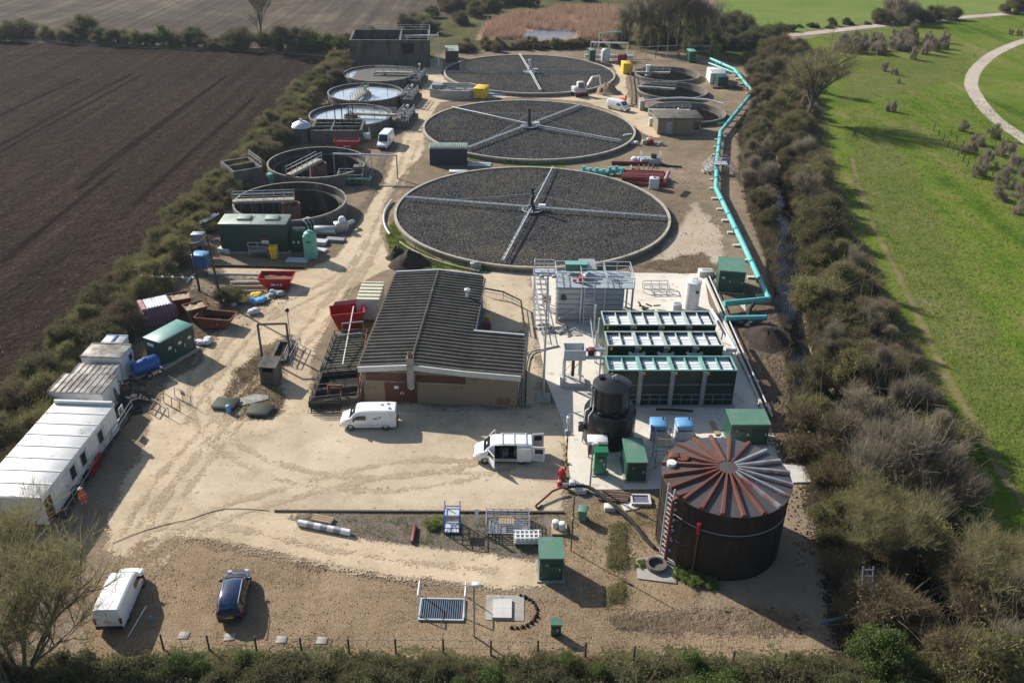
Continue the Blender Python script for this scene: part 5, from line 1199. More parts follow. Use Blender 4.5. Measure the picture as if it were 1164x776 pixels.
for k, aa in enumerate((268, 275)): mb = MB(); mb.tube([wallpt(R(aa), .1, .4), wallpt(R(aa), .1, 3.0)], .05, 6); mb.build('downpipe', 'darktank', t)
mb = MB(); pts = [wallpt(R(x), .06, 4.25 - .0 * x) for x in range(200, 330, 8)]; mb.tube(pts, .035, 5); mb.build('cable', 'grey', t)
# sump ring beside the tank
q = P(746, 645); t = thing('sump_ring', 'round concrete sump with pale apron at the foot of the tank ladder', 'sump', q)
mb = MB(); mb.prism([(-1.5, -1.2), (1.2, -1.6), (1.7, .6), (.4, 1.3), (-1.4, .8)], .01, .1); mb.build('apron', 'conc', t)
mb = MB(); mb.lathe([(.75, .1), (.75, .45), (.6, .45), (.6, .15), (.001, .14)], 20); mb.build('ring', 'oldconc', t)
# scaffold tower between kiosk and tank
q = P(744, 533); t = thing('scaffold_tower', 'grey tubular scaffold tower squeezed between the kiosk and digester tank', 'scaffold', q)
for x, y in ((0, 0), (1.3, 0), (0, 1.6), (1.3, 1.6)):
    mb = MB(); mb.tube([(x, y, 0), (x, y, 3.2)], .04, 6); mb.build('standard', 'grey', t)
mb = MB()
for z in (.7, 1.5, 2.3, 3.1):
    for a, b in (((0, 0), (1.3, 0)), ((0, 1.6), (1.3, 1.6)), ((0, 0), (0, 1.6)), ((1.3, 0), (1.3, 1.6))): mb.bar((*a, z), (*b, z), .05)
mb.bar((0, 0, .1), (1.3, 0, 2.0), .04); mb.bar((0, 1.6, 2), (1.3, 1.6, 3.1), .04); mb.build('ledger', 'grey', t)
mb = MB(); mb.box(.05, .05, 2.33, 1.25, 1.55, 2.38); mb.build('board', 'wood', t)

# ================================================================== TEAL PIPELINE
def pipeline(name, label, pts, z, r, m, sup=None, cat='pipe', supm='newconc', flange=True):
    t = thing(name, label, cat); W = [P(x, y, z) for x, y in pts]
    mb = MB(); mb.tube(W, r, 12); mb.build('pipe', m, t)
    if flange:
        for p, q in zip(W[:-1], W[1:]):
            L = (q - p).length; k = int(L / 6)
            for i in range(1, k + 1):
                c = p + (q - p) * (i / (k + 1)); d = (q - p).normalized() * .06; f = MB(); f.tube([c - d, c + d], r * 1.35, 12); f.build('flange', m, t)
    if sup:
        for p, q in zip(W[:-1], W[1:]):
            L = (q - p).length; k = max(1, int(L / sup))
            d = (q - p).normalized(); nrm = Vector((-d.y, d.x, 0))
            for i in range(k):
                c = p + (q - p) * ((i + .5) / k); s = MB()
                s.bar((c - nrm * .9).to_tuple()[:2] + (.13,), (c + nrm * .9).to_tuple()[:2] + (.13,), .5, .22)
                if z - r > .3: s.bar((c.x, c.y, .24), (c.x, c.y, z - r), .2)
                s.build('support', supm, t)
    return t


t = pipeline('teal_pipeline', 'long teal pipeline on white sleepers running down the right edge of the site', [(808, 67), (835, 79), (856, 105), (819, 150), (815, 185), (814, 214), (846, 280), (874, 340), (823, 345)], 0.95, .36, 'teal', 4.2)
t = pipeline('teal_pipe_section', 'short loose-ended teal pipe section below the elbow of the long pipeline', [(824, 362), (871, 361)], 0.6, .33, 'teal', 3)
t = pipeline('teal_pipe_section', 'far teal pipe leg running beside the start of the pipeline near the trees', [(806, 72), (832, 82), (842, 84)], 0.7, .25, 'teal', 4, flange=False)
tag(MB().tube(smooth([P(857, 345, .9), P(852, 352, .8), P(849, 362, .5), P(840, 368, .25), P(822, 361, .2)], 5), .22, 9).build('black_hose', 'rubber'), 'thick black hose looping from the teal pipe elbow to the ground', 'hose')
t = thing('pipe_crossover', 'galvanised stile with steps and rails crossing over the teal pipeline', 'stile', P(816, 196))
mb = MB(); mb.box(-1.1, -.8, 1.5, 1.3, .8, 1.6)
for sx in (-1, 1):
    for k in range(4):
        x = (1.2 + k * .35) * sx; mb.box(min(x, x + .35 * sx), -.8, 1.2 - k * .35, max(x, x + .35 * sx), .8, 1.26 - k * .35)
for x in (-1.1, 1.3):
    for y in (-.75, .75): mb.bar((x, y, 0), (x, y, 1.5), .1)
mb.build('platform', 'palegalv', t)
for y in (-.78, .78): mb = MB(); rail(mb, [(-2.5, y, .1), (-1.1, y, 1.6), (1.3, y, 1.6), (2.6, y, .1)], 1.0, 1.3, .035); mb.build('handrail', 'palegalv', t)
# ---- white concrete block
t = tag(MB().rbox(-.9, -.6, 0, .9, .6, .75, .06).build('concrete_block', 'newconc', None, P(802, 313)), 'hollow pale concrete block left of the corner green kiosk', 'block')
MB().box(-.45, -.25, .752, .45, .25, .76).build('recess_shade', 'grey', t)  # flat grey plate on the solid top paints the shaded hollow
t = thing('steel_trestle', 'pale steel trestle frame lying on the slab behind the filters', 'trestle', P(747, 333))
mb = MB(); rail(mb, [(-1.6, 0, .05), (1.4, .2, .05)], .9, 1.0, .05); rail(mb, [(-1.6, 1.3, .05), (1.4, 1.5, .05)], .9, 1.0, .05)
for x in (-1.6, -.1, 1.4): mb.bar((x, 0, .95), (x, 1.4, .95), .07)
mb.build('frame', 'palegalv', t)
t = tag(MB().rbox(-.5, -.5, .02, .5, .5, .8, .05).build('white_crate', 'palegrey', None, P(769, 352)), 'open pale crate on the slab left of the white cylinder', 'crate')
MB().box(-.35, -.35, .802, .35, .35, .81).build('recess_shade', 'grey', t)  # grey plate on the closed box paints the crate's shaded inside
for px, py, m_, lb in ((735, 352, 'dkwood', 'heap of brown offcuts behind the rear filter row'), (618, 375, 'grey', 'bundle of dark fittings on the slab beside the mast'), (646, 378, 'grey', 'grey pump lying on the slab below the steel tank')):
    mb = MB(); 
    for k in range(9):
        a = rnd.uniform(0, 6.28); x, y = rnd.uniform(-.8, .8), rnd.uniform(-.5, .5); mb.bar((x, y, .1 + .05 * k), (x + .8 * math.cos(a), y + .6 * math.sin(a), .15 + .06 * k), .16, .12)
    tag(mb.build('fittings_heap', m_, None, P(px, py)), lb, 'heap')
tag(MB().tube(smooth([P(597, 458, .1), P(601, 405, .2), P(618, 397, .1), P(636, 393, .1)], 4), .06, 6).build('black_cable', 'rubber'), 'black cable trailing from the workshop wall to the sampling frame', 'cable')
t = thing('orange_lifebuoy', 'orange lifebuoy on a white board left of the steel tank stairs', 'lifebuoy', P(621, 352))
mb = MB(); mb.box(-.5, 0, .8, .5, .06, 1.8); mb.bar((0, .03, 0), (0, .03, .8), .1); mb.build('board', 'white', t)
mb = MB(); pts = [(.28 * math.cos(k * PI / 8), -.06, 1.3 + .28 * math.sin(k * PI / 8)) for k in range(17)]; mb.tube(pts, .09, 7); mb.build('ring', 'orange', t)
# handrail along yard-side of slab
t = thing('slab_handrail', 'thin galvanised handrail along the left edge of the new slab', 'handrail')
mb = MB(); rail(mb, PP([(606, 312), (610, 345), (618, 388)], .02), 1.1, 2.0, .03); mb.build('rail', 'galv', t)
# ================================================================== VEHICLES
def loft(mb, secs, skip=(), mi=0, smooth_=True, mfun=None):
    """secs: list of (x, [(y,z)...]) closed sections; skip: (station, side index) faces left open"""
    n = len(secs[0][1]); vs = []
    for x, s in secs: vs += [(x, y, z) for y, z in s]
    o = len(mb.v)
    mb.v += vs
    for i in range(len(secs) - 1):
        for j in range(n):
            if (i, j) in skip: continue
            mb.f.append((o + i * n + j, o + i * n + (j + 1) % n, o + (i + 1) * n + (j + 1) % n, o + (i + 1) * n + j)); mb.m.append(mfun(i, j) if mfun else mi); mb.s.append(smooth_)
    return o, n


def wheel(parent, x, y, r=.34, w=.22):
    s = 1 if y > 0 else -1
    mb = MB(); prof = [(r * .62, -w / 2), (r * .95, -w / 2), (r, -w / 4), (r, w / 4), (r * .95, w / 2), (r * .62, w / 2)]
    mb.lathe(prof, 22); q = mb.build('wheel', 'rubber', parent, (x, y, r)); q.rotation_euler = (R(90), 0, 0)
    mb = MB(); mb.lathe([(r * .63, -w * .35), (r * .5, -w * .42), (.05, -w * .36), (.001, -w * .36)], 18); mb.lathe([(r * .63, w * .35), (r * .5, w * .42), (.05, w * .36), (.001, w * .36)], 18)
    mb.build('rim', 'grey', q)


def van(label, loc, rz, L=4.97, Wd=1.96, H=1.95, open_doors=False, roof_marks=False, rack=False, logo=False, dirt=None, name='white_van', group='white vans on the site', body='vanwhite', far=False):
    """panel van, front towards +x"""
    t = thing(name, label, 'van', loc, rz, group)
    hw = Wd / 2; f = L / 2
    # station: x, floor z, belt half-width, belt z, roof half width, roof z
    st = [(-f, .42, hw * .94, 1.05, hw * .80, H * .93), (-f + .10, .30, hw * .985, 1.05, hw * .84, H * .985), (-f + .6, .28, hw, 1.06, hw * .86, H), (-f + 1.35, .28, hw, 1.06, hw * .86, H + .01), (-.2, .28, hw, 1.06, hw * .86, H + .01), (.12, .28, hw, 1.06, hw * .86, H), (.75, .28, hw, 1.06, hw * .85, H * .985),
          (1.02, .28, hw, 1.06, hw * .83, H * .955), (1.42, .28, hw * .995, 1.06, hw * .80, 1.52), (1.72, .28, hw * .985, 1.02, hw * .76, 1.17), (2.05, .28, hw * .96, .92, hw * .70, 1.06), (f - .10, .30, hw * .86, .78, hw * .60, .90), (f, .40, hw * .72, .62, hw * .52, .74)]

    def sec(s):
        x, z0, b, bz, r, rz_ = s
        return (x, [(-b * .93, z0), (b * .93, z0), (b, z0 + .18), (b, bz), (b * .5 + r * .5, (bz + rz_) / 2 + .06), (r, rz_ - .07), (r * .86, rz_), (0, rz_ + .02), (-r * .86, rz_), (-r, rz_ - .07), (-b * .5 - r * .5, (bz + rz_) / 2 + .06), (-b, bz), (-b, z0 + .18)])
    secs = [sec(s) for s in st]
    mb = MB(); skip = set()
    if open_doors:
        for i in (4, 5): skip |= {(i, 2), (i, 3), (i, 4)}       # cab door aperture, left side
        for i in (3,): skip |= {(i, 2), (i, 3), (i, 4)}          # sliding side door
    o, n = loft(mb, secs, skip)
    if not open_doors: mb.f.append(tuple(o + j for j in range(n - 1, -1, -1))); mb.m.append(0); mb.s.append(False)
    k = o + (len(secs) - 1) * n; mb.f.append(tuple(k + j for j in range(n))); mb.m.append(0); mb.s.append(False)
    bd = mb.build('body', body, t, sharp=28)
    # windscreen: slightly proud of the body between stations 7 and 9
    def quad(pts, name, m_, parent=t, th=.012):
        a = [Vector(p) for p in pts]; nn = (a[1] - a[0]).cross(a[2] - a[0]).normalized() * th
        q = MB(); q.hexa([v for v in a] + [v + nn for v in a]); return q.build(name, m_, parent)
    s7, s9 = st[7], st[9]
    quad([(s9[0] - .06, -s9[4] * .98, s9[5] + .05), (s9[0] - .06, s9[4] * .98, s9[5] + .05), (s7[0] + .10, s7[4] * .86, s7[5] - .10), (s7[0] + .10, -s7[4] * .86, s7[5] - .10)], 'windscreen', 'glass', th=.05)
    for sy in (1, -1):
        if open_doors and sy == 1: continue
        y0, y1 = hw + .004, hw * .93
        pts = [(.18, sy * y0, 1.13), (1.30, sy * (y0 - .005), 1.13), (.98, sy * hw * .925, 1.50), (.18, sy * hw * .945, 1.56)]
        if sy == -1: pass
        else: pts = pts[::-1]
        quad(pts, 'side_window', 'glass', th=.02)
    if not far:
        for sy in (1, -1):
            mb = MB(); mb.rbox(1.18, min(sy * hw, sy * (hw + .26)), 1.12, 1.34, max(sy * hw, sy * (hw + .26)), 1.36, .03); mb.build('mirror', 'black', t)
            mb = MB(); mb.box(-.02, min(sy * (hw + .003), sy * (hw + .012)), .45, .0, max(sy * (hw + .003), sy * (hw + .012)), 1.6)
            mb.box(-f + .5, min(sy * (hw + .003), sy * (hw + .014)), .52, 1.2, max(sy * (hw + .003), sy * (hw + .014)), .60); mb.build('side_trim', 'palegrey', t)
    for sy in (1, -1):
        mb = MB(); mb.hexa([(2.14, sy * hw * .60 - .13, .70), (f - .03, sy * hw * .60 - .13, .66), (f - .16, sy * hw * .60 + .13, .66), (2.14, sy * hw * .60 + .2, .72), (2.14, sy * hw * .60 - .13, .98), (f - .04, sy * hw * .60 - .13, .84), (f - .18, sy * hw * .60 + .13, .84), (2.14, sy * hw * .60 + .2, .98)] if sy > 0 else
                           [(2.14, sy * hw * .60 - .2, .72), (f - .16, sy * hw * .60 - .13, .66), (f - .03, sy * hw * .60 + .13, .66), (2.14, sy * hw * .60 + .13, .70), (2.14, sy * hw * .60 - .2, .98), (f - .18, sy * hw * .60 - .13, .84), (f - .04, sy * hw * .60 + .13, .84), (2.14, sy * hw * .60 + .13, .98)])
        mb.build('headlight', 'lamp', t)
        mb = MB(); mb.box(-f - .02, sy * hw * .85 - .09, .75, -f + .12, sy * hw * .85 + .09, 1.25); mb.build('tail_light', 'redlamp', t)
        for x in (f - .92, -f + .98): wheel(t, x, sy * (hw - .11))
    mb = MB(); mb.rbox(f - .16, -hw * .72, .32, f + .05, hw * .72, .60, .05); mb.build('front_bumper', 'black', t)
    mb = MB(); mb.rbox(-f - .07, -hw * .9, .32, -f + .08, hw * .9, .55, .04); mb.build('rear_bumper', 'black', t)
    if not open_doors:
        mb = MB(); mb.box(-f - .018, -.012, .6, -f + .002, .012, H * .9); mb.build('rear_door_seam', 'grey', t)
        mb = MB(); mb.box(-f - .02, -.26, .85, -f - .003, .26, .96); mb.build('number_plate', 'plate', t)
    if roof_marks:
        for x, y in ((-1.9, .35), (-1.2, -.2), (-1.75, -.35)):
            mb = MB(); mb.lathe([(.14, H + .0), (.12, H + .08), (.001, H + .09)], 12, 0, (x, y)); mb.build('roof_vent', 'grey', t)
    if logo:
        mb = MB(); mb.box(-.9, hw + .003, 1.20, -.4, hw + .012, 1.26); mb.box(-.75, hw + .003, 1.30, -.62, hw + .011, 1.36); mb.box(-1.15, hw + .003, 1.33, -.95, hw + .011, 1.42); mb.build('logo', 'blue', t)
    if rack:
        for x in (-1.9, -.9, .1):
            mb = MB(); mb.box(x - .03, -hw * .78, H + .05, x + .03, hw * .78, H + .09); mb.build('roof_bar', 'palegrey', t)
        for sy in (1, -1):
            mb = MB(); mb.box(-2.0, sy * hw * .8 - .02, H + .05, .3, sy * hw * .8 + .02, H + .08); mb.build('roof_rail', 'palegrey', t)
    if open_doors:
        mb = MB(); mb.box(-f + .1, -hw + .12, .34, .1, hw - .14, .38); mb.box(-f + .1, -hw + .10, .38, .1, -hw + .13, H - .15); mb.box(.1, -hw + .1, .38, .16, hw - .14, H - .15); mb.build('load_bay', 'dkwood', t)
        for k in range(5):
            mb = MB(); x = -2.1 + k * .42; mb.rbox(x, -.6 + .1 * (k % 2), .39, x + .36, .35, .7 + .12 * (k % 3), .03); mb.build('load', ('grey', 'red', 'wood', 'navy', 'grey')[k], t)
        mb = MB(); mb.rbox(.3, -.75, .5, .85, .75, .85, .06); mb.rbox(.2, -.75, .85, .4, .75, 1.5, .06); mb.build('seat', 'navy', t)
        def door(x0, x1, hinge, a, nm):
            w = x1 - x0; d = MB(); s = 1 if hinge == x1 else -1
            d.box(0, -.05, .36, w, 0, 1.08); d.box(0, -.05, 1.08, .08, 0, 1.58); d.box(w - .08, -.05, 1.08, w, 0, 1.5); d.box(.08, -.05, 1.5, w - .08, 0, 1.58)
            q = d.build(nm, body, t, (hinge, hw + .01, 0)); q.rotation_euler = (0, 0, a)
            g = MB(); g.box(.08, -.035, 1.08, w - .08, -.02, 1.5); g.build('window', 'glass', q); return q
        door(.12, 1.28, 1.28, R(180 - 62), 'cab_door')
        d = MB(); d.box(0, -.05, .36, 1.16, 0, 1.08); d.box(0, -.05, 1.08, .08, 0, 1.58); d.box(1.08, -.05, 1.08, 1.16, 0, 1.5); d.box(.08, -.05, 1.5, 1.08, 0, 1.58)
        q = d.build('cab_door', body, t, (1.28, -hw - .01, 0)); q.rotation_euler = (0, 0, R(180 + 62)); g = MB(); g.box(.08, -.035, 1.08, 1.08, -.02, 1.5); g.build('window', 'glass', q)
        d = MB(); d.box(-2.35, hw + .03, .36, -1.15, hw + .08, 1.72); d.build('sliding_door', body, t)
        for sy in (1, -1):
            d = MB(); d.box(0, -.03, .4, 1.0, .03, H - .1, 0); d.box(.1, -.036, .5, .9, -.031, 1.1, 1)
            q = d.build('rear_door', [body, 'palegrey'], t, (-f, sy * hw * .93, 0)); q.rotation_euler = (0, 0, R(180 - sy * 6))
            g = MB(); g.box(.15, -.04, 1.15, .85, .04, 1.65); g.build('window', 'glass', q)
    return t


def place(front, rear, z=0):
    a, b = P(*front), P(*rear); c = (a + b) / 2; d = a - b; return Vector((c.x, c.y, z)), math.atan2(d.y, d.x), d.length


# van centres from the ground points under nose and tail along the centreline
c, rz, L = place((386.5, 485.5), (452, 487.0)); van('white van with small blue logo parked across the yard in front of the workshop', Vector((c.x, c.y + .55, .0125)), PI + R(3), 5.0, roof_marks=True, logo=True)
c, rz, L = place((539, 523), (605, 524)); van('white van with its cab, side and rear doors standing open in the yard', Vector((c.x, c.y + .45, .0125)), PI + R(1), 4.97, open_doors=True, rack=True)
c, rz, L = place((147, 662), (126, 710)); van('white van parked on the gravel by the leafless tree, twig shadows on its roof', Vector((c.x + .2, c.y, .01)), rz, 5.1)
c, rz, L = place((437, 174), (440, 158)); van('small white van coming along the track towards the camera beside the red skip', Vector((c.x, c.y, .006)), R(-97), 5.4, H=2.4, far=True)
c, rz, L = place((712, 129), (694, 121)); van('white van parked beside the right edge of the middle filter bed', Vector((c.x, c.y, .006)), R(-43), 4.9, far=True)


def car(label, loc, rz):
    L, W, H = 4.5, 1.82, 1.62; t = thing('parked_car', label, 'car', loc, rz); hw = W / 2; f = L / 2
    st = [(-f, .42, hw * .86, .92, hw * .62, 1.0), (-f + .12, .34, hw * .96, .95, hw * .68, 1.32), (-f + .5, .25, hw, .95, hw * .70, H - .08), (-.9, .24, hw, .95, hw * .72, H), (.2, .24, hw, .95, hw * .72, H - .03), (.62, .24, hw, .95, hw * .70, H - .14), (1.02, .24, hw, .94, hw * .72, 1.22), (1.28, .24, hw * .99, .92, hw * .78, .99), (1.75, .26, hw * .95, .85, hw * .74, .92), (f - .1, .32, hw * .82, .7, hw * .6, .76), (f, .4, hw * .68, .58, hw * .5, .62)]

    def sec(s):
        x, z0, b, bz, r, rz_ = s
        return (x, [(-b * .9, z0), (b * .9, z0), (b, z0 + .2), (b, bz), (b * .42 + r * .58, (bz + rz_) / 2), (r, rz_ - .05), (r * .8, rz_), (0, rz_ + .03), (-r * .8, rz_), (-r, rz_ - .05), (-b * .42 - r * .58, (bz + rz_) / 2), (-b, bz), (-b, z0 + .2)])
    secs = [sec(s) for s in st]; mb = MB(); o, n = loft(mb, secs)
    mb.f.append(tuple(o + j for j in range(n - 1, -1, -1))); mb.m.append(0); mb.s.append(False); k = o + (len(secs) - 1) * n; mb.f.append(tuple(k + j for j in range(n))); mb.m.append(0); mb.s.append(False)
    mb.build('body', 'carblue', t, sharp=35)

    def quad(pts, name, m_, th):
        a = [Vector(p) for p in pts]; nn = (a[1] - a[0]).cross(a[2] - a[0]).normalized() * th; q = MB(); q.hexa(a + [v + nn for v in a]); return q.build(name, m_, t)
    quad([(1.24, -hw * .72, 1.03), (1.24, hw * .72, 1.03), (.66, hw * .62, H - .17), (.66, -hw * .62, H - .17)], 'windscreen', 'glass', .05)
    quad([(-f + .06, hw * .66, 1.08), (-f + .06, -hw * .66, 1.08), (-f + .44, -hw * .60, H - .14), (-f + .44, hw * .60, H - .14)], 'rear_window', 'glass', .05)
    for sy in (1, -1):
        for x0, x1, x2, x3 in ((-1.55, -.35, -.35, -1.45), (-.27, 1.0, .52, -.27)):
            p = [(x0, sy * (hw - .005), 1.0), (x1, sy * (hw - .005), 1.0), (x2, sy * hw * .78, H - .17), (x3, sy * hw * .78, H - .17)]
            quad(p if sy < 0 else p[::-1], 'side_window', 'glass', .02)
        mb = MB(); mb.tube([(-1.9, sy * hw * .68, H - .06), (-1.7, sy * hw * .70, H + .04), (.1, sy * hw * .70, H + .02), (.35, sy * hw * .69, H - .06)], .025, 6); mb.build('roof_rail', 'galv', t)
        mb = MB(); mb.rbox(.85, min(sy * hw, sy * (hw + .2)), .98, 1.0, max(sy * hw, sy * (hw + .2)), 1.14, .03); mb.build('mirror', 'carblue', t)
        mb = MB(); mb.box(f - .32, sy * hw * .62 - .16, .66, f - .1, sy * hw * .62 + .14, .78); mb.build('headlight', 'lamp', t)
        mb = MB(); mb.box(-f - .02, sy * hw * .78 - .12, .8, -f + .1, sy * hw * .78 + .08, 1.0); mb.build('tail_light', 'redlamp', t)
        for x in (1.35, -1.32): wheel(t, x, sy * (hw - .1), .33, .2)
    mb = MB(); mb.box(-f - .02, -.26, .62, -f - .002, .26, .73); mb.build('number_plate', 'plate', t)
    mb = MB(); mb.rbox(-f - .04, -hw * .84, .34, -f + .1, hw * .84, .58, .05); mb.build('rear_bumper', 'black', t)
    mb = MB(); mb.tube([(-1.5, 0, H), (-1.75, 0, H + .22)], .012, 5); mb.build('aerial', 'black', t)
    return t


c, rz, L = place((272, 659), (263, 706)); car('dark blue estate car parked alone on the gravel', Vector((c.x, c.y, .01)), rz)

# ---- mini excavator
t = thing('mini_excavator', 'white and red tracked excavator with bent arm beside the far bed', 'excavator', P(659, 109), R(20))
for sy in (1, -1):
    mb = MB(); pr = [(-1.3, .05), (1.3, .05), (1.55, .3), (1.3, .6), (-1.3, .6), (-1.55, .3)]; y0, y1 = (.6, 1.05) if sy > 0 else (-1.05, -.6)
    n = len(pr); mb.add([(x, y0, z) for x, z in pr] + [(x, y1, z) for x, z in pr], [tuple(range(n - 1, -1, -1)), tuple(range(n, 2 * n))] + [(i, (i + 1) % n, n + (i + 1) % n, n + i) for i in range(n)]); mb.build('track', 'rubber', t)
mb = MB(); mb.rbox(-1.6, -1.0, .95, 1.1, 1.0, 1.4, .12); mb.rbox(-1.7, -.95, 1.4, -.6, .95, 2.0, .15); mb.build('body', 'palegrey', t)
mb = MB(); mb.rbox(-1.2, -1.0, .6, 1.2, 1.0, .95, .08); mb.build('undercarriage', 'red', t)
mb = MB(); mb.rbox(-.5, 0, 1.35, 1.0, .95, 2.85, .12); cb = mb.build('cab', 'white', t)
mb = MB(); mb.box(-.3, .951, 1.6, .85, .97, 2.6); mb.box(1.001, .12, 1.6, 1.02, .85, 2.65); mb.box(-.3, -.02, 1.6, .85, -.003, 2.6); mb.build('window', 'glass', cb)
mb = MB(); mb.bar((1.0, -.3, 1.3), (2.6, -.3, 3.8), .3, .4); mb.bar((2.6, -.3, 3.8), (4.2, -.3, 3.9), .28, .36); mb.build('boom', 'palegalv', t)
mb = MB(); mb.bar((4.2, -.3, 3.9), (4.7, -.3, 1.4), .24, .3); mb.build('dipper_arm', 'palegalv', t)
mb = MB(); mb.hexa([(4.3, -.65, .5), (5.0, -.65, .6), (5.0, .05, .6), (4.3, .05, .5), (4.5, -.65, 1.4), (5.0, -.65, 1.4), (5.0, .05, 1.4), (4.5, .05, 1.4)]); mb.build('bucket', 'rust', t)
tag(MB().mound(3.2, 3.0, 2.0, 0, 4).build('spoil_heap', 'sand', None, P(690, 105)), 'sandy spoil heap beside the excavator arm at the far bed', 'soil heap')
tag(MB().mound(3.0, 2.3, 1.8, 0, 9, 22, 9).build('spoil_heap', 'spoil', None, P(467, 300)), 'dark compost heap at the left rim of the nearest bed', 'soil heap')
tag(MB().mound(1.6, 1.5, 1.5, 0, 14, 16, 6).build('spoil_heap', 'spoil', None, P(452, 292)), 'smaller dark heap behind the compost heap by the track', 'soil heap')
tag(MB().mound(2.6, 3.6, 1.2, 0, 21, 18, 7).build('spoil_heap', 'spoil', None, P(872, 385)), 'dark dug earth mound below the teal pipe elbow', 'soil heap')


# ================================================================== PEOPLE
def person(label, loc, rz, top='orange', legs='orange', lean=0.0, helmet='hardhat', arm=(25, 10)):
    t = thing('person', label, 'person', loc, rz)
    me = bpy.data.meshes.new('person'); H = 1.76
    V = [(0, 0, .95), (0, -.01, 1.18), (0, -.01 + lean * .2, 1.40), (0, lean * .3, 1.52), (0, lean * .34 + .01, 1.60), (0, lean * .36 + .02, 1.71)]
    rad = [.165, .15, .17, .065, .075, .095]; E = [(0, 1), (1, 2), (2, 3), (3, 4), (4, 5)]
    for s in (-1, 1):
        k = len(V); V += [(.11 * s, 0, .88), (.13 * s, .06 * s, .50), (.14 * s, .02 * s - .02, .10), (.145 * s, .02 * s + .12, .045)]; rad += [.115, .08, .055, .045]; E += [(0, k), (k, k + 1), (k + 1, k + 2), (k + 2, k + 3)]
        k = len(V); a = R(arm[0] if s > 0 else arm[1])
        sh = Vector((.21 * s, lean * .2, 1.40)); el = sh + Vector((.06 * s, math.sin(a) * .28, -math.cos(a) * .28)); wr = el + Vector((-.02 * s, math.sin(a + .7) * .25, -math.cos(a + .7) * .25)); hd = wr + (wr - el).normalized() * .09
        V += [tuple(sh), tuple(el), tuple(wr), tuple(hd)]; rad += [.075, .055, .04, .04]; E += [(2, k), (k, k + 1), (k + 1, k + 2), (k + 2, k + 3)]
    me.from_pydata(V, E, []); o = bpy.data.objects.new('body', me); COL.objects.link(o); o.parent = t
    sk_ = o.modifiers.new('skin', 'SKIN'); 
    for i, q in enumerate(me.skin_vertices[0].data): q.radius = (rad[i], rad[i]); q.use_root = (i == 0)
    o.modifiers.new('sub', 'SUBSURF').levels = 1; o.modifiers['sub'].render_levels = 2
    # cloth / skin / boots by height in the material
    m = bpy.data.materials.new('workwear'); m.use_nodes = True; n = m.node_tree.nodes; l = m.node_tree.links
    tc = n.new('ShaderNodeTexCoord'); sp = n.new('ShaderNodeSeparateXYZ'); l.new(tc.outputs['Object'], sp.inputs[0])
    mr = n.new('ShaderNodeMapRange'); mr.inputs[2].default_value = 1.9; mr.inputs[4].default_value = 1.0; l.new(sp.outputs['Z'], mr.inputs[0])
    rp = n.new('ShaderNodeValToRGB'); rp.color_ramp.interpolation = 'CONSTANT'; el = rp.color_ramp.elements
    oc = (0.80, 0.13, 0.04, 1) if top == 'orange' else (0.6, .04, .04, 1); lc = (0.02, .025, .05, 1) if legs == 'navy' else (0.75, .12, .04, 1)
    el[0].position = 0; el[0].color = (.02, .02, .02, 1); el[1].position = .12 / 1.9; el[1].color = lc
    for z, c in ((.40, (.6, .6, .6, 1)), (.47, lc), (.93, oc), (1.12, (.7, .7, .68, 1)), (1.18, oc), (1.53, (.45, .26, .18, 1))): q = el.new(z / 1.9); q.color = c
    l.new(mr.outputs[0], rp.inputs[0]); l.new(rp.outputs[0], n['Principled BSDF'].inputs['Base Color']); n['Principled BSDF'].inputs['Roughness'].default_value = .8
    me.materials.append(m)
    hx = Vector((0, lean * .36 + .02, 1.71))
    mb = MB(); mb.lathe([(.16, 1.74), (.165, 1.755), (.125, 1.77), (.12, 1.82), (.07, 1.87), (.001, 1.885)], 16, 0, (0, hx.y)); mb.build('helmet', helmet, t)
    return t


person('worker in an orange suit and white helmet on the boardwalk by the longest cabin', P(97, 577) + Vector((0, 0, .17)), R(-140), arm=(35, 15))
person('worker in orange standing beside the teal pipeline at its rightmost bend', P(849, 107), R(150), lean=.5)
person('worker in red by the far railings above the right settling tanks', P(771, 67), R(30), top='red', legs='navy')
person('worker in orange behind the white van near the middle bed', P(711, 117), R(200), lean=.3)
t = thing('traffic_cone', 'red and white traffic cone at the foot of the striped post', 'cone', P(636, 551)); mb = MB(); mb.rbox(-.25, -.25, .01, .25, .25, .08, .03); mb.lathe([(.2, .08), (.14, .4)], 14); mb.lathe([(.10, .62), (.05, .95), (.001, .95)], 14); mb.build('body', 'red', t); mb = MB(); mb.lathe([(.14, .4), (.10, .62)], 14); mb.build('band', 'white', t)
t = thing('red_hydrant', 'red hydrant with round cap behind the traffic cone', 'hydrant', P(638, 545)); mb = MB(); mb.lathe([(.3, .01), (.3, .1), (.2, .12), (.2, .8), (.3, .85), (.25, 1.05), (.001, 1.15)], 14); mb.tube([(-.35, 0, .6), (.35, 0, .6)], .1, 8); mb.build('body', 'red', t)
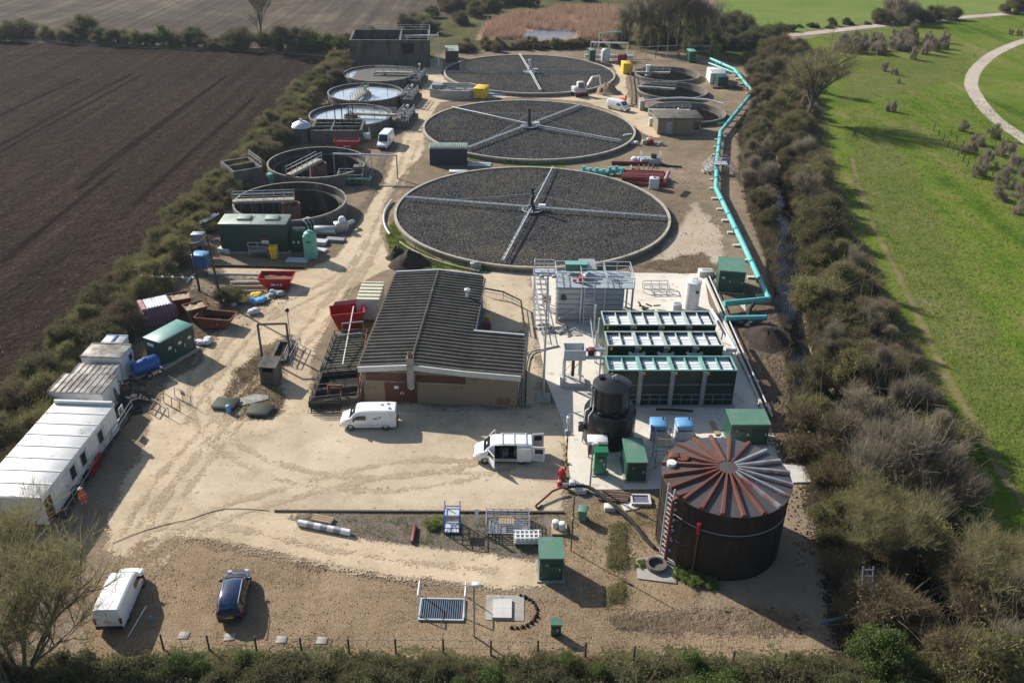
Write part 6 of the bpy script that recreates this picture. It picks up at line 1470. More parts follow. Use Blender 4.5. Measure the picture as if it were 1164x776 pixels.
# ================================================================== SKIPS, CONTAINERS, YARD CLUTTER
def skip_(label, loc, rz, L=3.6, W=1.8, H=1.25, m='red', fill='rust', level=.75, name='waste_skip', group='skips', marks=False, ragged=0):
    t = thing(name, label, 'skip', loc, rz, group); a, b = L / 2, L / 2 * .62; w0, w1 = W / 2 * .9, W / 2
    mb = MB(); th = .06
    B = [(-b, -w0, .12), (b, -w0, .12), (b, w0, .12), (-b, w0, .12)]; T = [(-a, -w1, H), (a, -w1, H), (a, w1, H), (-a, w1, H)]
    Ti = [(-a + th, -w1 + th, H), (a - th, -w1 + th, H), (a - th, w1 - th, H), (-a + th, w1 - th, H)]; Bi = [(-b + th, -w0 + th, .2), (b - th, -w0 + th, .2), (b - th, w0 - th, .2), (-b + th, w0 - th, .2)]
    mb.add(B + T + Ti + Bi, [(3, 2, 1, 0)] + [(i, (i + 1) % 4, 4 + (i + 1) % 4, 4 + i) for i in range(4)] + [(4 + i, 4 + (i + 1) % 4, 8 + (i + 1) % 4, 8 + i) for i in range(4)] + [(8 + i, 8 + (i + 1) % 4, 12 + (i + 1) % 4, 12 + i) for i in range(4)] + [(12, 13, 14, 15)])
    for sy in (-1, 1):
        for x in (-b * .7, b * .7): mb.bar((x, sy * (w0 + .03), .15), (x * 1.15, sy * (w1 + .03), H - .05), .1, .08)
        mb.bar((-a, sy * w1, H), (a, sy * w1, H), .1, .09)
    for x in (-a, a): mb.bar((x, -w1, H), (x, w1, H), .1, .09)
    mb.build('body', m, t)
    for sy in (-1, 1):
        mb = MB(); mb.tube([(b * .5, sy * (w1 + .02), H * .62), (b * .5, sy * (w1 + .22), H * .62)], .08, 8); mb.build('lug', 'grey', t)
    if fill:
        f = MB(); k = level; x1 = b + (a - b) * k - .1; y1 = w0 - .05
        nx, ny = 9, 6
        vs = [(-x1 + 2 * x1 * i / nx, -y1 + 2 * y1 * j / ny, .12 + (H - .2) * k + rnd.uniform(-.08, .12)) for j in range(ny + 1) for i in range(nx + 1)]
        f.add(vs, [(j * (nx + 1) + i, j * (nx + 1) + i + 1, (j + 1) * (nx + 1) + i + 1, (j + 1) * (nx + 1) + i) for j in range(ny) for i in range(nx)]); f.build('contents', fill, t)
    if marks:
        mb = MB()
        for x, w_ in ((-.5, .5), (.15, .22), (.5, .25)): mb.add([(x, -w0 - .12, .55), (x + w_, -w0 - .12, .55), (x + w_, -w0 - .165, .82), (x, -w0 - .165, .82)], [(0, 1, 2, 3)])
        mb.build('lettering', 'white', t)
    return t


skip_('red open skip of rubble beside the pipes and yellow bags in the left yard', P(316, 325), R(2), 4.0, 2.2, 1.4, fill='rust', marks=True)
skip_('red open skip with white marks under the low dark chamber near the small van', P(395, 169), R(2), 4.2, 2.0, 1.5, fill='dark', level=.9, marks=True)
t = skip_('tall bright red skip with faded pink back beside the white container and workshop', P(396, 370), R(14), 3.6, 2.2, 2.0, fill=None)
mb = MB(); mb.hexa([(-1.5, 1.06, 1.9), (1.6, 1.06, 1.9), (1.6, 1.12, 1.9), (-1.5, 1.12, 1.9), (-1.2, 1.06, 2.5), (1.3, 1.06, 2.6), (1.3, 1.12, 2.6), (-1.2, 1.12, 2.5)]); mb.build('back_panel', 'pink', t)
skip_('low rusty skip with a blue-grey rim, nearest the track among the old skips', P(247, 370), R(-8), 4.0, 2.0, 1.3, m='rust', fill='dark', level=.5)
skip_('rusty square skip half full of timber behind the low rusty skip', P(224, 362), R(35), 2.2, 1.8, 1.6, m='rust', fill='wood', level=.95)
skip_('dark red skip with plank lid at the back of the old skip row', P(206, 352), R(25), 2.4, 2.0, 1.7, m='redpipe', fill='wood', level=.97)
# faded purple hopper with slatted lid
t = thing('hopper_skip', 'faded purple rounded hopper with slatted grey lid between old skips', 'hopper', P(181, 363), R(32))
mb = MB(); pr = [(-1.7, 0), (1.3, 0), (1.9, .7), (1.9, 1.5), (1.4, 2.1), (-1.2, 2.1), (-1.9, 1.3), (-2.0, .6)]; n = len(pr)
mb.add([(x, -1.3, z) for x, z in pr] + [(x, 1.3, z) for x, z in pr], [tuple(range(n - 1, -1, -1)), tuple(range(n, 2 * n))] + [(i, (i + 1) % n, n + (i + 1) % n, n + i) for i in range(n)]); mb.build('body', 'purple', t)
mb = MB(); mb.box(-1.1, -1.2, 2.11, 1.3, 1.2, 2.16)
for k in range(8): mb.box(-1.05 + k * .3, -1.15, 2.16, -.9 + k * .3, 1.15, 2.22)
mb.build('lid', 'palegalv', t)
mb = MB(); mb.box(-1.7, -1.25, 1.95, -1.25, 1.25, 2.2); mb.build('pink_flap', 'pink', t)
for (px, py), rz, m_, lb in (((155, 357), .5, 'grey', 'blue-grey sheet bin at the back corner against the hedge'), ((146, 376), .6, 'dkwood', 'rusty mesh crate with cloudy sheet on top below the hedge')):
    t = thing('mesh_bin', lb, 'bin', P(px, py), rz); mb = MB(); mb.rbox(-1.5, -.9, 0, 1.5, .9, 1.25, .05); mb.build('body', m_, t)
    mb = MB(); mb.hexa([(-1.55, -.95, 1.26), (1.55, -.95, 1.3), (1.55, .95, 1.36), (-1.55, .95, 1.3), (-1.55, -.95, 1.32), (1.55, -.95, 1.36), (1.55, .95, 1.42), (-1.55, .95, 1.36)]); mb.build('sheet', 'tarp' if m_ == 'grey' else 'dirtyroof', t)
    mb = MB()
    for k in range(9): mb.bar((-1.5 + k * .375, -.92, .05), (-1.5 + k * .375, -.92, 1.2), .05)
    mb.build('mesh', 'rust', t)
# white ribbed container by the workshop
o, rz, wd, dp = roofframe((404.5, 341), (430, 341.5), (434, 321), 2.5)
t = thing('white_container', 'white steel container with cream ribbed roof beside the workshop gutter', 'container', o, rz)
mb = MB(); mb.rbox(0, 0, .1, wd, dp, 2.42, .03); mb.build('body', 'palegrey', t)
mb = MB(); mb.box(-.02, -.02, 2.42, wd + .02, dp + .02, 2.46)
for k in range(6): y = .1 + k * (dp - .3) / 5; mb.box(0, y, 2.46, wd, y + .22, 2.58)
mb.build('roof', mat('cream_roof', (0.66, 0.64, 0.48), (0.58, 0.56, 0.42), 1, .6), t)
mb = MB(); mb.box(.1, -.05, .2, wd / 2 - .02, -.003, 2.35); mb.build('door', 'palegrey', t)
mb = MB(); mb.box(wd / 2 + .02, -.05, .2, wd - .1, -.003, 2.35); mb.build('door', 'palegrey', t)
# fenced sunken tank left of the workshop
t = thing('fenced_tank', 'sunken concrete tank with black mesh covers and rusty railings left of the workshop', 'tank')
A, B_, C_, D = P(353, 463), P(408, 457), P(418, 384), P(381, 386)
mb = MB()
for a, b in ((A, B_), (B_, C_), (C_, D), (D, A)): mb.bar((a.x, a.y, .3), (b.x, b.y, .3), .35, .62)
for f in (.17, .42): p, q = A + (D - A) * f, B_ + (C_ - B_) * f; mb.bar((p.x, p.y, .3), (q.x, q.y, .3), .3, .58)
mb.build('wall', 'oldconc', t)
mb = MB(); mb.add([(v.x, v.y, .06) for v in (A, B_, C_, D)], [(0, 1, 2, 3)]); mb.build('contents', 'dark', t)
p, q = A + (D - A) * .43, B_ + (C_ - B_) * .43
mb = MB(); mb.add([(v.x, v.y, .5) for v in (p, q, C_, D)], [(0, 1, 2, 3)])
for k in range(14): f = k / 13; a = p + (D - p) * f; b = q + (C_ - q) * f; mb.bar((a.x, a.y, .55), (b.x, b.y, .55), .08)
mb.build('mesh_cover', mat('mossy_mesh', (0.05, 0.052, 0.04), (0.08, 0.085, 0.055), 2, .8), t)
mb = MB(); rail(mb, [A, D, C_], 1.1, 1.3, .035, z=.6); rail(mb, [A, B_], 1.1, 1.2, .035, z=.6); rail(mb, [A + (D - A) * .17, B_ + (C_ - B_) * .17], 1.1, 1.3, .035, z=.6); rail(mb, [p, q], 1.1, 1.3, .035, z=.6); mb.build('handrail', 'dkwood', t)
mb = MB(); rail(mb, [B_, C_], 1.1, .8, .04, z=.6); mb.build('rusty_rail', 'rust', t)
a = A + (B_ - A) * .35; mb = MB(); mb.tube([(a.x, a.y + 1, .5), (a.x, a.y + 1, 1.6), (a.x + 1.2, a.y + 1, 1.6), (a.x + 1.2, a.y + 1, .5)], .16, 8); mb.build('pump_pipe', 'rust', t)
a = p + (q - p) * .5; mb = MB(); b = P(402, 350, 2.0); mb.bar((a.x, a.y + .4, .9), (b.x, b.y, 2.2), .1); mb.build('white_pipe', 'white', t)
for f in (.75, .95):
    a, b = A + (D - A) * f, B_ + (C_ - B_) * f; mb = MB(); mb.bar((a.x + 1, a.y, .6), (a.x + 1, a.y, 2.3), .1); mb.bar((b.x - .3, b.y, .6), (b.x - .3, b.y, 2.3), .1); mb.bar((a.x + 1, a.y, 2.3), (b.x - .3, b.y, 2.3), .1); mb.build('davit_frame', 'grey', t)
t = thing('barrier_stack', 'leaning stack of black crowd barriers at the near corner of the fenced tank', 'barriers', P(354, 471), R(4))
for k in range(4):
    mb = MB(); y = k * .35
    mb.bar((0, y, .1), (0, y + .25, 1.1), .06); mb.bar((2.6, y, .1), (2.6, y + .25, 1.1), .06); mb.bar((0, y + .25, 1.1), (2.6, y + .25, 1.1), .06); mb.bar((0, y, .15), (2.6, y, .15), .06)
    for i in range(9): mb.bar((.28 + i * .26, y + .02, .15), (.28 + i * .26, y + .25, 1.1), .035)
    mb.build('barrier', 'black', t)
# bowser, mint cabinet, bins
t = thing('blue_bowser', 'blue cylindrical water bowser on a trailer frame by the cabins', 'bowser', P(168, 427), R(48))
mb = MB(); q = MB(); q.lathe([(.001, -1.3), (.55, -1.28), (.7, -1.1), (.7, 1.1), (.55, 1.28), (.001, 1.3)], 22); o = q.build('tank', 'blue', t, (0, 0, 1.25)); o.rotation_euler = (0, R(90), 0)
mb.box(-1.4, -.5, .4, 1.4, .5, .52); mb.bar((1.4, 0, .45), (2.3, 0, .45), .1); mb.build('frame', 'grey', t)
for sy in (-.65, .65): wheel(t, -.1, sy, .33, .2)
mb = MB(); mb.lathe([(.2, 1.93), (.2, 2.02), (.001, 2.04)], 12); mb.build('lid', 'blue', t)
t = thing('mint_cabinet', 'mint green dosing cabinet with domed top right of the green plant building', 'cabinet', P(353, 295))
mb = MB(); mb.rbox(-.75, 0, .05, .75, 1.2, 3.1, .05); mb.build('body', 'mint', t)
mb = MB(); mb.lathe([(.75, 3.1), (.7, 3.3), (.5, 3.5), (.25, 3.55), (.25, 3.7), (.001, 3.72)], 18, 0, (0, .6)); mb.build('dome', 'mint', t)
mb = MB(); mb.box(-.3, -.03, 2.2, .25, -.003, 2.5); mb.build('notice', 'brightgreen', t)
mb = MB(); mb.box(-.6, -.025, .2, .6, -.003, 2.0); d = mb.build('door', 'mint', t); handle(d, .45, -.025, 1.1)


def wheelie(label, loc, rz, m, s=1.0):
    t = thing('wheelie_bin', label, 'bin', loc, rz); mb = MB()
    mb.hexa([(-.24 * s, -.25 * s, .08), (.24 * s, -.25 * s, .08), (.24 * s, .25 * s, .08), (-.24 * s, .25 * s, .08), (-.3 * s, -.32 * s, .98 * s), (.3 * s, -.32 * s, .98 * s), (.3 * s, .34 * s, .98 * s), (-.3 * s, .34 * s, .98 * s)]); mb.build('body', m, t)
    mb = MB(); mb.rbox(-.33 * s, -.36 * s, .98 * s, .33 * s, .40 * s, 1.07 * s, .03); mb.build('lid', m, t)
    for sx in (-.24, .24):
        q = MB(); q.lathe([(.001, -.04), (.1, -.04), (.1, .04), (.001, .04)], 12); o = q.build('wheel', 'rubber', t, (sx * s, .3 * s, .1)); o.rotation_euler = (0, R(90), 0)
    return t


wheelie('yellow bin by the steps of the long green plant building', P(312, 294), R(5), 'yellow', 1.6)
wheelie('green wheelie bin standing alone on the weedy verge beside the digester hose', P(662, 591), R(-10), 'greenroof', 1.1)
# grey drums and rolls behind the plant building
t = thing('cable_drum', 'black ribbed pipe coil standing between the green plant building and empty tank', 'coil', P(349, 264), R(60))
for k in range(5):
    mb = MB(); pts = [(k * .3 - .6, .9 * math.cos(a * PI / 10), .95 + .9 * math.sin(a * PI / 10)) for a in range(21)]; mb.tube(pts, .13, 7); mb.build('turn', 'rubber' if k % 2 else 'palegrey', t)
q = MB(); q.lathe([(.001, -1.4), (.6, -1.4), (.65, -1.3), (.65, 1.3), (.6, 1.4), (.001, 1.4)], 20); o = q.build('steel_drum', 'galv', None, P(370, 267) + Vector((0, 0, .66))); o.rotation_euler = (0, R(90), 0); tag(o, 'horizontal silver drum lying on the chippings below the empty tank', 'drum')
t = thing('grey_blower', 'grey blower unit with domed motor at the track end of the scrap row', 'blower', P(388, 262), R(30))
mb = MB(); mb.rbox(-.9, -.6, 0, .9, .6, 1.3, .12); mb.build('body', 'galv', t)
mb = MB(); mb.lathe([(.5, 1.3), (.5, 1.7), (.3, 1.95), (.001, 2.0)], 16, 0, (.2, 0)); mb.build('motor', 'white', t)
mb = MB(); mb.tube([(.9, 0, .8), (1.8, .3, .9), (2.0, .8, .7)], .25, 9); mb.build('duct', 'palegrey', t)
for i, (px, py, w_, d_, h_, m_, lb) in enumerate(((362, 277, 2.2, 1.2, .5, 'palegrey', 'pale flat panels stacked beside the mint cabinet'), (381, 274, 2.4, 1.0, .4, 'grey', 'grey sheet pile lying below the silver drum'), (365, 285, 1.6, .9, .25, 'tarp', 'white sheet on the ground right of the mint cabinet'), (338, 296, 2.6, 1.4, .1, 'palegrey', 'pale ground sheet at the right end of the green plant building'), (256, 287, 1.4, .8, .7, 'white', 'white drum-shaped bundle under the left end of the green plant building'))):
    mb = MB(); 
    for k in range(3): a = rnd.uniform(-.1, .1); mb.hexa([(-w_ / 2 + a, -d_ / 2, h_ * k / 3), (w_ / 2 + a, -d_ / 2 + a, h_ * k / 3), (w_ / 2 + a, d_ / 2, h_ * k / 3), (-w_ / 2 + a, d_ / 2 + a, h_ * k / 3), (-w_ / 2 + a, -d_ / 2, h_ * (k + .8) / 3), (w_ / 2 + a, -d_ / 2 + a, h_ * (k + .85) / 3), (w_ / 2 + a, d_ / 2, h_ * (k + .8) / 3), (-w_ / 2 + a, d_ / 2 + a, h_ * (k + .85) / 3)])
    tag(mb.build('panel_stack', m_, None, P(px, py), rnd.uniform(-.4, .4)), lb, 'stack')
t = thing('portable_tank', 'blue portable tank unit in a dark frame near the hedge end', 'tank', P(231, 309), R(-8))
mb = MB(); mb.rbox(-.85, -.7, .7, .85, .7, 2.3, .12); mb.build('body', mat('mid_blue', (.05, .15, .36), None, 1.2, .5), t)
mb = MB(); mb.rbox(-.9, -.75, 2.3, .9, .75, 2.5, .05); mb.build('lid', 'skyblue', t)
for x in (-.92, .92):
    for y in (-.77, .77): mb = MB(); mb.bar((x, y, 0), (x, y, 2.8), .1); mb.build('leg', 'dkwood', t)
t = thing('pole_box', 'grey metal box on a short post left of the green plant building', 'box', P(229, 290))
mb = MB(); mb.rbox(-.8, -.5, 1.5, .8, .6, 3.0, .05); mb.build('box', 'grey', t); mb = MB(); mb.bar((0, 0, 0), (0, 0, 1.5), .2); mb.build('post', 'dkwood', t)
t = thing('white_tubes', 'pair of long white tubes propped at the hedge by the green plant building', 'tubes', P(236, 262))
for k in (0, .5): mb = MB(); mb.tube([(-1.2 + k, -1.5, 1.2), (.8 + k, 1.6, 1.8)], .12, 8); mb.build('tube', 'white', t)
# poles and wires
def pole(label, base, top_h, lean=(0, 0)):
    q = P(*base); t = thing('timber_pole', label, 'pole', q); mb = MB(); mb.tube([(0, 0, 0), (lean[0], lean[1], top_h)], .16, 8, r1=.11); mb.build('post', 'pole', t)
    mb = MB(); mb.bar((lean[0] - .5, lean[1], top_h - .4), (lean[0] + .5, lean[1], top_h - .4), .1); mb.build('cross_arm', 'pole', t); return q + Vector((lean[0], lean[1], top_h))


p1 = pole('taller leaning timber pole among the weeds right of the old skips', (252, 344), 8.2, (-.5, 0))
p2 = pole('shorter timber pole with the blue tank behind it', (227, 331), 6.0, (-.1, 0))
mb = MB(); mb.tube([p1, (p1 + p2) / 2 + Vector((0, 0, -.3)), p2], .02, 4); tag(mb.build('overhead_wire', 'grey'), 'overhead wire slung between the two timber poles in the left yard', 'wire')
t = thing('bunting_fence', 'white dotted bunting line strung between leaning thin posts by the hedge', 'bunting')
a, b, c = P(176, 343), P(224, 340), P(300, 338); mb = MB()
mb.bar((a.x, a.y, 0), (a.x - .9, a.y, 3.2), .08); mb.build('post', 'palegalv', t)
mb = MB(); mb.tube([(a.x - .9, a.y, 3.2), (b.x, b.y, 2.7)], .03, 4)
for k in range(6): p = Vector((a.x - .9, a.y, 3.2)) + (Vector((b.x, b.y, 2.7)) - Vector((a.x - .9, a.y, 3.2))) * (k / 5); mb.rbox(p.x - .1, p.y - .1, p.z - .1, p.x + .1, p.y + .1, p.z + .1, .03)
mb.build('line', 'white', t)
mb = MB(); mb.tube([(a.x, a.y, .9), (c.x, c.y, .9)], .05, 5); mb.build('line', 'mint', t)
# long pipes laid left of the red skip
for i, (a, b, m_, r, lb) in enumerate((((236, 312), (300, 313), 'white', .12, 'longest white pipe on the ground left of the red skip, farthest back'), ((262, 322), (300, 321.5), 'white', .14, 'white pipe touching the left end of the red skip'), ((266, 327), (300, 327), 'wood', .13, 'pale timber length below the white pipe left of the red skip'), ((246, 333), (300, 331.5), 'pink', .14, 'pinkish pipe lying nearest the yellow bags'), ((212, 323), (222, 311), 'palegrey', .1, 'short grey tube leaning on the bank behind the timber pole'), ((345, 305), (236, 303), 'rubber', .14, 'long black pipe lying across in front of the green plant building'))):
    p, q = P(*a), P(*b); tag(MB().tube([(p.x, p.y, r + .02), (q.x, q.y, r + .02)], r, 8).build('laid_pipe', m_), lb, 'pipe')
def bags(label, loc, m, n=6, sx=1.0, sy=.7, name='bag_pile', cat='bags'):
    mb = MB()
    for k in range(n):
        x, y = rnd.uniform(-sx, sx), rnd.uniform(-sy, sy); s = rnd.uniform(.35, .55); z = rnd.uniform(.0, .25)
        mb.lathe([(.001, z), (s, z + .05), (s * 1.05, z + .22), (s * .7, z + .42), (.001, z + .46)], 9, 0, (x, y))
    return tag(mb.build(name, m, None, loc, rnd.uniform(-.3, .3)), label, cat)


bags('heap of yellow bags in the left yard below the red skip', P(281, 340), 'yellow', 10, 1.3, .8)
bags('blue and white sacks just right of the yellow bags', P(293, 342), 'skyblue', 5, .8, .6)
bags('small dark sack heap left of the yellow bags at the weeds', P(266, 346), 'grey', 5, .8, .6)
bags('blue-grey bundle on the dirt in front of the red skip', P(316, 336), 'grey', 5, .7, .5)
bags('lone grey sack on the dirt below the timber lengths', P(287, 357), 'palegrey', 3, .6, .3)
bags('white sack heap at the right end of the dark green container', P(229, 391), 'tarp', 5, .8, .7)
bags('white sacks beside the stack of red pipes and grey machine', P(724, 183), 'tarp', 4, .9, .5)
bags('crumpled white sack by the grey machine behind the red pipes', P(721, 164), 'tarp', 3, .5, .5)
t = thing('timber_lengths', 'three pale timber lengths lying side by side near the yellow bags', 'timber', P(303, 342), R(48))
for k in range(3): mb = MB(); mb.box(-1.6, k * .45, .03, 1.6, k * .45 + .22, .15); mb.build('length', 'white' if k else 'wood', t)
# ---- island beside the track
t = thing('stone_bin', 'stone-sided open bunker with timber front on the weedy island', 'bunker', P(306, 438), R(-4))
mb = MB(); mb.box(-.8, 0, 0, -.55, 1.7, 2.0); mb.box(.55, 0, 0, .8, 1.7, 2.0); mb.box(-.55, 1.5, 0, .55, 1.7, 2.0); mb.box(-.55, 0, 0, .55, .14, 1.5, 1); mb.build('wall', ['oldconc', 'dkwood'], t)
mb = MB(); mb.hexa([(-.9, -.1, 1.9 + .11), (.9, -.1, 2.01), (.9, 1.8, 2.2), (-.9, 1.8, 2.2), (-.9, -.1, 2.09), (.9, -.1, 2.09), (.9, 1.8, 2.28), (-.9, 1.8, 2.28)]); mb.build('roof', 'oldconc', t)
t = thing('sunken_chamber', 'dark railed open concrete chamber on the island beneath a metal goalpost frame', 'chamber')
Q = PP([(308, 412), (318, 391), (332, 392), (324, 413)]); mb = MB()
for i in range(4): a, b = Q[i], Q[(i + 1) % 4]; mb.bar((a.x, a.y, .2), (b.x, b.y, .2), .3, .42)
mb.build('wall', 'oldconc', t)
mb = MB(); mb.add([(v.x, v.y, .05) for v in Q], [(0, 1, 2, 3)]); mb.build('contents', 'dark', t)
mb = MB(); rail(mb, [Q[3], Q[2]], 1.1, .7, .03, z=.4); rail(mb, [Q[3] + Vector((.6, -.2, 0)), Q[2] + Vector((.9, 0, 0))], 1.0, .9, .03); mb.build('handrail', 'grey', t)
t = thing('goalpost_frame', 'grey goalpost-shaped lifting frame standing over the island chamber', 'frame')
a, b = P(298, 406), P(330, 405)
for p in (a, b): mb = MB(); mb.tube([(p.x, p.y, 0), (p.x, p.y, 3.8)], .12, 8); mb.build('post', 'oldconc', t)
mb = MB(); mb.tube([(a.x, a.y, 3.8), (b.x, b.y, 3.8)], .12, 8); mb.build('crossbar', 'oldconc', t)
q = P(331, 392); t = thing('float_post', 'thin post with a black ball top beside the goalpost frame', 'post', q)
mb = MB(); mb.tube([(0, 0, 0), (0, 0, 3.9)], .05, 6); mb.build('post', 'galv', t); mb = MB(); mb.lathe([(.001, 3.85), (.18, 3.95), (.22, 4.1), (.18, 4.25), (.001, 4.33)], 12); mb.build('ball', 'black', t)
for (px, py), lb in (((257, 461), 'dark green chamber cover with blue pump, left of the pair on the island tip'), ((296, 468), 'dark green chamber cover, right of the pair on the island tip')):
    t = thing('chamber_cover', lb, 'manhole', P(px, py), R(-6), 'chamber covers on the island')
    mb = MB(); mb.rbox(-1.05, -.8, 0, 1.05, .8, .28, .1); mb.build('ring', 'oldconc', t)
    mb = MB(); mb.rbox(-1.15, -.9, .28, 1.15, .9, .42, .12); mb.build('lid', mat('mossy_lid', (.035, .045, .035), (.06, .065, .045), 2, .8), t)
    if 'blue' in lb: mb = MB(); mb.rbox(.5, -1.2, .02, .9, -.8, .8, .06); mb.build('pump', 'skyblue', t)
tag(MB().prism([(-1.6, -.6), (-.4, -1.0), (1.8, .2), (1.6, .9), (.3, 1.0), (-.9, .2)], .012, .1).build('concrete_pad', 'conc', None, P(283, 455)), 'broken pale concrete pad between the two green chamber covers', 'pad')
# mesh barriers near cabin steps
t = thing('mesh_barrier', 'bent wire mesh barriers with red sheet in front of the cabin steps', 'barrier', P(183, 470), R(-35))
for k in range(3):
    mb = MB(); y = k * 1.2
    for a, b in (((-1.2, y, .1), (1.2, y, .1)), ((-1.2, y + .1, 1.1), (1.2, y + .1, 1.1)), ((-1.2, y, .1), (-1.2, y + .1, 1.1)), ((1.2, y, .1), (1.2, y + .1, 1.1)), ((0, y, .1), (0, y + .1, 1.1))): mb.bar(a, b, .05)
    mb.build('frame', 'rust' if k == 1 else 'grey', t)
mb = MB(); mb.box(-.5, 2.6, .6, .1, 2.66, 1.1); mb.build('sheet', 'red', t)
tag(MB().rbox(-.4, -.4, 0, .4, .4, .7, .06).build('yellow_crate', 'yellow', None, P(154, 424)), 'yellow crate between the sooty cabin and the blue bowser', 'crate')

# ================================================================== FRONT VERGE
t = thing('blue_stillage', 'tall blue wire cage trolley at the kerb of the yard', 'cage', P(513.5, 607))
w_, d_, h_ = .58, .8, 1.7
for x in (-w_, w_):
    for y in (0, d_ * 1.6): mb = MB(); mb.bar((x, y, 0), (x, y, h_ + (.5 if y else 0)), .07); mb.build('post', 'blue', t)
mb = MB()
for z in (.15, .6, 1.1, h_):
    for x in (-w_, w_): mb.bar((x, 0, z), (x, d_ * 1.6, z), .05)
    mb.bar((-w_, d_ * 1.6, z), (w_, d_ * 1.6, z), .05); mb.bar((-w_, 0, z), (w_, 0, z), .05)
for k in range(1, 5): x = -w_ + 2 * w_ * k / 5; mb.bar((x, d_ * 1.6, .15), (x, d_ * 1.6, h_), .03); mb.bar((x, 0, .15), (x, 0, .6), .03)
mb.bar((-w_, 0, .15), (w_, 0, 1.1), .04); mb.build('mesh', 'blue', t)
mb = MB(); mb.box(-w_ + .05, .05, .16, w_ - .05, d_ * 1.6 - .05, .2); mb.box(-w_ + .05, .4, 1.5, w_ - .05, d_ * 1.6, 1.54); mb.build('shelf', 'palegrey', t)
t = thing('signpost', 'narrow white marker board on a post right of the blue cage', 'sign', P(542, 603)); mb = MB(); mb.box(-.13, -.03, .6, .13, .03, 2.2); mb.build('board', 'white', t); mb = MB(); mb.bar((0, .05, 0), (0, .05, .6), .06); mb.build('post', 'grey', t)
t = thing('mesh_panel_stack', 'grey galvanised mesh frame bay with pale pallets on the verge', 'frame', P(552, 608))
for x in (0, 3.3):
    for y in (0, 1.9): mb = MB(); mb.bar((x, y, 0), (x, y, 1.1), .07); mb.build('post', 'palegalv', t)
mb = MB(); rail(mb, [(0, 0, 0), (3.3, 0, 0), (3.3, 1.9, 0), (0, 1.9, 0), (0, 0, 0)], 1.0, .55, .022, mids=(.2, .4, .6, .8)); mb.build('mesh', 'galv', t)
mb = MB(); mb.box(.1, .1, .03, 3.2, 1.8, .1); mb.build('base', 'grey', t)
mb = MB()
for k in range(6): mb.box(1.0 + k * .2, .7, .5, 1.14 + k * .2, 1.6, .56)
mb.build('pallet', 'wood', t)
t = thing('ladder_stack', 'stack of white slatted ladders on trestles behind the green box kiosk', 'ladders', P(584, 622), R(2))
for k in range(3):
    mb = MB(); z = .45 + k * .16; y = k * .08
    mb.bar((0, y, z), (2.0, y, z), .1); mb.bar((0, y + .42, z), (2.0, y + .42, z), .1); mb.bar((0, y + .84, z), (2.0, y + .84, z), .1)
    for i in range(6): mb.bar((.15 + i * .34, y, z), (.15 + i * .34, y + .84, z), .09)
    mb.build('ladder', 'white', t)
for x in (.2, 1.8): mb = MB(); mb.box(x - .06, 0, .02, x + .06, .9, .4); mb.build('trestle', 'navy', t)
t = thing('paint_drums', 'two white drums on a timber pallet behind the green box kiosk', 'drums', P(627, 609))
mb = MB(); mb.box(0, 0, .05, 1.2, 1.2, .22); mb.build('pallet', 'wood', t)
for x, y in ((.3, .8), (.8, .6)): mb = MB(); mb.lathe([(.26, .22), (.26, .8), (.2, .84), (.001, .85)], 16, 0, (x, y)); mb.build('drum', 'white', t)
t = thing('white_pipe_bundle', 'bundle of pipes in printed white wrap lying on the verge', 'pipes', P(368, 602), R(-14))
mb = MB(); mb.tube([(-2.1, 0, .25), (2.2, 0, .25)], .25, 12); mb.build('wrap', 'white', t)
for k in range(3): mb = MB(); mb.tube([(-1.3 + k * 1.1, 0, .25), (-.75 + k * 1.1, 0, .25)], .256, 12); mb.build('printed_band', 'grey', t)
t = thing('timber_bundle', 'short bundle of timber behind the white wrapped pipes', 'timber', P(366, 594), R(-14))
for k in range(3): mb = MB(); mb.tube([(-.9, k * .25, .14), (.8, k * .25, .14)], .13, 8); mb.build('length', 'wood', t)
tag(MB().rbox(-.12, -.95, .02, .12, .95, .3, .03).build('red_beam', 'redpipe', None, P(470.5, 608)), 'dark red steel beam lying alone on the verge', 'beam')
mb = MB(); a, b = P(312, 581), P(641, 582.5); mb.bar((a.x, a.y, .06), (b.x, b.y, .06), .16, .16); tag(mb.build('yard_kerb', 'dkwood'), 'long dark timber kerb between the yard and the verge', 'kerb')
tag(MB().tube(smooth([P(128, 617, .05), P(160, 604, .05), P(200, 593, .05), P(215, 590, .05), P(256, 578, .05), P(306, 580, .05)], 4), .022, 5).build('yard_hose', 'rubber'), 'thin black hose snaking over the dirt from the tree to the kerb', 'hose')
# lamp posts
def lamp(label, base, h, arm=0.9, name='lamp_post', m='galv'):
    q = P(*base); t = thing(name, label, 'lamp post', q, 0, 'lamp posts'); mb = MB(); mb.tube([(0, 0, 0), (0, 0, h)], .07, 8); mb.build('pole', m, t)
    mb = MB(); mb.bar((-arm, 0, h), (arm * .6, 0, h), .06); mb.build('arm', m, t)
    mb = MB(); mb.rbox(-.12, -.16, h + .03, .42, .16, h + .2, .03); mb.build('lamp', 'white', t)


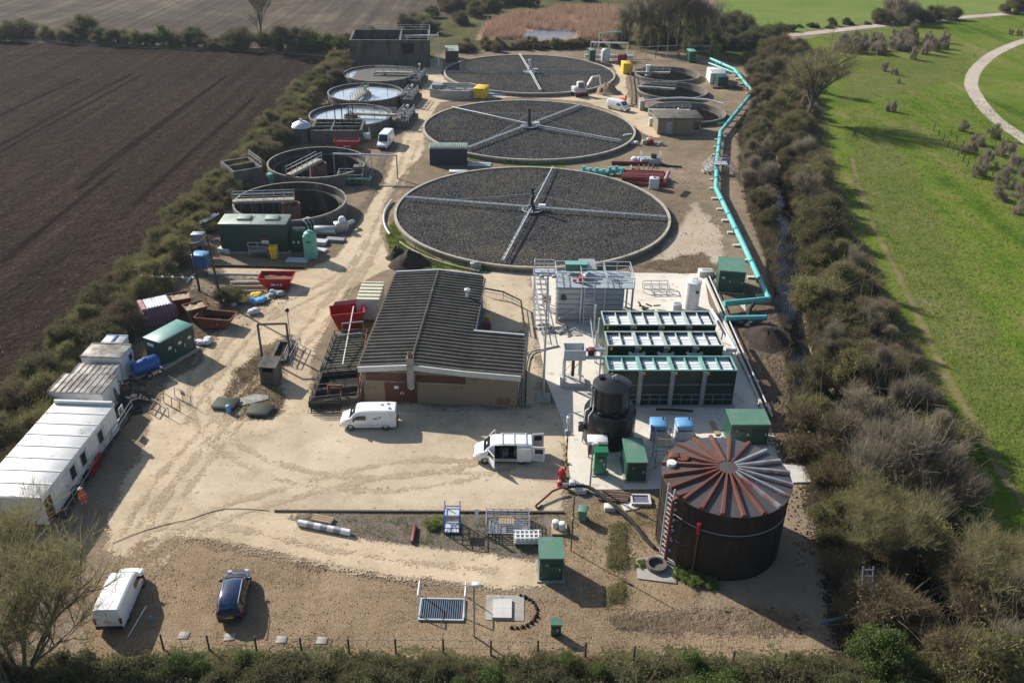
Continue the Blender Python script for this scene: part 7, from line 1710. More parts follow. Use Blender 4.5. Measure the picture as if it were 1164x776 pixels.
lamp('slim lamp post with a crossbar beside the slatted grating', (539, 723), 4.6)
lamp('slim lamp post left of the bright green control kiosk', (670.5, 555), 4.4, .4)
q = P(649, 626); t = thing('thin_post', 'thin dark post on the gravel between the wheelie bin and green box kiosk', 'post', q); mb = MB(); mb.tube([(0, 0, 0), (0, 0, 5.2)], .045, 6); mb.build('pole', 'rubber', t)
mb = MB(); mb.lathe([(.1, 3.0), (.12, 3.2), (.001, 3.25)], 10); mb.build('fitting', 'grey', t)
q = P(642.5, 541); t = thing('striped_post', 'yellow and black striped post with grey lamp at the yard corner', 'post', q); H = 6.2
for k in range(12): mb = MB(); mb.tube([(0, 0, .35 * k), (0, 0, .35 * (k + 1))], .075, 8); mb.build('stripe', 'yellow' if k % 2 else 'black', t)
mb = MB(); mb.tube([(0, 0, 4.2), (0, 0, H)], .05, 8); mb.build('pole', 'galv', t)
mb = MB(); mb.rbox(-.2, -.16, 4.2, .2, .16, 4.7, .04); mb.build('lamp', 'grey', t)
mb = MB(); mb.rbox(-.14, -.14, 5.4, .14, .14, 6.0, .04); mb.build('lamp', 'white', t)
mb = MB(); mb.bar((0, 0, H), (1.0, .2, H + .2), .05); mb.build('bracket', 'grey', t)
# digester hose and red suction pipe
t = thing('digester_pipe', 'thick black pipe on concrete blocks running to the digester tank', 'pipe')
W = smooth([P(645, 553, .4), P(668, 553, .45), P(690, 568, .45), P(718, 592, .4), P(732, 610, .25), P(744, 622, .15)], 4); mb = MB(); mb.tube(W, .15, 10); mb.build('pipe', 'rubber', t)
for px, py in ((660, 559), (693, 579)): mb = MB(); q = P(px, py); mb.rbox(q.x - .45, q.y - .3, .01, q.x + .45, q.y + .35, .42, .04); mb.build('block', 'newconc', t)
t = thing('red_suction_pipe', 'dark red suction pipe with hooked end lying on the yard corner', 'pipe')
mb = MB(); mb.tube([P(640, 553, .5), P(628, 558, .45), P(612, 572, .2)], .09, 8); mb.build('pipe', 'redpipe', t)
mb = MB(); mb.tube(smooth([P(613, 571, .2), P(609, 575, .15), P(612, 577, .12), P(616, 574, .12)], 3), .08, 8); mb.build('hook', 'rubber', t)
t = thing('valve_assembly', 'grey valve assembly where the red and black pipes meet', 'valve', P(651, 556)); mb = MB(); mb.tube([(-.8, 0, .45), (.9, 0, .45)], .17, 9); mb.build('body', 'galv', t); mb = MB(); mb.rbox(-.3, -.25, .6, .2, .25, .9, .04); mb.build('actuator', 'palegrey', t)
t = thing('timber_heap', 'heap of brown rotten timber beside the black digester pipe', 'timber', P(698, 566))
for k in range(5): mb = MB(); mb.bar((-1.3 + .1 * k, -.3 + .18 * k, .12 + .05 * k), (1.0 + .08 * k, -.6 + .2 * k, .15 + .04 * k), .22, .16); mb.build('baulk', 'drum' if k % 2 else 'dkwood', t)
for (px, py), rz, lb in (((712, 576), .3, 'left of two pale paving slabs lying on gravel by the digester pipe'), ((719, 575), .4, 'right of two pale paving slabs lying on gravel by the digester pipe')):
    tag(MB().rbox(-.33, -.5, .02, .33, .5, .1, .02).build('paving_slab', 'newconc', None, P(px, py), rz), lb, 'slab')
t = thing('access_hatch', 'white-framed access hatch in front of the dark kiosk', 'hatch', P(728, 570)); mb = MB(); 
for a in ((-.8, -.6, .8, -.45), (-.8, .5, .8, .65), (-.8, -.45, -.65, .5), (.65, -.45, .8, .5)): mb.box(a[0], a[1], .02, a[2], a[3], .3)
mb.build('frame', 'newconc', t); mb = MB(); mb.box(-.65, -.45, .02, .65, .5, .2); mb.build('lid', 'navypipe', t)
# grating with white posts; square slab in a stone ring; pads
t = thing('slatted_grating', 'blue-grey slatted grating over a pit, between two white posts', 'grating', P(501, 706))
mb = MB(); mb.box(-1.55, 0, .02, 1.55, .1, .16); mb.box(-1.55, 1.9, .02, 1.55, 2.0, .16); mb.box(-1.55, .1, .02, -1.45, 1.9, .16); mb.box(1.45, .1, .02, 1.55, 1.9, .16); mb.build('frame', 'palegalv', t)
mb = MB()
for k in range(19): x = -1.42 + k * .152; mb.box(x, .1, .06, x + .075, 1.9, .13)
mb.build('slats', mat('slat_blue_grey', (0.16, 0.22, 0.26), None, 2, .4, .4), t)
mb = MB(); mb.box(-1.45, .1, .02, 1.45, 1.9, .04); mb.build('pit', 'dark', t)  # thin near-black sheet under the slats paints the pit's darkness
for x in (-1.6, 1.6): mb = MB(); mb.tube([(x, .3, 0), (x, .9, 1.5), (x, 2.2, 1.5), (x, 2.3, 0)], .05, 7); mb.build('post', 'white', t)
t = thing('square_cover', 'pale square concrete cover set in a ring of dark stones', 'manhole', P(571, 693))
mb = MB(); mb.prism([(-1.15, -.95), (1.5, -.95), (1.5, 1.35), (-1.15, 1.35)], .01, .05); mb.build('apron', 'conc', t)
mb = MB(); mb.box(-.65, -.85, .05, .65, .85, .2); mb.box(-.66, -.01, .201, .66, .01, .205); mb.box(-.01, -.86, .201, .01, .86, .206); mb.build('lid', 'newconc', t)
for k in range(14):
    a = R(-95 + k * 13); r = rnd.uniform(.14, .24); mb = MB(); mb.mound(r, r, r * 1.1, 0, k, 7, 3); mb.build('stone', 'spoil', t, (.8 + 1.6 * math.cos(a), -.1 + 1.5 * math.sin(a), .01))
for i, ((px, py), lb) in enumerate((((209, 722), 'grey stepping slab between the white van and blue car, by the fence'), ((261, 724), 'grey stepping slab directly behind the blue car'), ((320, 727), 'grey stepping slab first to the right of the blue car'), ((366, 728), 'grey stepping slab second to the right of the blue car'))):
    tag(MB().rbox(-.35, -.3, .02, .35, .3, .07, .02).build('stepping_slab', 'conc', None, P(px, py), rnd.uniform(-.1, .1)), lb, 'slab', 'stepping slabs along the front fence')
t = thing('front_fence', 'row of dark timber posts with wire along the front hedge', 'fence')
pts = [(186, 737), (238, 738), (292, 740), (343, 741), (397, 742), (450, 742), (504, 742), (558, 744), (611, 744), (665, 746), (720, 750), (777, 752), (832, 756), (890, 758)]
for px, py in pts: q = P(px, py); mb = MB(); mb.tube([(q.x, q.y, 0), (q.x, q.y, 1.35)], .07, 6); mb.build('post', 'dkwood', t)
for z in (.5, 1.2): mb = MB(); mb.tube([P(px, py) + Vector((0, 0, z)) for px, py in pts], .012, 4); mb.build('wire', 'grey', t)
t = thing('parked_pole_rack', 'white rail leaning beside the parked white van with a dumped blue bottle', 'rail', P(155, 714), R(75)); mb = MB(); mb.bar((-.9, 0, .1), (1.3, 0, .8), .06); mb.build('rail', 'white', t); mb = MB(); mb.lathe([(.12, .02), (.12, .3), (.05, .4), (.001, .41)], 10, 0, (.9, -.5)); mb.build('bottle', 'skyblue', t)
# bottom right: blue ladder and pipe, pad beside tank
t = thing('blue_ladder_frame', 'blue steel ladder frame leaning at the stream edge in the shade', 'ladder', P(985, 700))
for x in (-.35, .35): mb = MB(); mb.bar((x, 0, 0), (x - .3, 1.0, 3.6), .08); mb.build('stile', 'navypipe', t)
for k in range(8): mb = MB(); f = (k + .5) / 8; mb.bar((-.35 - .3 * f, f, 3.6 * f), (.35 - .3 * f, f, 3.6 * f), .06); mb.build('rung', 'navypipe', t)
t = thing('blue_barrier_pipe', 'dull blue barrier pipe on two short posts in the tank shadow', 'barrier')
a, b = P(929, 716), P(976, 706); mb = MB(); mb.tube([(a.x, a.y, .7), (b.x, b.y, .7)], .13, 9); mb.build('pipe', 'navypipe', t)
for p in (a, b): mb = MB(); mb.bar((p.x, p.y, 0), (p.x, p.y, .7), .1); mb.build('post', 'grey', t)
tag(MB().prism([(-1.3, -1.2), (1.0, -1.0), (1.2, 1.2), (-1.1, 1.3)], .02, .14).build('concrete_pad', 'newconc', None, P(905, 540)), 'pale concrete pad right of the digester tank roof', 'pad')

# ================================================================== FAR AND RIGHT WORKS AREA
def big_box(name, label, FL, FR, BR, h, m, cat='container', lid=None, rib=True, group=None):
    o, rz, wd, dp = roofframe(FL, FR, BR, h); t = thing(name, label, cat, o, rz, group)
    mb = MB(); mb.rbox(0, 0, .12, wd, dp, h, .08); mb.build('body', m, t)
    if rib:
        mb = MB()
        for k in range(5): x = .1 + k * (wd - .3) / 4; mb.box(x, -.05, .2, x + .1, -.003, h - .1)
        mb.build('rib', m, t)
    if lid: mb = MB(); mb.rbox(-.05, -.05, h + .003, wd + .05, dp + .05, h + .12, .04); mb.build('lid', lid, t)
    return t


big_box('yellow_container', 'yellow fuel container beside the eight-sided dosing chamber', (538, 101), (551, 102), (551.5, 97), 2.0, 'yellow', lid='yellow')
tag(MB().rbox(-3, -1.2, .02, 3, 1.2, .35, .1).build('blue_sheet_pile', 'skyblue', None, P(562, 107)), 'pale blue sheeting pile right of the yellow fuel container', 'sheets')
big_box('yellow_container', 'yellow container by the white pipework at the right of the far bed', (709, 73), (718.5, 73), (718.5, 69.5), 2.3, 'yellow', lid='yellow')
big_box('green_cabinet', 'tall green cabinet left of the white pipework behind the far bed', (671, 58), (677.5, 58), (677.5, 55), 3.0, 'green', 'cabinet', 'greenroof', False)
big_box('green_cabinet', 'green cabinet at the far railings beyond the right settling tanks', (784.5, 59), (792, 59), (792, 56), 2.6, 'green', 'cabinet', 'mint', False)
t = big_box('diesel_generator', 'dark green generator below a white slatted tank at the right bank', (817, 88.5), (828.5, 88.5), (828, 84), 2.2, 'dkgreen', 'generator', 'dkgreen')
t = big_box('white_slatted_unit', 'white slatted unit just behind the dark green generator', (808, 83), (826, 83.5), (824, 77), 2.4, 'white', 'unit', None, False)
mb = MB()
for k in range(6): mb.box(.4 + k * .55, .3, 2.4, .7 + k * .55, 3.5, 2.46)
mb.build('slats', 'grey', t)
t = thing('white_pump_skid', 'white pump and pipework skid on the bank behind the far bed', 'pump', P(692, 69))
mb = MB(); mb.tube([(-6, 0, 1.0), (6, 0, 1.0)], .45, 10); mb.build('header', 'white', t)
mb = MB(); mb.lathe([(1.1, 0), (1.1, 2.6), (.8, 3.0), (.001, 3.2)], 20, 0, (-1, -1.2)); mb.build('vessel', 'palegrey', t)
mb = MB(); mb.rbox(2, -2.2, 0, 4.2, -.6, 1.8, .1); mb.build('motor', 'redpipe', t)
for x in (-4.5, 0, 4.5): mb = MB(); mb.bar((x, 1.2, 0), (x, 1.2, 4.0), .2); mb.build('post', 'palegalv', t)
mb = MB(); mb.bar((-4.5, 1.2, 4), (4.5, 1.2, 4), .3); mb.build('beam', 'white', t)
t = thing('white_gantry', 'thin white gantry post with teal arm behind the far bed', 'gantry', P(680, 62)); mb = MB(); mb.bar((0, 0, 0), (0, 0, 5.2), .25); mb.build('post', 'palegrey', t); mb = MB(); mb.bar((0, 0, 5.1), (5.5, 1, 5.4), .3); mb.build('arm', 'mint', t)
t = thing('far_railing', 'grey railing along the top end of the right settling tanks', 'railing'); mb = MB(); rail(mb, [P(722, 68), P(745, 67), P(770, 66), P(806, 66)], 3.0, 3.5, .06); mb.build('rail', 'grey', t)
t = thing('white_standpipe', 'short white standpipe between the two farther right settling tanks', 'standpipe', P(736, 87)); mb = MB(); mb.lathe([(.45, 0), (.45, 2.4), (.55, 2.42), (.55, 2.6), (.001, 2.65)], 16); mb.build('pipe', 'white', t); mb = MB(); mb.lathe([(.7, 0), (.7, .3), (.46, .3)], 16); mb.build('flange', 'conc', t)
t = thing('road_edge_posts', 'low post and rail fence along the road right of the far bed', 'fence'); W = PP([(719, 78), (716, 90), (718, 104), (718, 118)])
mb = MB(); rail(mb, W, 1.3, 2.4, .07, mids=(.5,)); mb.build('rail', 'dkwood', t)
tag(MB().rbox(-.9, -.7, 0, .9, .7, 1.3, .08).build('orange_barrier', 'orange', None, P(706, 119)), 'orange plastic barrier box behind the white van at the middle bed', 'barrier')
t = thing('white_tote', 'white caged tote tank left of the brick hut', 'tote', P(741, 143)); mb = MB(); mb.rbox(-.6, -.5, .15, .6, .5, 1.5, .08); mb.build('tank', 'white', t); mb = MB()
for x in (-.62, 0, .62): mb.bar((x, -.53, .1), (x, -.53, 1.5), .05)
for z in (.2, .8, 1.5): mb.bar((-.62, -.53, z), (.62, -.53, z), .05)
mb.build('cage', 'galv', t)
t = thing('white_tote', 'pale caged tote tank at the near end of the red pipe stack', 'tote', P(743, 214), R(-12)); mb = MB(); mb.rbox(-.75, -.6, .1, .75, .7, 1.7, .1); mb.build('tank', 'palegrey', t); mb = MB(); mb.rbox(-.8, -.65, 0, .8, .75, .1, .02); mb.build('pallet', 'wood', t)
mb = MB(); mb.lathe([(.2, 1.7), (.2, 1.8), (.001, 1.82)], 12); mb.build('cap', 'black', t)
# rubble / brick pallets
t = thing('brick_pallets', 'jumble of red bricks and pipe caps on pallets below the brick hut', 'pallets', P(740, 163))
for k in range(8): mb = MB(); x, y = rnd.uniform(-1.4, 1.9), rnd.uniform(-1, 1); mb.rbox(x - .4, y - .4, 0, x + .4, y + .4, rnd.uniform(.4, 1.0), .05); mb.build('brick_stack', ('redpipe', 'pink', 'grey', 'redpipe', 'tarp', 'drum', 'grey', 'yellow')[k], t)
t = thing('grey_machine', 'grey railed welding machine on skids behind the red pipe stack', 'machine', P(739, 186))
mb = MB(); mb.rbox(-1.6, -.8, .2, 1.6, .8, 1.0, .08); mb.build('body', 'deck', t); mb = MB(); mb.lathe([(.5, 1.0), (.5, 1.6), (.001, 1.7)], 14, 0, (.5, 0)); mb.build('motor', 'black', t)
mb = MB(); rail(mb, [(-1.6, -.8, 1.0), (-1.6, .8, 1.0)], .9, .8, .04); rail(mb, [(1.6, -.8, 1.0), (1.6, .8, 1.0)], .9, .8, .04); mb.build('handrail', 'palegalv', t); mb = MB(); mb.box(-2, -.6, 0, 2, -.4, .2); mb.box(-2, .4, 0, 2, .6, .2); mb.build('skid', 'rust', t)
p, q = P(695, 187), P(768, 188.5); tag(MB().tube([(p.x, p.y, .3), (p.x + 6, p.y, .3)], .3, 10).build('brown_pipe', 'redpipe'), 'single dark red pipe lying apart behind the main pipe stack', 'pipe')
p = P(752, 189); tag(MB().tube([(p.x, p.y, .15), (p.x + 3.2, p.y - .6, .15)], .15, 8).build('black_pipe', 'rubber'), 'short black pipe beside the grey welding machine', 'pipe')
M['redpipe2'] = mat('faded_red_pipe', (0.30, 0.075, 0.075), (0.23, 0.055, 0.06), 1.2, 0.6)
t = thing('red_pipe_stack', 'stack of dark red pipes with white battens beside the nearest filter bed', 'pipes', P(736, 206), R(-3))
for r in range(2):
    for k in range(6 - r):
        mb = MB(); y = -2.0 + k * .78 + r * .36; x0 = rnd.uniform(-4.4, -2.8); mb.tube([(x0, y, .34 + r * .6), (x0 + 6.4, y, .34 + r * .6)], .34, 10); mb.build('pipe', 'redpipe' if (k + r) % 3 else 'redpipe2', t)
for x in (-1.5, -.7, .0, .7):
    mb = MB(); mb.box(x, 1.6, .3, x + .16, 1.8, 2.1); mb.build('batten', 'wood', t)
tag(MB().tube([P(756, 205, 1.9), P(760, 196, 2.2)], .3, 10).build('pink_pipe', 'pink'), 'pale pink pipe laid across the top of the red pipe stack', 'pipe')
t = thing('teal_fittings', 'cluster of teal flanged pipe fittings at the left of the red pipes', 'fittings', P(688, 199))
for k in range(7):
    mb = MB(); x = -4.0 + k * 1.05; a = rnd.uniform(-.5, .5); h = rnd.uniform(.3, .6)
    mb.tube([(x, -.3 + a, h), (x + 1.2, .5 + a, h)], .34, 10); mb.tube([(x + 1.15, .47 + a, h), (x + 1.3, .57 + a, h)], .5, 10); mb.tube([(x + .5, .1 + a, h), (x + .5, .1 + a, h + .8)], .28, 9); mb.build('fitting', 'teal', t)
mb = MB(); mb.tube([(-8.5, .9, .3), (-3, .3, .3)], .26, 9); mb.build('pipe', 'teal', t)
mb = MB(); mb.lathe([(.75, 0), (.75, .12), (.3, .12)], 16); q = mb.build('flange_ring', 'white', t, (4.0, .4, .8)); q.rotation_euler = (0, R(90), 0)
mb = MB(); mb.rbox(4.2, -.8, 0, 5.6, .9, 1.0, .06); mb.build('crate', 'dkwood', t)
t = thing('timber_stack', 'stack of dark timber mats by the teal pipeline bend', 'timber', P(835, 100))
for k in range(6): mb = MB(); mb.box(-5 + k * 1.6, -1.2 + .15 * (k % 3), 0, -3.6 + k * 1.6, 1.1, .35 + .2 * (k % 2)); mb.build('mat', 'dkwood', t)
t = thing('concrete_kerbs', 'short row of pale kerb blocks below the pipeline bend', 'kerbs', P(817, 141))
for k in range(3): mb = MB(); mb.rbox(-1.1 + k * .8, -.25, 0, -.4 + k * .8, .3, .35, .04); mb.build('block', 'newconc', t)
t = thing('pale_blue_boards', 'pale blue boards on the grass right of the dark shed', 'boards', P(545, 187.5))
for k in range(3): mb = MB(); mb.box(-1.9, -.7 + k * .5, .02, 1.9, -.3 + k * .5, .12 + .04 * k); mb.build('board', 'skyblue' if k == 1 else 'palegrey', t)
tag(MB().rbox(-1.6, -.6, .02, 1.4, .6, .3, .05).build('pale_sheet', 'palegrey', None, P(522, 196)), 'pale panel on the ground below the dark shed', 'panel')
# curved white kerb pipe round the left of the nearest bed
t = thing('edging_pipe', 'curved white edging pipe around the left side of the nearest bed', 'pipe')
c = BEDS[0]; mb = MB(); mb.tube([(c[0] + 20.9 * math.cos(R(a)), c[1] + 20.9 * math.sin(R(a)), .25) for a in range(168, 205, 3)], .16, 8); mb.build('pipe', 'palegrey', t)
mb = MB(); mb.tube([(c[0] + 20.6 * math.cos(R(a)), c[1] + 20.6 * math.sin(R(a)), .2) for a in range(212, 252, 3)], .13, 8); mb.build('pipe', 'rim', t)
t = thing('rim_post', 'small dark valve frame at the bottom rim of the nearest bed behind the workshop', 'valve', P(541, 306)); mb = MB(); mb.rbox(-.7, -.3, 0, .7, .3, .9, .05); mb.build('body', 'grey', t); mb = MB(); mb.lathe([(.3, .95), (.3, 1.05), (.001, 1.06)], 12); mb.build('wheel', 'galv', t)
tag(MB().box(-.1, -.9, .02, .1, .9, .9).build('white_sheet', 'white', None, P(713, 158), R(-60)), 'small white board standing at the right rim of the middle bed', 'board')
# odds and ends east of the workshop
t = thing('side_barrels', 'yellow and pink barrels by the workshop side windows', 'barrels', P(555, 371))
mb = MB(); mb.lathe([(.35, 0), (.35, 1.0), (.001, 1.02)], 14, 0, (0, .5)); mb.build('barrel', 'yellow', t); mb = MB(); mb.rbox(-.5, -.7, 0, .3, -.1, .8, .05); mb.build('crate', 'purple', t)
t = thing('yard_railing', 'thin grey railing with draped hose round the workshop side yard', 'railing'); mb = MB(); W = PP([(551, 336), (572, 340), (592, 350), (596, 380)]); rail(mb, W, 1.0, 1.6, .03); mb.build('rail', 'grey', t); mb = MB(); mb.tube([v + Vector((0, 0, .95)) for v in W], .1, 7); mb.build('hose', 'rubber', t)
HAZE = 0.00011
# ================================================================== VEGETATION
def veg_mat(name, col, var, rough=0.85, trans=0.35):
    """leaf or twig colour; each plant a little different, clumps vary inside it"""
    m = bpy.data.materials.new(name); m.use_nodes = True; n = m.node_tree.nodes; l = m.node_tree.links; b = n['Principled BSDF']
    b.inputs['Roughness'].default_value = rough; b.inputs['Specular IOR Level'].default_value = 0.2
    tc = n.new('ShaderNodeTexCoord'); t = n.new('ShaderNodeTexNoise'); t.inputs['Scale'].default_value = 0.9; t.inputs['Detail'].default_value = 4
    oi = n.new('ShaderNodeObjectInfo'); ad = n.new('ShaderNodeMath'); ad.operation = 'MULTIPLY_ADD'; ad.inputs[1].default_value = 0.5
    l.new(tc.outputs['Object'], t.inputs['Vector']); l.new(oi.outputs['Random'], ad.inputs[0])
    su = n.new('ShaderNodeMath'); su.operation = 'SUBTRACT'; su.inputs[1].default_value = 0.25; l.new(t.outputs[0], su.inputs[0]); l.new(su.outputs[0], ad.inputs[2])
    mr = n.new('ShaderNodeMapRange'); mr.inputs[1].default_value = .25; mr.inputs[2].default_value = .75; l.new(ad.outputs[0], mr.inputs[0])
    mx = n.new('ShaderNodeMix'); mx.data_type = 'RGBA'; mx.inputs[6].default_value = _c(col); mx.inputs[7].default_value = _c(var); l.new(mr.outputs[0], mx.inputs[0])
    l.new(mx.outputs[2], b.inputs['Base Color'])
    if trans:
        tl = n.new('ShaderNodeBsdfTranslucent'); ms = n.new('ShaderNodeMixShader'); ms.inputs[0].default_value = trans; l.new(mx.outputs[2], tl.inputs[0])
        l.new(b.outputs[0], ms.inputs[1]); l.new(tl.outputs[0], ms.inputs[2]); l.new(ms.outputs[0], n['Material Output'].inputs[0])
    return m


M['leaf_olive'] = veg_mat('leaf_olive', (0.22, 0.21, 0.075), (0.13, 0.135, 0.05))
M['leaf_dark'] = veg_mat('leaf_dark', (0.075, 0.10, 0.038), (0.125, 0.135, 0.055))
M['leaf_ivy'] = veg_mat('leaf_ivy', (0.085, 0.125, 0.030), (0.12, 0.16, 0.045), 0.5)
M['leaf_bright'] = veg_mat('leaf_bright', (0.12, 0.18, 0.035), (0.16, 0.20, 0.05))
M['twig_grey'] = veg_mat('twig_grey', (0.33, 0.285, 0.205), (0.22, 0.19, 0.14))
M['twig_brown'] = veg_mat('twig_brown', (0.24, 0.19, 0.115), (0.155, 0.12, 0.075))
M['twig_olive'] = veg_mat('twig_olive', (0.29, 0.26, 0.13), (0.19, 0.17, 0.085))
M['twig_pink'] = veg_mat('twig_pink', (0.34, 0.285, 0.22), (0.27, 0.22, 0.165))
M['twig_tan'] = veg_mat('twig_tan', (0.44, 0.39, 0.23), (0.34, 0.30, 0.18))
M['blade'] = veg_mat('blade', (0.11, 0.17, 0.025), (0.15, 0.18, 0.05))
M['blade_dry'] = veg_mat('blade_dry', (0.30, 0.24, 0.15), (0.22, 0.17, 0.10))
M['reedblade'] = veg_mat('reedblade', (0.42, 0.28, 0.20), (0.33, 0.22, 0.16))


def ribbons(rg, p, q, w0, w1):
    """flat tapering strips p->q turned at random about their length; returns verts, faces"""
    n = len(p); d = q - p; d /= np.maximum(np.linalg.norm(d, axis=1, keepdims=True), 1e-6)
    r = rg.normal(size=(n, 3)); s = np.cross(d, r); s /= np.maximum(np.linalg.norm(s, axis=1, keepdims=True), 1e-6)
    a = np.broadcast_to(np.asarray(w0, float), (n,))[:, None] / 2; b = np.broadcast_to(np.asarray(w1, float), (n,))[:, None] / 2
    v = np.stack([p - s * a, p + s * a, q + s * b, q - s * b], 1).reshape(-1, 3)
    return v, np.arange(4 * n).reshape(n, 4)


def np_mesh(name, chunks, mats):
    """chunks: (verts, quads, material index)"""
    me = bpy.data.meshes.new(name); V = np.concatenate([c[0] for c in chunks]); o = 0; Fs = []; Mi = []
    for v, f, mi in chunks: Fs.append(f + o); Mi.append(np.full(len(f), mi)); o += len(v)
    F = np.concatenate(Fs); Mi = np.concatenate(Mi)
    me.vertices.add(len(V)); me.vertices.foreach_set('co', V.astype(np.float32).ravel())
    me.loops.add(F.size); me.loops.foreach_set('vertex_index', F.astype(np.int32).ravel())
    me.polygons.add(len(F)); me.polygons.foreach_set('loop_start', (np.arange(len(F)) * 4).astype(np.int32))
    for k in mats: me.materials.append(M[k])
    me.polygons.foreach_set('material_index', Mi.astype(np.int32)); me.update(calc_edges=True)
    return me


def crown_mesh(seed, rx, h, n_lobe, n_twig, n_leaf, twig, leaf, tl=0.7, tw=0.04, ls=0.13, up=0.6, base=0.08, spread=0.8, whips=60):
    """clumped crown: lobes on a dome, twigs bristling out of each lobe, leaves near their tips"""
    rg = np.random.default_rng(seed); L = []
    for i in range(n_lobe):
        a = rg.uniform(0, 2 * PI); t = math.sqrt(rg.uniform(0, 1)) * spread; zz = h * (base + (0.78 - base) * (1 - t * t) * rg.uniform(.35, 1.2)) if i % 5 < 3 else h * rg.uniform(.08, .3); t = t if i % 5 < 3 else rg.uniform(.55, 1) * spread; L.append((rx * t * math.cos(a), rx * t * math.sin(a), zz, rg.uniform(.16, .44) * rx))
    L = np.array(L); k = rg.integers(0, n_lobe, n_twig)
    d = rg.normal(size=(n_twig, 3)); d[:, 2] = np.abs(d[:, 2]) * 0.9 - 0.25 + up * .3; d /= np.linalg.norm(d, axis=1, keepdims=True)
    c = L[k, :3]; r = L[k, 3:4] * (rg.uniform(.3, 1.05, (n_twig, 1)) + .5 * rg.random((n_twig, 1)) ** 6)
    tip = c + d * r * np.array([1, 1, h / rx * .62 if h < rx * 1.6 else 1.1]); tip[:, 2] = np.maximum(tip[:, 2], .08)
    dd = d + rg.normal(scale=.55, size=d.shape); dd[:, 2] += up; dd /= np.linalg.norm(dd, axis=1, keepdims=True)
    ln = rg.uniform(.5, 1.25, (n_twig, 1)) * tl; b = tip - dd * ln * .8; b[:, 2] = np.maximum(b[:, 2], .03)
    ch = []; v, f = ribbons(rg, b, tip + dd * ln * .2, tw, tw * .4); ch.append((v, f, 0))
    nw = int(whips); a = rg.uniform(0, 2 * PI, nw); el = rg.uniform(.25, 1.2, nw); d2 = np.stack([np.cos(a) * np.cos(el), np.sin(a) * np.cos(el), np.sin(el)], 1); w0 = rg.uniform(.15, .7, (nw, 1)) * d2 * np.array([rx, rx, h * .6]); w0[:, 2] += .2 * h
    v, f = ribbons(rg, w0, w0 + (d2 + rg.normal(scale=.4, size=d2.shape)) * rg.uniform(.9, 2.2, (nw, 1)) * rx * .36, .035, .012); ch.append((v, f, 0))
    if n_leaf:
        j = rg.integers(0, n_twig, n_leaf); p = tip[j] + rg.normal(scale=.16, size=(n_leaf, 3)); p[:, 2] = np.maximum(p[:, 2], .05)
        q = rg.normal(size=(n_leaf, 3)); q /= np.linalg.norm(q, axis=1, keepdims=True); s = ls * rg.uniform(.6, 1.3, (n_leaf, 1))
        v, f = ribbons(rg, p, p + q * s, ls * .75, ls * .6); ch.append((v, f, 1))
    return np_mesh('crown', ch, [twig, leaf])


def stem_mesh(seed, rx, h, n, bark, r=.07):
    rg = random.Random(seed); mb = MB()
    for i in range(n):
        a = rg.uniform(0, 2 * PI); e = rg.uniform(.3, .65) * rx; x0, y0 = .25 * math.cos(a), .25 * math.sin(a)
        mb.tube([(x0, y0, -.15), (x0 + e * .4 * math.cos(a), y0 + e * .4 * math.sin(a), h * .35), (x0 + e * math.cos(a + .3), y0 + e * math.sin(a + .3), h * .72)], r, 5, r1=r * .3)
    return mb.mesh('trunk', bark)


BUSH = {}


def bush_kind(key, n, rx, h, lobes, nt, nl, twig, leaf, bark, stems=6, **kw):
    BUSH[key] = [(crown_mesh(hash_(key) + i, rx, h, lobes, nt, nl, twig, leaf, **kw), stem_mesh(hash_(key) + i, rx, h, stems, bark), rx, h) for i in range(n)]


def hash_(s): return sum(ord(c) * (i + 3) for i, c in enumerate(s)) % 9973


bush_kind('olive', 4, 2.6, 3.6, 18, 5500, 5200, 'twig_olive', 'leaf_olive', 'bark', tl=1.1, tw=.032, ls=.10)
bush_kind('dark', 3, 2.5, 3.4, 17, 4500, 5600, 'twig_brown', 'leaf_dark', 'bark', tl=1.0, tw=.032, ls=.11)
bush_kind('grey', 3, 3.0, 4.2, 14, 9000, 0, 'twig_grey', 'leaf_olive', 'palebark', tl=1.5, tw=.028, up=1.2)
bush_kind('brown', 3, 2.7, 3.2, 15, 8500, 700, 'twig_brown', 'leaf_olive', 'bark', tl=1.2, tw=.028, up=.7)
bush_kind('ivy', 2, 2.2, 3.6, 20, 900, 15000, 'twig_brown', 'leaf_ivy', 'bark', tl=.6, ls=.10)
bush_kind('bramble', 3, 1.7, 1.5, 14, 2200, 2600, 'twig_brown', 'leaf_dark', 'bark', tl=.6, ls=.12, stems=4, spread=.9)
bush_kind('pink', 3, 1.2, 3.8, 7, 900, 0, 'twig_pink', 'leaf_olive', 'palebark', tl=1.5, tw=.03, up=2.6, stems=3)
bush_kind('sparse', 3, 2.4, 4.0, 12, 1700, 0, 'twig_grey', 'leaf_olive', 'palebark', tl=1.5, tw=.03, up=1.6, stems=5)
bush_kind('bright', 1, 2.4, 3.0, 14, 900, 6500, 'twig_olive', 'leaf_bright', 'bark', tl=.5, ls=.16)
_used = {}
ADJ = {'olive': 'olive scrub', 'dark': 'dark leafy', 'grey': 'leafless grey', 'brown': 'brown thorny', 'ivy': 'ivy-green', 'bramble': 'low bramble', 'pink': 'thin pinkish', 'sparse': 'sparse grey', 'bright': 'fresh green'}
VEG = []


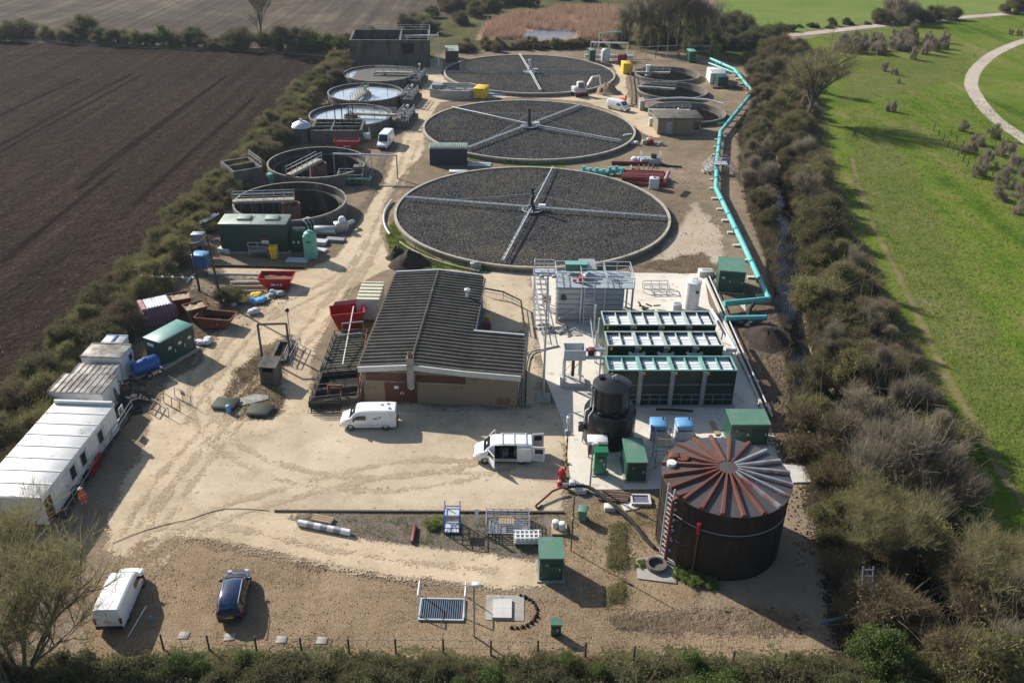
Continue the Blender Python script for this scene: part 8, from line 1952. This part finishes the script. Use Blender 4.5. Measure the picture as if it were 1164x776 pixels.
def bush(kind, loc, s=1.0, sz=None, label=None, group=None, name='bush', cat='bush'):
    cr, st, rx, h = BUSH[kind][_used.get(kind, 0) % len(BUSH[kind])]; _used[kind] = _used.get(kind, 0) + 1
    t = bpy.data.objects.new(name, None); COL.objects.link(t); t.location = (loc.x, loc.y, 0); t.rotation_euler = (0, 0, rnd.uniform(0, 6.28)); t.empty_display_size = .3
    sc = (s, s, sz or s * rnd.uniform(.85, 1.15))
    for nm, me in (('crown', cr), ('trunk', st)):
        o = bpy.data.objects.new(nm, me); COL.objects.link(o); o.parent = t; o.scale = sc
    tag(t, label or ADJ[kind] + ' bush', cat, group); VEG.append((t, kind, s)); return t


LM = [('farthest pipeline bend', (852, 95)), ('lone tall bare tree', (915, 140)), ('pipeline stile', (816, 196)), ('straight run of teal pipe', (835, 255)), ('teal pipe elbow', (874, 345)), ('filter cell rows', (838, 420)), ('digester tank', (890, 570)), ('blue ladder frame', (980, 700))]
LMH = [('dark hut end', (470, 60)), ('long concrete wall tank', (400, 75)), ('bright water tanks', (345, 125)), ('domed chamber', (330, 160)), ('empty round tanks', (280, 215)), ('green plant building', (245, 270)), ('blue portable tank', (225, 310)), ('old skips', (165, 350)), ('sooty cabin', (95, 410)), ('longest cabin', (10, 480))]


def near(loc, lms): return min(lms, key=lambda k: (P(*k[1]) - Vector((loc.x, loc.y, 0))).length)[0]


def size_word(s): return 'small ' if s < .8 else ('big ' if s > 1.15 else '')


# ---- right-hand belt beside the stream
def inside(p, poly):
    c = False; n = len(poly)
    for i in range(n):
        a, b = poly[i], poly[(i + 1) % n]
        if (a.y > p.y) != (b.y > p.y) and p.x < (b.x - a.x) * (p.y - a.y) / (b.y - a.y) + a.x: c = not c
    return c


BELT = PP([(850, 72), (866, 108), (850, 152), (856, 210), (876, 262), (902, 335), (903, 400), (915, 470), (930, 545), (955, 640), (1000, 720), (1040, 700), (1070, 640), (1085, 600), (1090, 560), (1066, 490), (1036, 425), (1002, 370), (976, 320), (948, 258), (930, 205), (920, 155), (920, 118), (912, 80)])
cand = []; tries = 0; hand = []


def sdist(p): return float(np.min(np.linalg.norm(_sx - np.array([p.x, p.y]), axis=1)))


HAND = [('grey', (1005, 545), 1.75), ('grey', (1045, 535), 1.3), ('grey', (985, 520), 1.2), ('olive', (925, 350), 1.35), ('olive', (955, 338), 1.3), ('brown', (985, 365), 1.15), ('brown', (1010, 440), 1.2), ('olive', (970, 445), 1.2), ('brown', (985, 420), 1.2), ('brown', (1035, 455), 1.0), ('olive', (1020, 625), 1.35), ('olive', (985, 600), 1.1), ('brown', (955, 560), 1.0), ('dark', (915, 440), .9), ('olive', (925, 480), .95), ('grey', (1066, 575), 1.1), ('brown', (1115, 700), 1.5), ('brown', (1150, 690), 1.4), ('brown', (1090, 760), 1.1), ('grey', (1140, 740), 1.3), ('brown', (1175, 740), 1.4), ('olive', (1110, 800), 1.3), ('ivy', (1000, 762), 1.05), ('ivy', (1022, 775), .8), ('dark', (945, 290), 1.0), ('grey', (918, 215), 1.0), ('olive', (880, 135), 1.2), ('olive', (905, 120), 1.0), ('dark', (905, 165), .9), ('grey', (912, 180), .95), ('olive', (862, 160), 1.0), ('dark', (890, 172), 1.1)]
pts = []
for k, px, s in HAND: p = P(*px); pts.append((p, 2.6 * s)); hand.append((k, p, s))
bx = [q.x for q in BELT]; by = [q.y for q in BELT]
for i in range(9000):
    p = Vector((rnd.uniform(min(bx), max(bx)), rnd.uniform(min(by), max(by)), 0)); s = rnd.choice((.55, .7, .85, 1.0, 1.2, 1.4)) * rnd.uniform(.9, 1.1)
    if not inside(p, BELT) or sdist(p) < 2.1 + .9 * s: continue
    if any((p - q).length < (2.15 * s + r) * .52 for q, r in pts): continue
    pts.append((p, 2.6 * s)); f = mnoise.noise((p.x * .05, p.y * .03, 2)); u = rnd.random()
    k = ('olive' if u < .45 else 'dark' if u < .7 else 'brown' if u < .9 else 'grey') if f > -.05 else ('brown' if u < .4 else 'grey' if u < .52 else 'olive' if u < .8 else 'dark')
    hand.append((k, p, s))
    if len(hand) > 262: break
for k, p, s in hand:
    j = int(np.argmin(np.linalg.norm(_sx - np.array([p.x, p.y]), axis=1))); side = 'site bank' if p.x < _sx[j][0] else 'meadow bank'
    bush(k, p, s, None, '%s%s bush, %s of stream, near the %s' % (size_word(s), ADJ[k], side, near(p, LM)), 'bushes along the stream belt')

# ---- hedge between field and site
HL = smooth(PP([(398, 66), (374, 90), (346, 118), (322, 148), (296, 178), (262, 212), (228, 250), (196, 292), (150, 335), (112, 380), (72, 430), (40, 478), (0, 530), (-50, 600)]), 6)
acc = 0; L = 0
for i in range(len(HL) - 1):
    a, b = HL[i], HL[i + 1]; d = (b - a); L = d.length; d.normalize(); nrm = Vector((-d.y, d.x, 0)); acc += L
    while acc > 2.35:
        acc -= 2.35
        for off in (-1.5, 1.2):
            p = a + d * rnd.uniform(0, L) + nrm * (off + rnd.uniform(-.7, .7)); s = rnd.uniform(.68, 1.12); u = rnd.random()
            k = 'olive' if u < .55 else 'dark' if u < .82 else 'brown'
            wh = 'field side' if off < 0 else 'site side'
            bush(k, p, s, s * .95, '%s%s bush, long hedge, %s, by the %s' % (size_word(s), ADJ[k], 'site side' if nrm.x * off > 0 else 'field side', near(p, LMH)), 'bushes of the field hedge', 'hedge_shrub', 'hedge shrub')
# ---- front hedge along the bottom
LMF = [('leafless tree', (20, 770)), ('parked white van', (134, 730)), ('blue car', (266, 735)), ('slatted grating', (500, 735)), ('square cover', (572, 735)), ('green cabinet', (632, 735)), ('digester tank', (800, 735)), ('blue ladder frame', (960, 740))]
for px in range(-30, 1000, 21):
    for y0, s0 in ((777, 1.05), (806, 1.35)):
        p = P(px + rnd.uniform(-9, 9), y0 + rnd.uniform(-7, 9)); s = s0 * rnd.uniform(.7, 1.1); u = rnd.random(); k = 'bramble' if u < .5 else 'dark' if u < .85 else 'ivy'
        if k != 'bramble': s *= .6
        row = 'fence side' if y0 == 777 else 'near side'
        bush(k, p, s, s * .9, '%s clump on the %s of the front hedge, below the %s' % (ADJ[k], row, near(p, LMF)), 'clumps of the front hedge', 'bramble_clump', 'bramble')
for px, py, s, lb in ((772, 652, .3, 'weed clump at the sump end of the tank foot'), (788, 659, .38, 'wide weed clump at the tank foot in the middle'), (806, 663, .3, 'weed clump at the tank foot nearest the shadow'), (728, 642, .22, 'weed tuft beside the black digester pipe end'), (493, 598, .3, 'green weed clump on the verge left of the blue cage')):
    bush('bright', P(px, py), s, s * .5, lb, None, 'weed_clump', 'weeds')
bush('dark', P(262, 342), .8, .6, 'dark weed bush at the foot of the taller timber pole')

# ---- far hedges
FAR = [('dark', (8, 46), 1.5), ('dark', (32, 42), 1.7), ('olive', (58, 46), 1.1), ('dark', (78, 49), 1.0), ('dark', (97, 46), 1.7), ('dark', (112, 49), 1.2), ('dark', (133, 50), 1.4), ('olive', (150, 51), 1.2), ('dark', (168, 52), 1.0), ('ivy', (185, 51), 1.6), ('dark', (203, 53), 1.1), ('dark', (222, 53), 1.5), ('brown', (245, 55), 1.1), ('dark', (262, 55), 1.6), ('dark', (280, 56), 1.6), ('dark', (308, 56), 1.5), ('dark', (325, 57), 1.8), ('bright', (362, 58), 1.7), ('dark', (345, 58), 1.7), ('bright', (378, 58), 1.5), ('dark', (392, 58), 1.3)]
for i, (k, px, s) in enumerate(FAR):
    bush(k, P(*px), s, None, '%s bush in the far field-edge hedge, number %s from the left' % (ADJ[k], ('one two three four five six seven eight nine ten eleven twelve thirteen fourteen fifteen sixteen seventeen eighteen nineteen twenty twenty-one').split()[i]), 'bushes of the far field hedge', 'hedge_shrub', 'hedge shrub')
LMT = [('long concrete wall tank', (445, 50)), ('dark hut', (513, 55)), ('reed bed', (600, 20)), ('white pump skid', (690, 60)), ('far railing', (765, 60)), ('teal pipeline start', (808, 60)), ('far field', (860, 40))]


def scatter(poly, n, kinds, s0, s1, fmt, group, lms, mind=.75, nm='scrub', cat='scrub'):
    Q = PP(poly); xs = [q.x for q in Q]; ys = [q.y for q in Q]; got = []
    for i in range(4000):
        p = Vector((rnd.uniform(min(xs), max(xs)), rnd.uniform(min(ys), max(ys)), 0))
        if not inside(p, Q): continue
        s = rnd.uniform(s0, s1)
        if any((p - q).length < 2.4 * (s + r) * mind * .5 for q, r in got): continue
        got.append((p, s)); k = rnd.choice(kinds)
        bush(k, p, s, None, fmt % (size_word(s) + ADJ[k], near(p, lms)), group, nm, cat)
        if len(got) >= n: break


scatter([(398, 50), (430, 36), (470, 28), (500, 10), (560, -8), (640, -12), (700, -5), (700, 4), (560, 12), (545, 22), (505, 36), (480, 40), (440, 44)], 34, ['dark', 'olive', 'brown', 'dark'], .9, 1.7, '%s bush in the far scrub, by the %s', 'far scrub bushes', LMT)
scatter([(520, 60), (700, 56), (700, 51), (520, 54)], 24, ['dark', 'brown', 'olive'], .5, .85, '%s bush in the low far hedge, by the %s', 'far low hedge bushes', LMT, .75, 'hedge_shrub', 'hedge shrub')
scatter([(700, 56), (800, 62), (845, 66), (900, 60), (930, 70), (900, 85), (860, 80), (880, 45), (845, 34), (815, 38), (705, 44)], 42, ['dark', 'olive', 'dark', 'brown', 'ivy'], 1.0, 1.8, '%s bush under the far trees, by the %s', 'far undergrowth', LMT)
# bush group on the far right track
for px, k, s, lb in (((1000, 27), 'dark', 1.4, 'leftmost'), ((1020, 26), 'grey', 2.0, 'tallest grey'), ((1040, 25), 'dark', 1.7, 'middle'), ((1058, 24), 'dark', 1.4, 'fourth'), ((1078, 22), 'dark', 1.5, 'rightmost'), ((1150, 15), 'dark', 1.8, 'lone corner'), ((1172, 14), 'dark', 1.8, 'outer corner')):
    bush(k, P(*px), s, None, '%s bush of the clump along the far gravel track' % lb, 'bushes along the far track')
tag(MB().hexa([(-2.2, -1, .3), (2.2, -1, .3), (2.2, 1, .3), (-2.2, 1, .3), (-1.8, -.6, 2.2), (1.8, -.6, 2.4), (1.6, .8, 2.6), (-1.8, .8, 2.2)]).build('white_caravan', 'white', None, P(1012, 17)), 'white vehicle shape half hidden behind the far track bushes', 'vehicle')
scatter([(862, 40), (900, 36), (960, 31), (985, 29), (985, 26), (900, 31), (862, 36)], 14, ['dark', 'bramble'], .5, .8, '%s bush on the gravel track verge, by the %s', 'far track verge', LMT, .75, 'hedge_shrub', 'hedge shrub')
# pinkish sapling thicket and single saplings in the meadow
scatter([(945, 62), (958, 50), (1000, 46), (1050, 42), (1078, 50), (1060, 58), (1010, 62), (970, 64)], 46, ['pink', 'pink', 'pink', 'sparse'], .8, 1.3, '%s sapling in the meadow thicket, towards the %s', 'thicket saplings', [('far gravel track', (1040, 26)), ('lone tall bare tree', (930, 120)), ('curved footpath', (1100, 70))], .55, 'sapling', 'sapling')
for px, s, lb in (((1006, 81), .9, 'thin sapling in front of the thicket, left of a close pair'), ((1016, 85), .8, 'thin sapling in front of the thicket, right of a close pair'), ((1039, 68), 1.1, 'sapling standing just clear of the thicket front'), ((1052, 62), 1.4, 'tallest sapling at the right front of the thicket'), ((1012, 127), .9, 'lone sapling in open grass above the tree shadow'), ((1075, 55), .9, 'small sapling at the right end of the thicket'), ((1148, 40), .7, 'left small sapling near the footpath top'), ((1158, 40), .7, 'right small sapling near the footpath top'), ((1022, 95), .5, 'stunted sapling below the close pair')):
    bush('pink', P(*px), s, None, lb, 'single meadow saplings', 'sapling', 'sapling')
for i, (px, s) in enumerate((((1095, 150), .7), ((1112, 165), .9), ((1100, 175), .8), ((1128, 158), .8), ((1140, 178), 1.0), ((1122, 190), .9), ((1152, 195), 1.0), ((1112, 200), .8), ((1142, 212), .95), ((1162, 225), .9), ((1170, 205), 1.0), ((1134, 226), .8), ((1160, 245), .8))):
    bush('sparse', P(*px), s * .85, None, 'leafless grey shrub on the slope by the footpath, %s' % ('uppermost|second row left|beside the post line top|near the footpath bend|broad one mid slope|inner mid slope|third row right|beside the post line middle|fourth row|right edge low|right edge high|low inner|lowest').split('|')[i], 'slope shrubs by the footpath', 'shrub', 'shrub')
t = thing('stub_fence', 'double line of short dark stakes in the grass below the shrubs', 'stakes')
for a, b, n in (((1061, 149), (1105, 196), 9), ((1080, 155), (1128, 200), 8)):
    for k in range(n):
        p = P(a[0] + (b[0] - a[0]) * k / (n - 1), a[1] + (b[1] - a[1]) * k / (n - 1)); mb = MB(); mb.tube([(p.x, p.y, 0), (p.x, p.y, 1.3)], .09, 5); mb.build('stake', 'dkwood', t)
t = thing('path_post', 'small dark post beside the footpath bend', 'post', P(1107, 66)); mb = MB(); mb.tube([(0, 0, 0), (0, 0, 1.1)], .1, 6); mb.build('post', 'dkwood', t)
mb = MB(); mb.hexa([(-1.6, -1, 0), (1.6, -1, 0), (1.4, 1, 0), (-1.4, 1, 0), (-.5, -.5, 1.9), (.4, -.6, 2.1), (.3, .3, 3.2), (-.2, .3, 2.8)]); tag(mb.build('blue_tarp', mat('blue_tarp', (0.35, 0.42, 0.55), None, 2, .5), None, P(903, 146)), 'pale blue tarpaulin heap at the foot of the lone tall tree', 'tarpaulin')


# ---- bare trees grown branch by branch
def tree_meshes(seed, H, spread, n_main, twig, bark, trunk_h=.22, lv=4, r0=.28, tw=.045, tl=1.0, multi=1, dens=1.0):
    rg = random.Random(seed); tr = MB(); fine_p, fine_q = [], []

    def grow(p, d, L, r, k):
        q = p; segs = [p]; dd = d
        for i in range(3):
            dd = (dd + Vector((rg.uniform(-.16, .16), rg.uniform(-.16, .16), rg.uniform(-.02, .12)))).normalized(); q = q + dd * (L / 3); segs.append(q)
        tr.tube(segs, r, 6 if k < 2 else 4, cap=False, r1=r * .55)
        if k >= lv - 1:
            for i in range(int(9 * dens)):
                f = rg.uniform(.15, 1); b = segs[0].lerp(segs[-1], f); a = (dd + Vector((rg.gauss(0, .6), rg.gauss(0, .6), rg.uniform(-.1, .6)))).normalized(); e = b + a * rg.uniform(.5, 1.2) * tl; fine_p.append(b); fine_q.append(e)
                for _ in range(3):
                    g = b.lerp(e, rg.uniform(.3, .9)); a2 = (a + Vector((rg.gauss(0, .6), rg.gauss(0, .6), rg.uniform(-.1, .5)))).normalized(); fine_p.append(g); fine_q.append(g + a2 * rg.uniform(.3, .8) * tl)
            return
        n = rg.choice((3, 4)) if k else n_main
        for i in range(n):
            f = rg.uniform(.35, 1.0) if k else (rg.uniform(.35, 1.0) if i else 1.0); b = segs[0].lerp(segs[-1], f) if f < .99 else q
            a = 2 * PI * (i + rg.random() * .7) / n; sp = spread * (.8 if k == 0 else 1.0)
            side = Vector((math.cos(a), math.sin(a), 0)); nd = (dd * 1.0 + side * sp + Vector((0, 0, .18))).normalized()
            grow(b, nd, L * rg.uniform(.58, .82), r * .55, k + 1)
    for m_ in range(multi):
        a = 2 * PI * m_ / multi; o = Vector((.5 * math.cos(a), .5 * math.sin(a), -.1)) if multi > 1 else Vector((0, 0, -.1))
        d0 = Vector((.55 * math.cos(a), .55 * math.sin(a), 1)).normalized() if multi > 1 else Vector((.03, .02, 1)).normalized()
        grow(o, d0, H * trunk_h * 1.5, r0, 0)
    g = np.random.default_rng(seed); v, f = ribbons(g, np.array([tuple(p) for p in fine_p]), np.array([tuple(p) for p in fine_q]), tw, tw * .4)
    top = max(q.z for q in fine_q)
    return tr.mesh('trunk', bark), np_mesh('crown', [(v, f, 0)], [twig]), top


TREES = {}
TREES['big'] = tree_meshes(5, 14, .85, 9, 'twig_olive', 'palebark', .30, 4, .32, .035, 1.8, dens=1.7)
TREES['multi'] = tree_meshes(8, 12, .55, 3, 'twig_olive', 'palebark', .28, 4, .14, .028, 1.7, multi=10, dens=1.5)
TREES['tall'] = tree_meshes(13, 13, .42, 7, 'twig_grey', 'palebark', .36, 4, .2, .045, 1.7, dens=1.3)
TREES['tall2'] = tree_meshes(21, 13, .5, 7, 'twig_grey', 'palebark', .34, 4, .2, .045, 1.7, dens=1.3)


def tree(kind, px, h, label, group=None, wide=1.0, ivy=False):
    tm, cm, top = TREES[kind]; p = P(*px); t = thing('bare_tree', label, 'tree', (p.x, p.y, 0), rnd.uniform(0, 6.28), group); s = h / top
    for nm, me in (('trunk', tm), ('crown', cm)):
        o = bpy.data.objects.new(nm, me); COL.objects.link(o); o.parent = t; o.scale = (s * wide, s * wide, s)
    return t


tree('big', (916, 138), 18, 'lone tall bare tree at the meadow edge above the blue tarpaulin', None, 1.3)
tree('multi', (20, 774), 12.5, 'large leafless many-stemmed tree in the bottom left corner by the longest cabin', None, 1.1)
tree('multi', (-45, 745), 11, 'leafless tree half out of view at the left edge of the photo', None, .9)
tree('tall2', (298, 56), 18, 'lone tall bare tree in the far field hedge')
for i, (px, h, k) in enumerate((((706, 55), 11, 'tall'), ((716, 56), 13, 'tall2'), ((728, 57), 12, 'tall'), ((738, 57), 14, 'tall'), ((748, 58), 15, 'tall2'), ((758, 58), 14, 'tall'), ((768, 58), 16, 'tall2'), ((778, 58), 15, 'tall'), ((788, 59), 14, 'tall'), ((798, 60), 13, 'tall2'), ((808, 58), 11, 'tall'), ((820, 58), 10, 'tall2'))):
    tree(k, px, h * 1.2, 'tall bare tree in the far row behind the tanks, %s from the left' % 'first second third fourth fifth sixth seventh eighth ninth tenth eleventh twelfth'.split()[i], 'far row of bare trees', 1.0)


for i, (px, h, k, lb) in enumerate((((925, 105), 9, 'tall2', 'just above the lone tall tree'), ((900, 100), 8, 'tall', 'near the farthest pipeline bend'), ((922, 235), 6, 'tall2', 'on the meadow side by the stile'), ((868, 190), 6, 'tall', 'on the site side by the stile'), ((905, 235), 6.5, 'tall2', 'mid belt by the first glimpse of water'), ((965, 330), 6.5, 'tall', 'mid belt level with the teal elbow'), ((985, 390), 6, 'tall2', 'on the meadow edge level with the filter rows'), ((940, 420), 6.5, 'tall', 'mid belt level with the filter rows'), ((960, 500), 7, 'tall2', 'left of the big grey dome bush'), ((1072, 565), 6.5, 'tall', 'right of the big grey dome bush'), ((990, 640), 7, 'multi', 'above the blue ladder frame'), ((1130, 690), 7, 'multi', 'on the far bank at lower right'))):
    tree(k, px, h, 'small leafless tree in the stream belt, ' + lb, 'small trees of the stream belt')


# ---- ground cover nobody could count
def cover(name, poly, n, h0, h1, wd, m, seed, clump=.5, dens=None):
    Q = PP(poly); rg = np.random.default_rng(seed); xs = [q.x for q in Q]; ys = [q.y for q in Q]; pts_ = []
    while len(pts_) < n:
        p = Vector((rg.uniform(min(xs), max(xs)), rg.uniform(min(ys), max(ys)), 0))
        if inside(p, Q) and mnoise.noise((p.x * clump, p.y * clump, seed)) > rg.uniform(-.5, .5) and sdist(p) > 1.5: pts_.append((p.x, p.y, .0))
    b = np.array(pts_); d = rg.normal(size=b.shape) * .5; d[:, 2] = 1; d /= np.linalg.norm(d, axis=1, keepdims=True); q = b + d * rg.uniform(h0, h1, (n, 1))
    v, f = ribbons(rg, b, q, wd, wd * .3); o = bpy.data.objects.new(name, np_mesh(name, [(v, f, 0)], [m])); COL.objects.link(o); o['kind'] = 'stuff'; return o


cover('reeds', [(545, 45), (555, 27), (582, 17), (640, 11), (704, 9), (710, 30), (704, 45), (660, 46), (655, 36), (600, 34), (590, 46)], 16000, 1.2, 2.4, .12, 'reedblade', 1, .15)
cover('undergrowth', [(850, 72), (925, 78), (930, 120), (935, 160), (947, 210), (965, 250), (990, 300), (1018, 350), (1050, 410), (1076, 470), (1100, 560), (1140, 640), (1164, 760), (960, 760), (930, 640), (910, 540), (896, 440), (888, 345), (850, 240), (842, 150), (860, 105)], 30000, .4, 1.2, .05, 'twig_brown', 2, .3)
cover('dry_grass', [(915, 78), (938, 120), (942, 160), (957, 210), (978, 262), (1000, 312), (1027, 360), (1060, 415), (1087, 475), (1112, 560), (1150, 650), (1125, 640), (1090, 560), (1066, 480), (1036, 410), (1004, 350), (978, 300), (953, 250), (932, 200), (920, 150), (915, 110)], 9000, .3, .8, .05, 'blade_dry', 3, .5)
cover('grass_tufts', [(960, 190), (985, 240), (1015, 300), (1045, 350), (1100, 450), (1130, 540), (1164, 610), (1200, 560), (1200, 130), (1040, 100), (960, 130)], 26000, .1, .3, .07, 'blade', 4, .5)
sheet('brush_strip', PP([(694, 598), (711, 597), (712, 640), (708, 684), (692, 684), (690, 640)]), 'rough', .022, .4, .6)
cover('brushwood', [(693, 596), (711, 596), (712, 640), (708, 686), (691, 686), (689, 640)], 2600, .15, .45, .035, 'twig_olive', 12, .6)
cover('weeds', [(446, 292), (438, 268), (446, 250), (462, 278), (500, 296), (560, 305), (560, 309), (490, 304)], 3500, .15, .5, .05, 'blade', 5, .8)
cover('weeds', [(252, 466), (262, 425), (300, 400), (330, 385), (335, 400), (318, 430), (322, 462), (300, 478)], 2500, .1, .4, .05, 'blade_dry', 6, .8)
cover('weeds', [(0, 770), (0, 745), (200, 742), (500, 744), (760, 744), (940, 748), (960, 800), (0, 800)], 9000, .15, .6, .04, 'blade_dry', 7, .8)
cover('weeds', [(335, 588), (645, 586), (660, 600), (640, 625), (600, 630), (450, 614), (370, 602)], 3500, .06, .22, .04, 'blade', 8, .8)
cover('weeds', [(640, 590), (700, 560), (748, 575), (748, 640), (690, 600), (660, 640)], 1800, .06, .25, .04, 'blade', 9, .8)


M['churnstone'] = mat('churned_stone', (0.20, 0.155, 0.105), (0.13, 0.10, 0.07), 2, .95)


def stones(name, poly, n, s0, s1, m, seed):
    Q = PP(poly); rg = np.random.default_rng(seed); xs = [q.x for q in Q]; ys = [q.y for q in Q]; mb = MB(); k = 0
    while k < n:
        p = Vector((rg.uniform(min(xs), max(xs)), rg.uniform(min(ys), max(ys)), 0))
        if not inside(p, Q) or mnoise.noise((p.x * .3, p.y * .3, seed)) < rg.uniform(-.6, .4): continue
        k += 1; s = rg.uniform(s0, s1); a = rg.uniform(0, 3.14); ca, sa = math.cos(a) * s, math.sin(a) * s; h = s * rg.uniform(.5, .9)
        mb.add([(p.x + ca, p.y + sa, -.02), (p.x - sa * .8, p.y + ca * .8, -.02), (p.x - ca, p.y - sa, -.02), (p.x + sa * .8, p.y - ca * .8, -.02), (p.x + rg.uniform(-.3, .3) * s, p.y + rg.uniform(-.3, .3) * s, h)], [(0, 1, 4), (1, 2, 4), (2, 3, 4), (3, 0, 4)])
    o = mb.build(name, m, sharp=None); o['kind'] = 'stuff'; return o


stones('loose_stones', [(118, 655), (215, 606), (330, 640), (560, 674), (690, 690), (925, 712), (935, 738), (100, 735)], 5000, .03, .10, 'sand', 1)
stones('loose_stones', [(640, 590), (700, 556), (750, 575), (750, 640), (790, 690), (660, 690)], 2000, .03, .10, 'sand', 2)
stones('loose_stones', [(725, 302), (800, 286), (830, 300), (815, 230), (770, 165), (720, 190), (790, 240), (760, 290)], 700, .05, .16, 'churnstone', 3)
stones('loose_stones', [(850, 335), (884, 345), (905, 500), (950, 700), (905, 640), (850, 400)], 1500, .05, .22, 'churnstone', 4)
stones('loose_stones', [(110, 400), (150, 340), (330, 300), (330, 345), (240, 392), (140, 480)], 1200, .04, .16, 'churnstone', 5)

# ---- thin air that pales the far fields
mb = MB(); mb.box(-3900, -550, -4, 3900, 4900, 60); hz = mb.build('haze', 'white', sharp=None); hz['kind'] = 'stuff'
m = bpy.data.materials.new('haze'); m.use_nodes = True; n = m.node_tree.nodes; n.remove(n['Principled BSDF']); v = n.new('ShaderNodeVolumePrincipled')
v.inputs['Color'].default_value = (.72, .85, 1, 1); v.inputs['Density'].default_value = HAZE; v.inputs['Anisotropy'].default_value = 0.3
m.node_tree.links.new(v.outputs[0], n['Material Output'].inputs['Volume']); hz.data.materials.clear(); hz.data.materials.append(m)
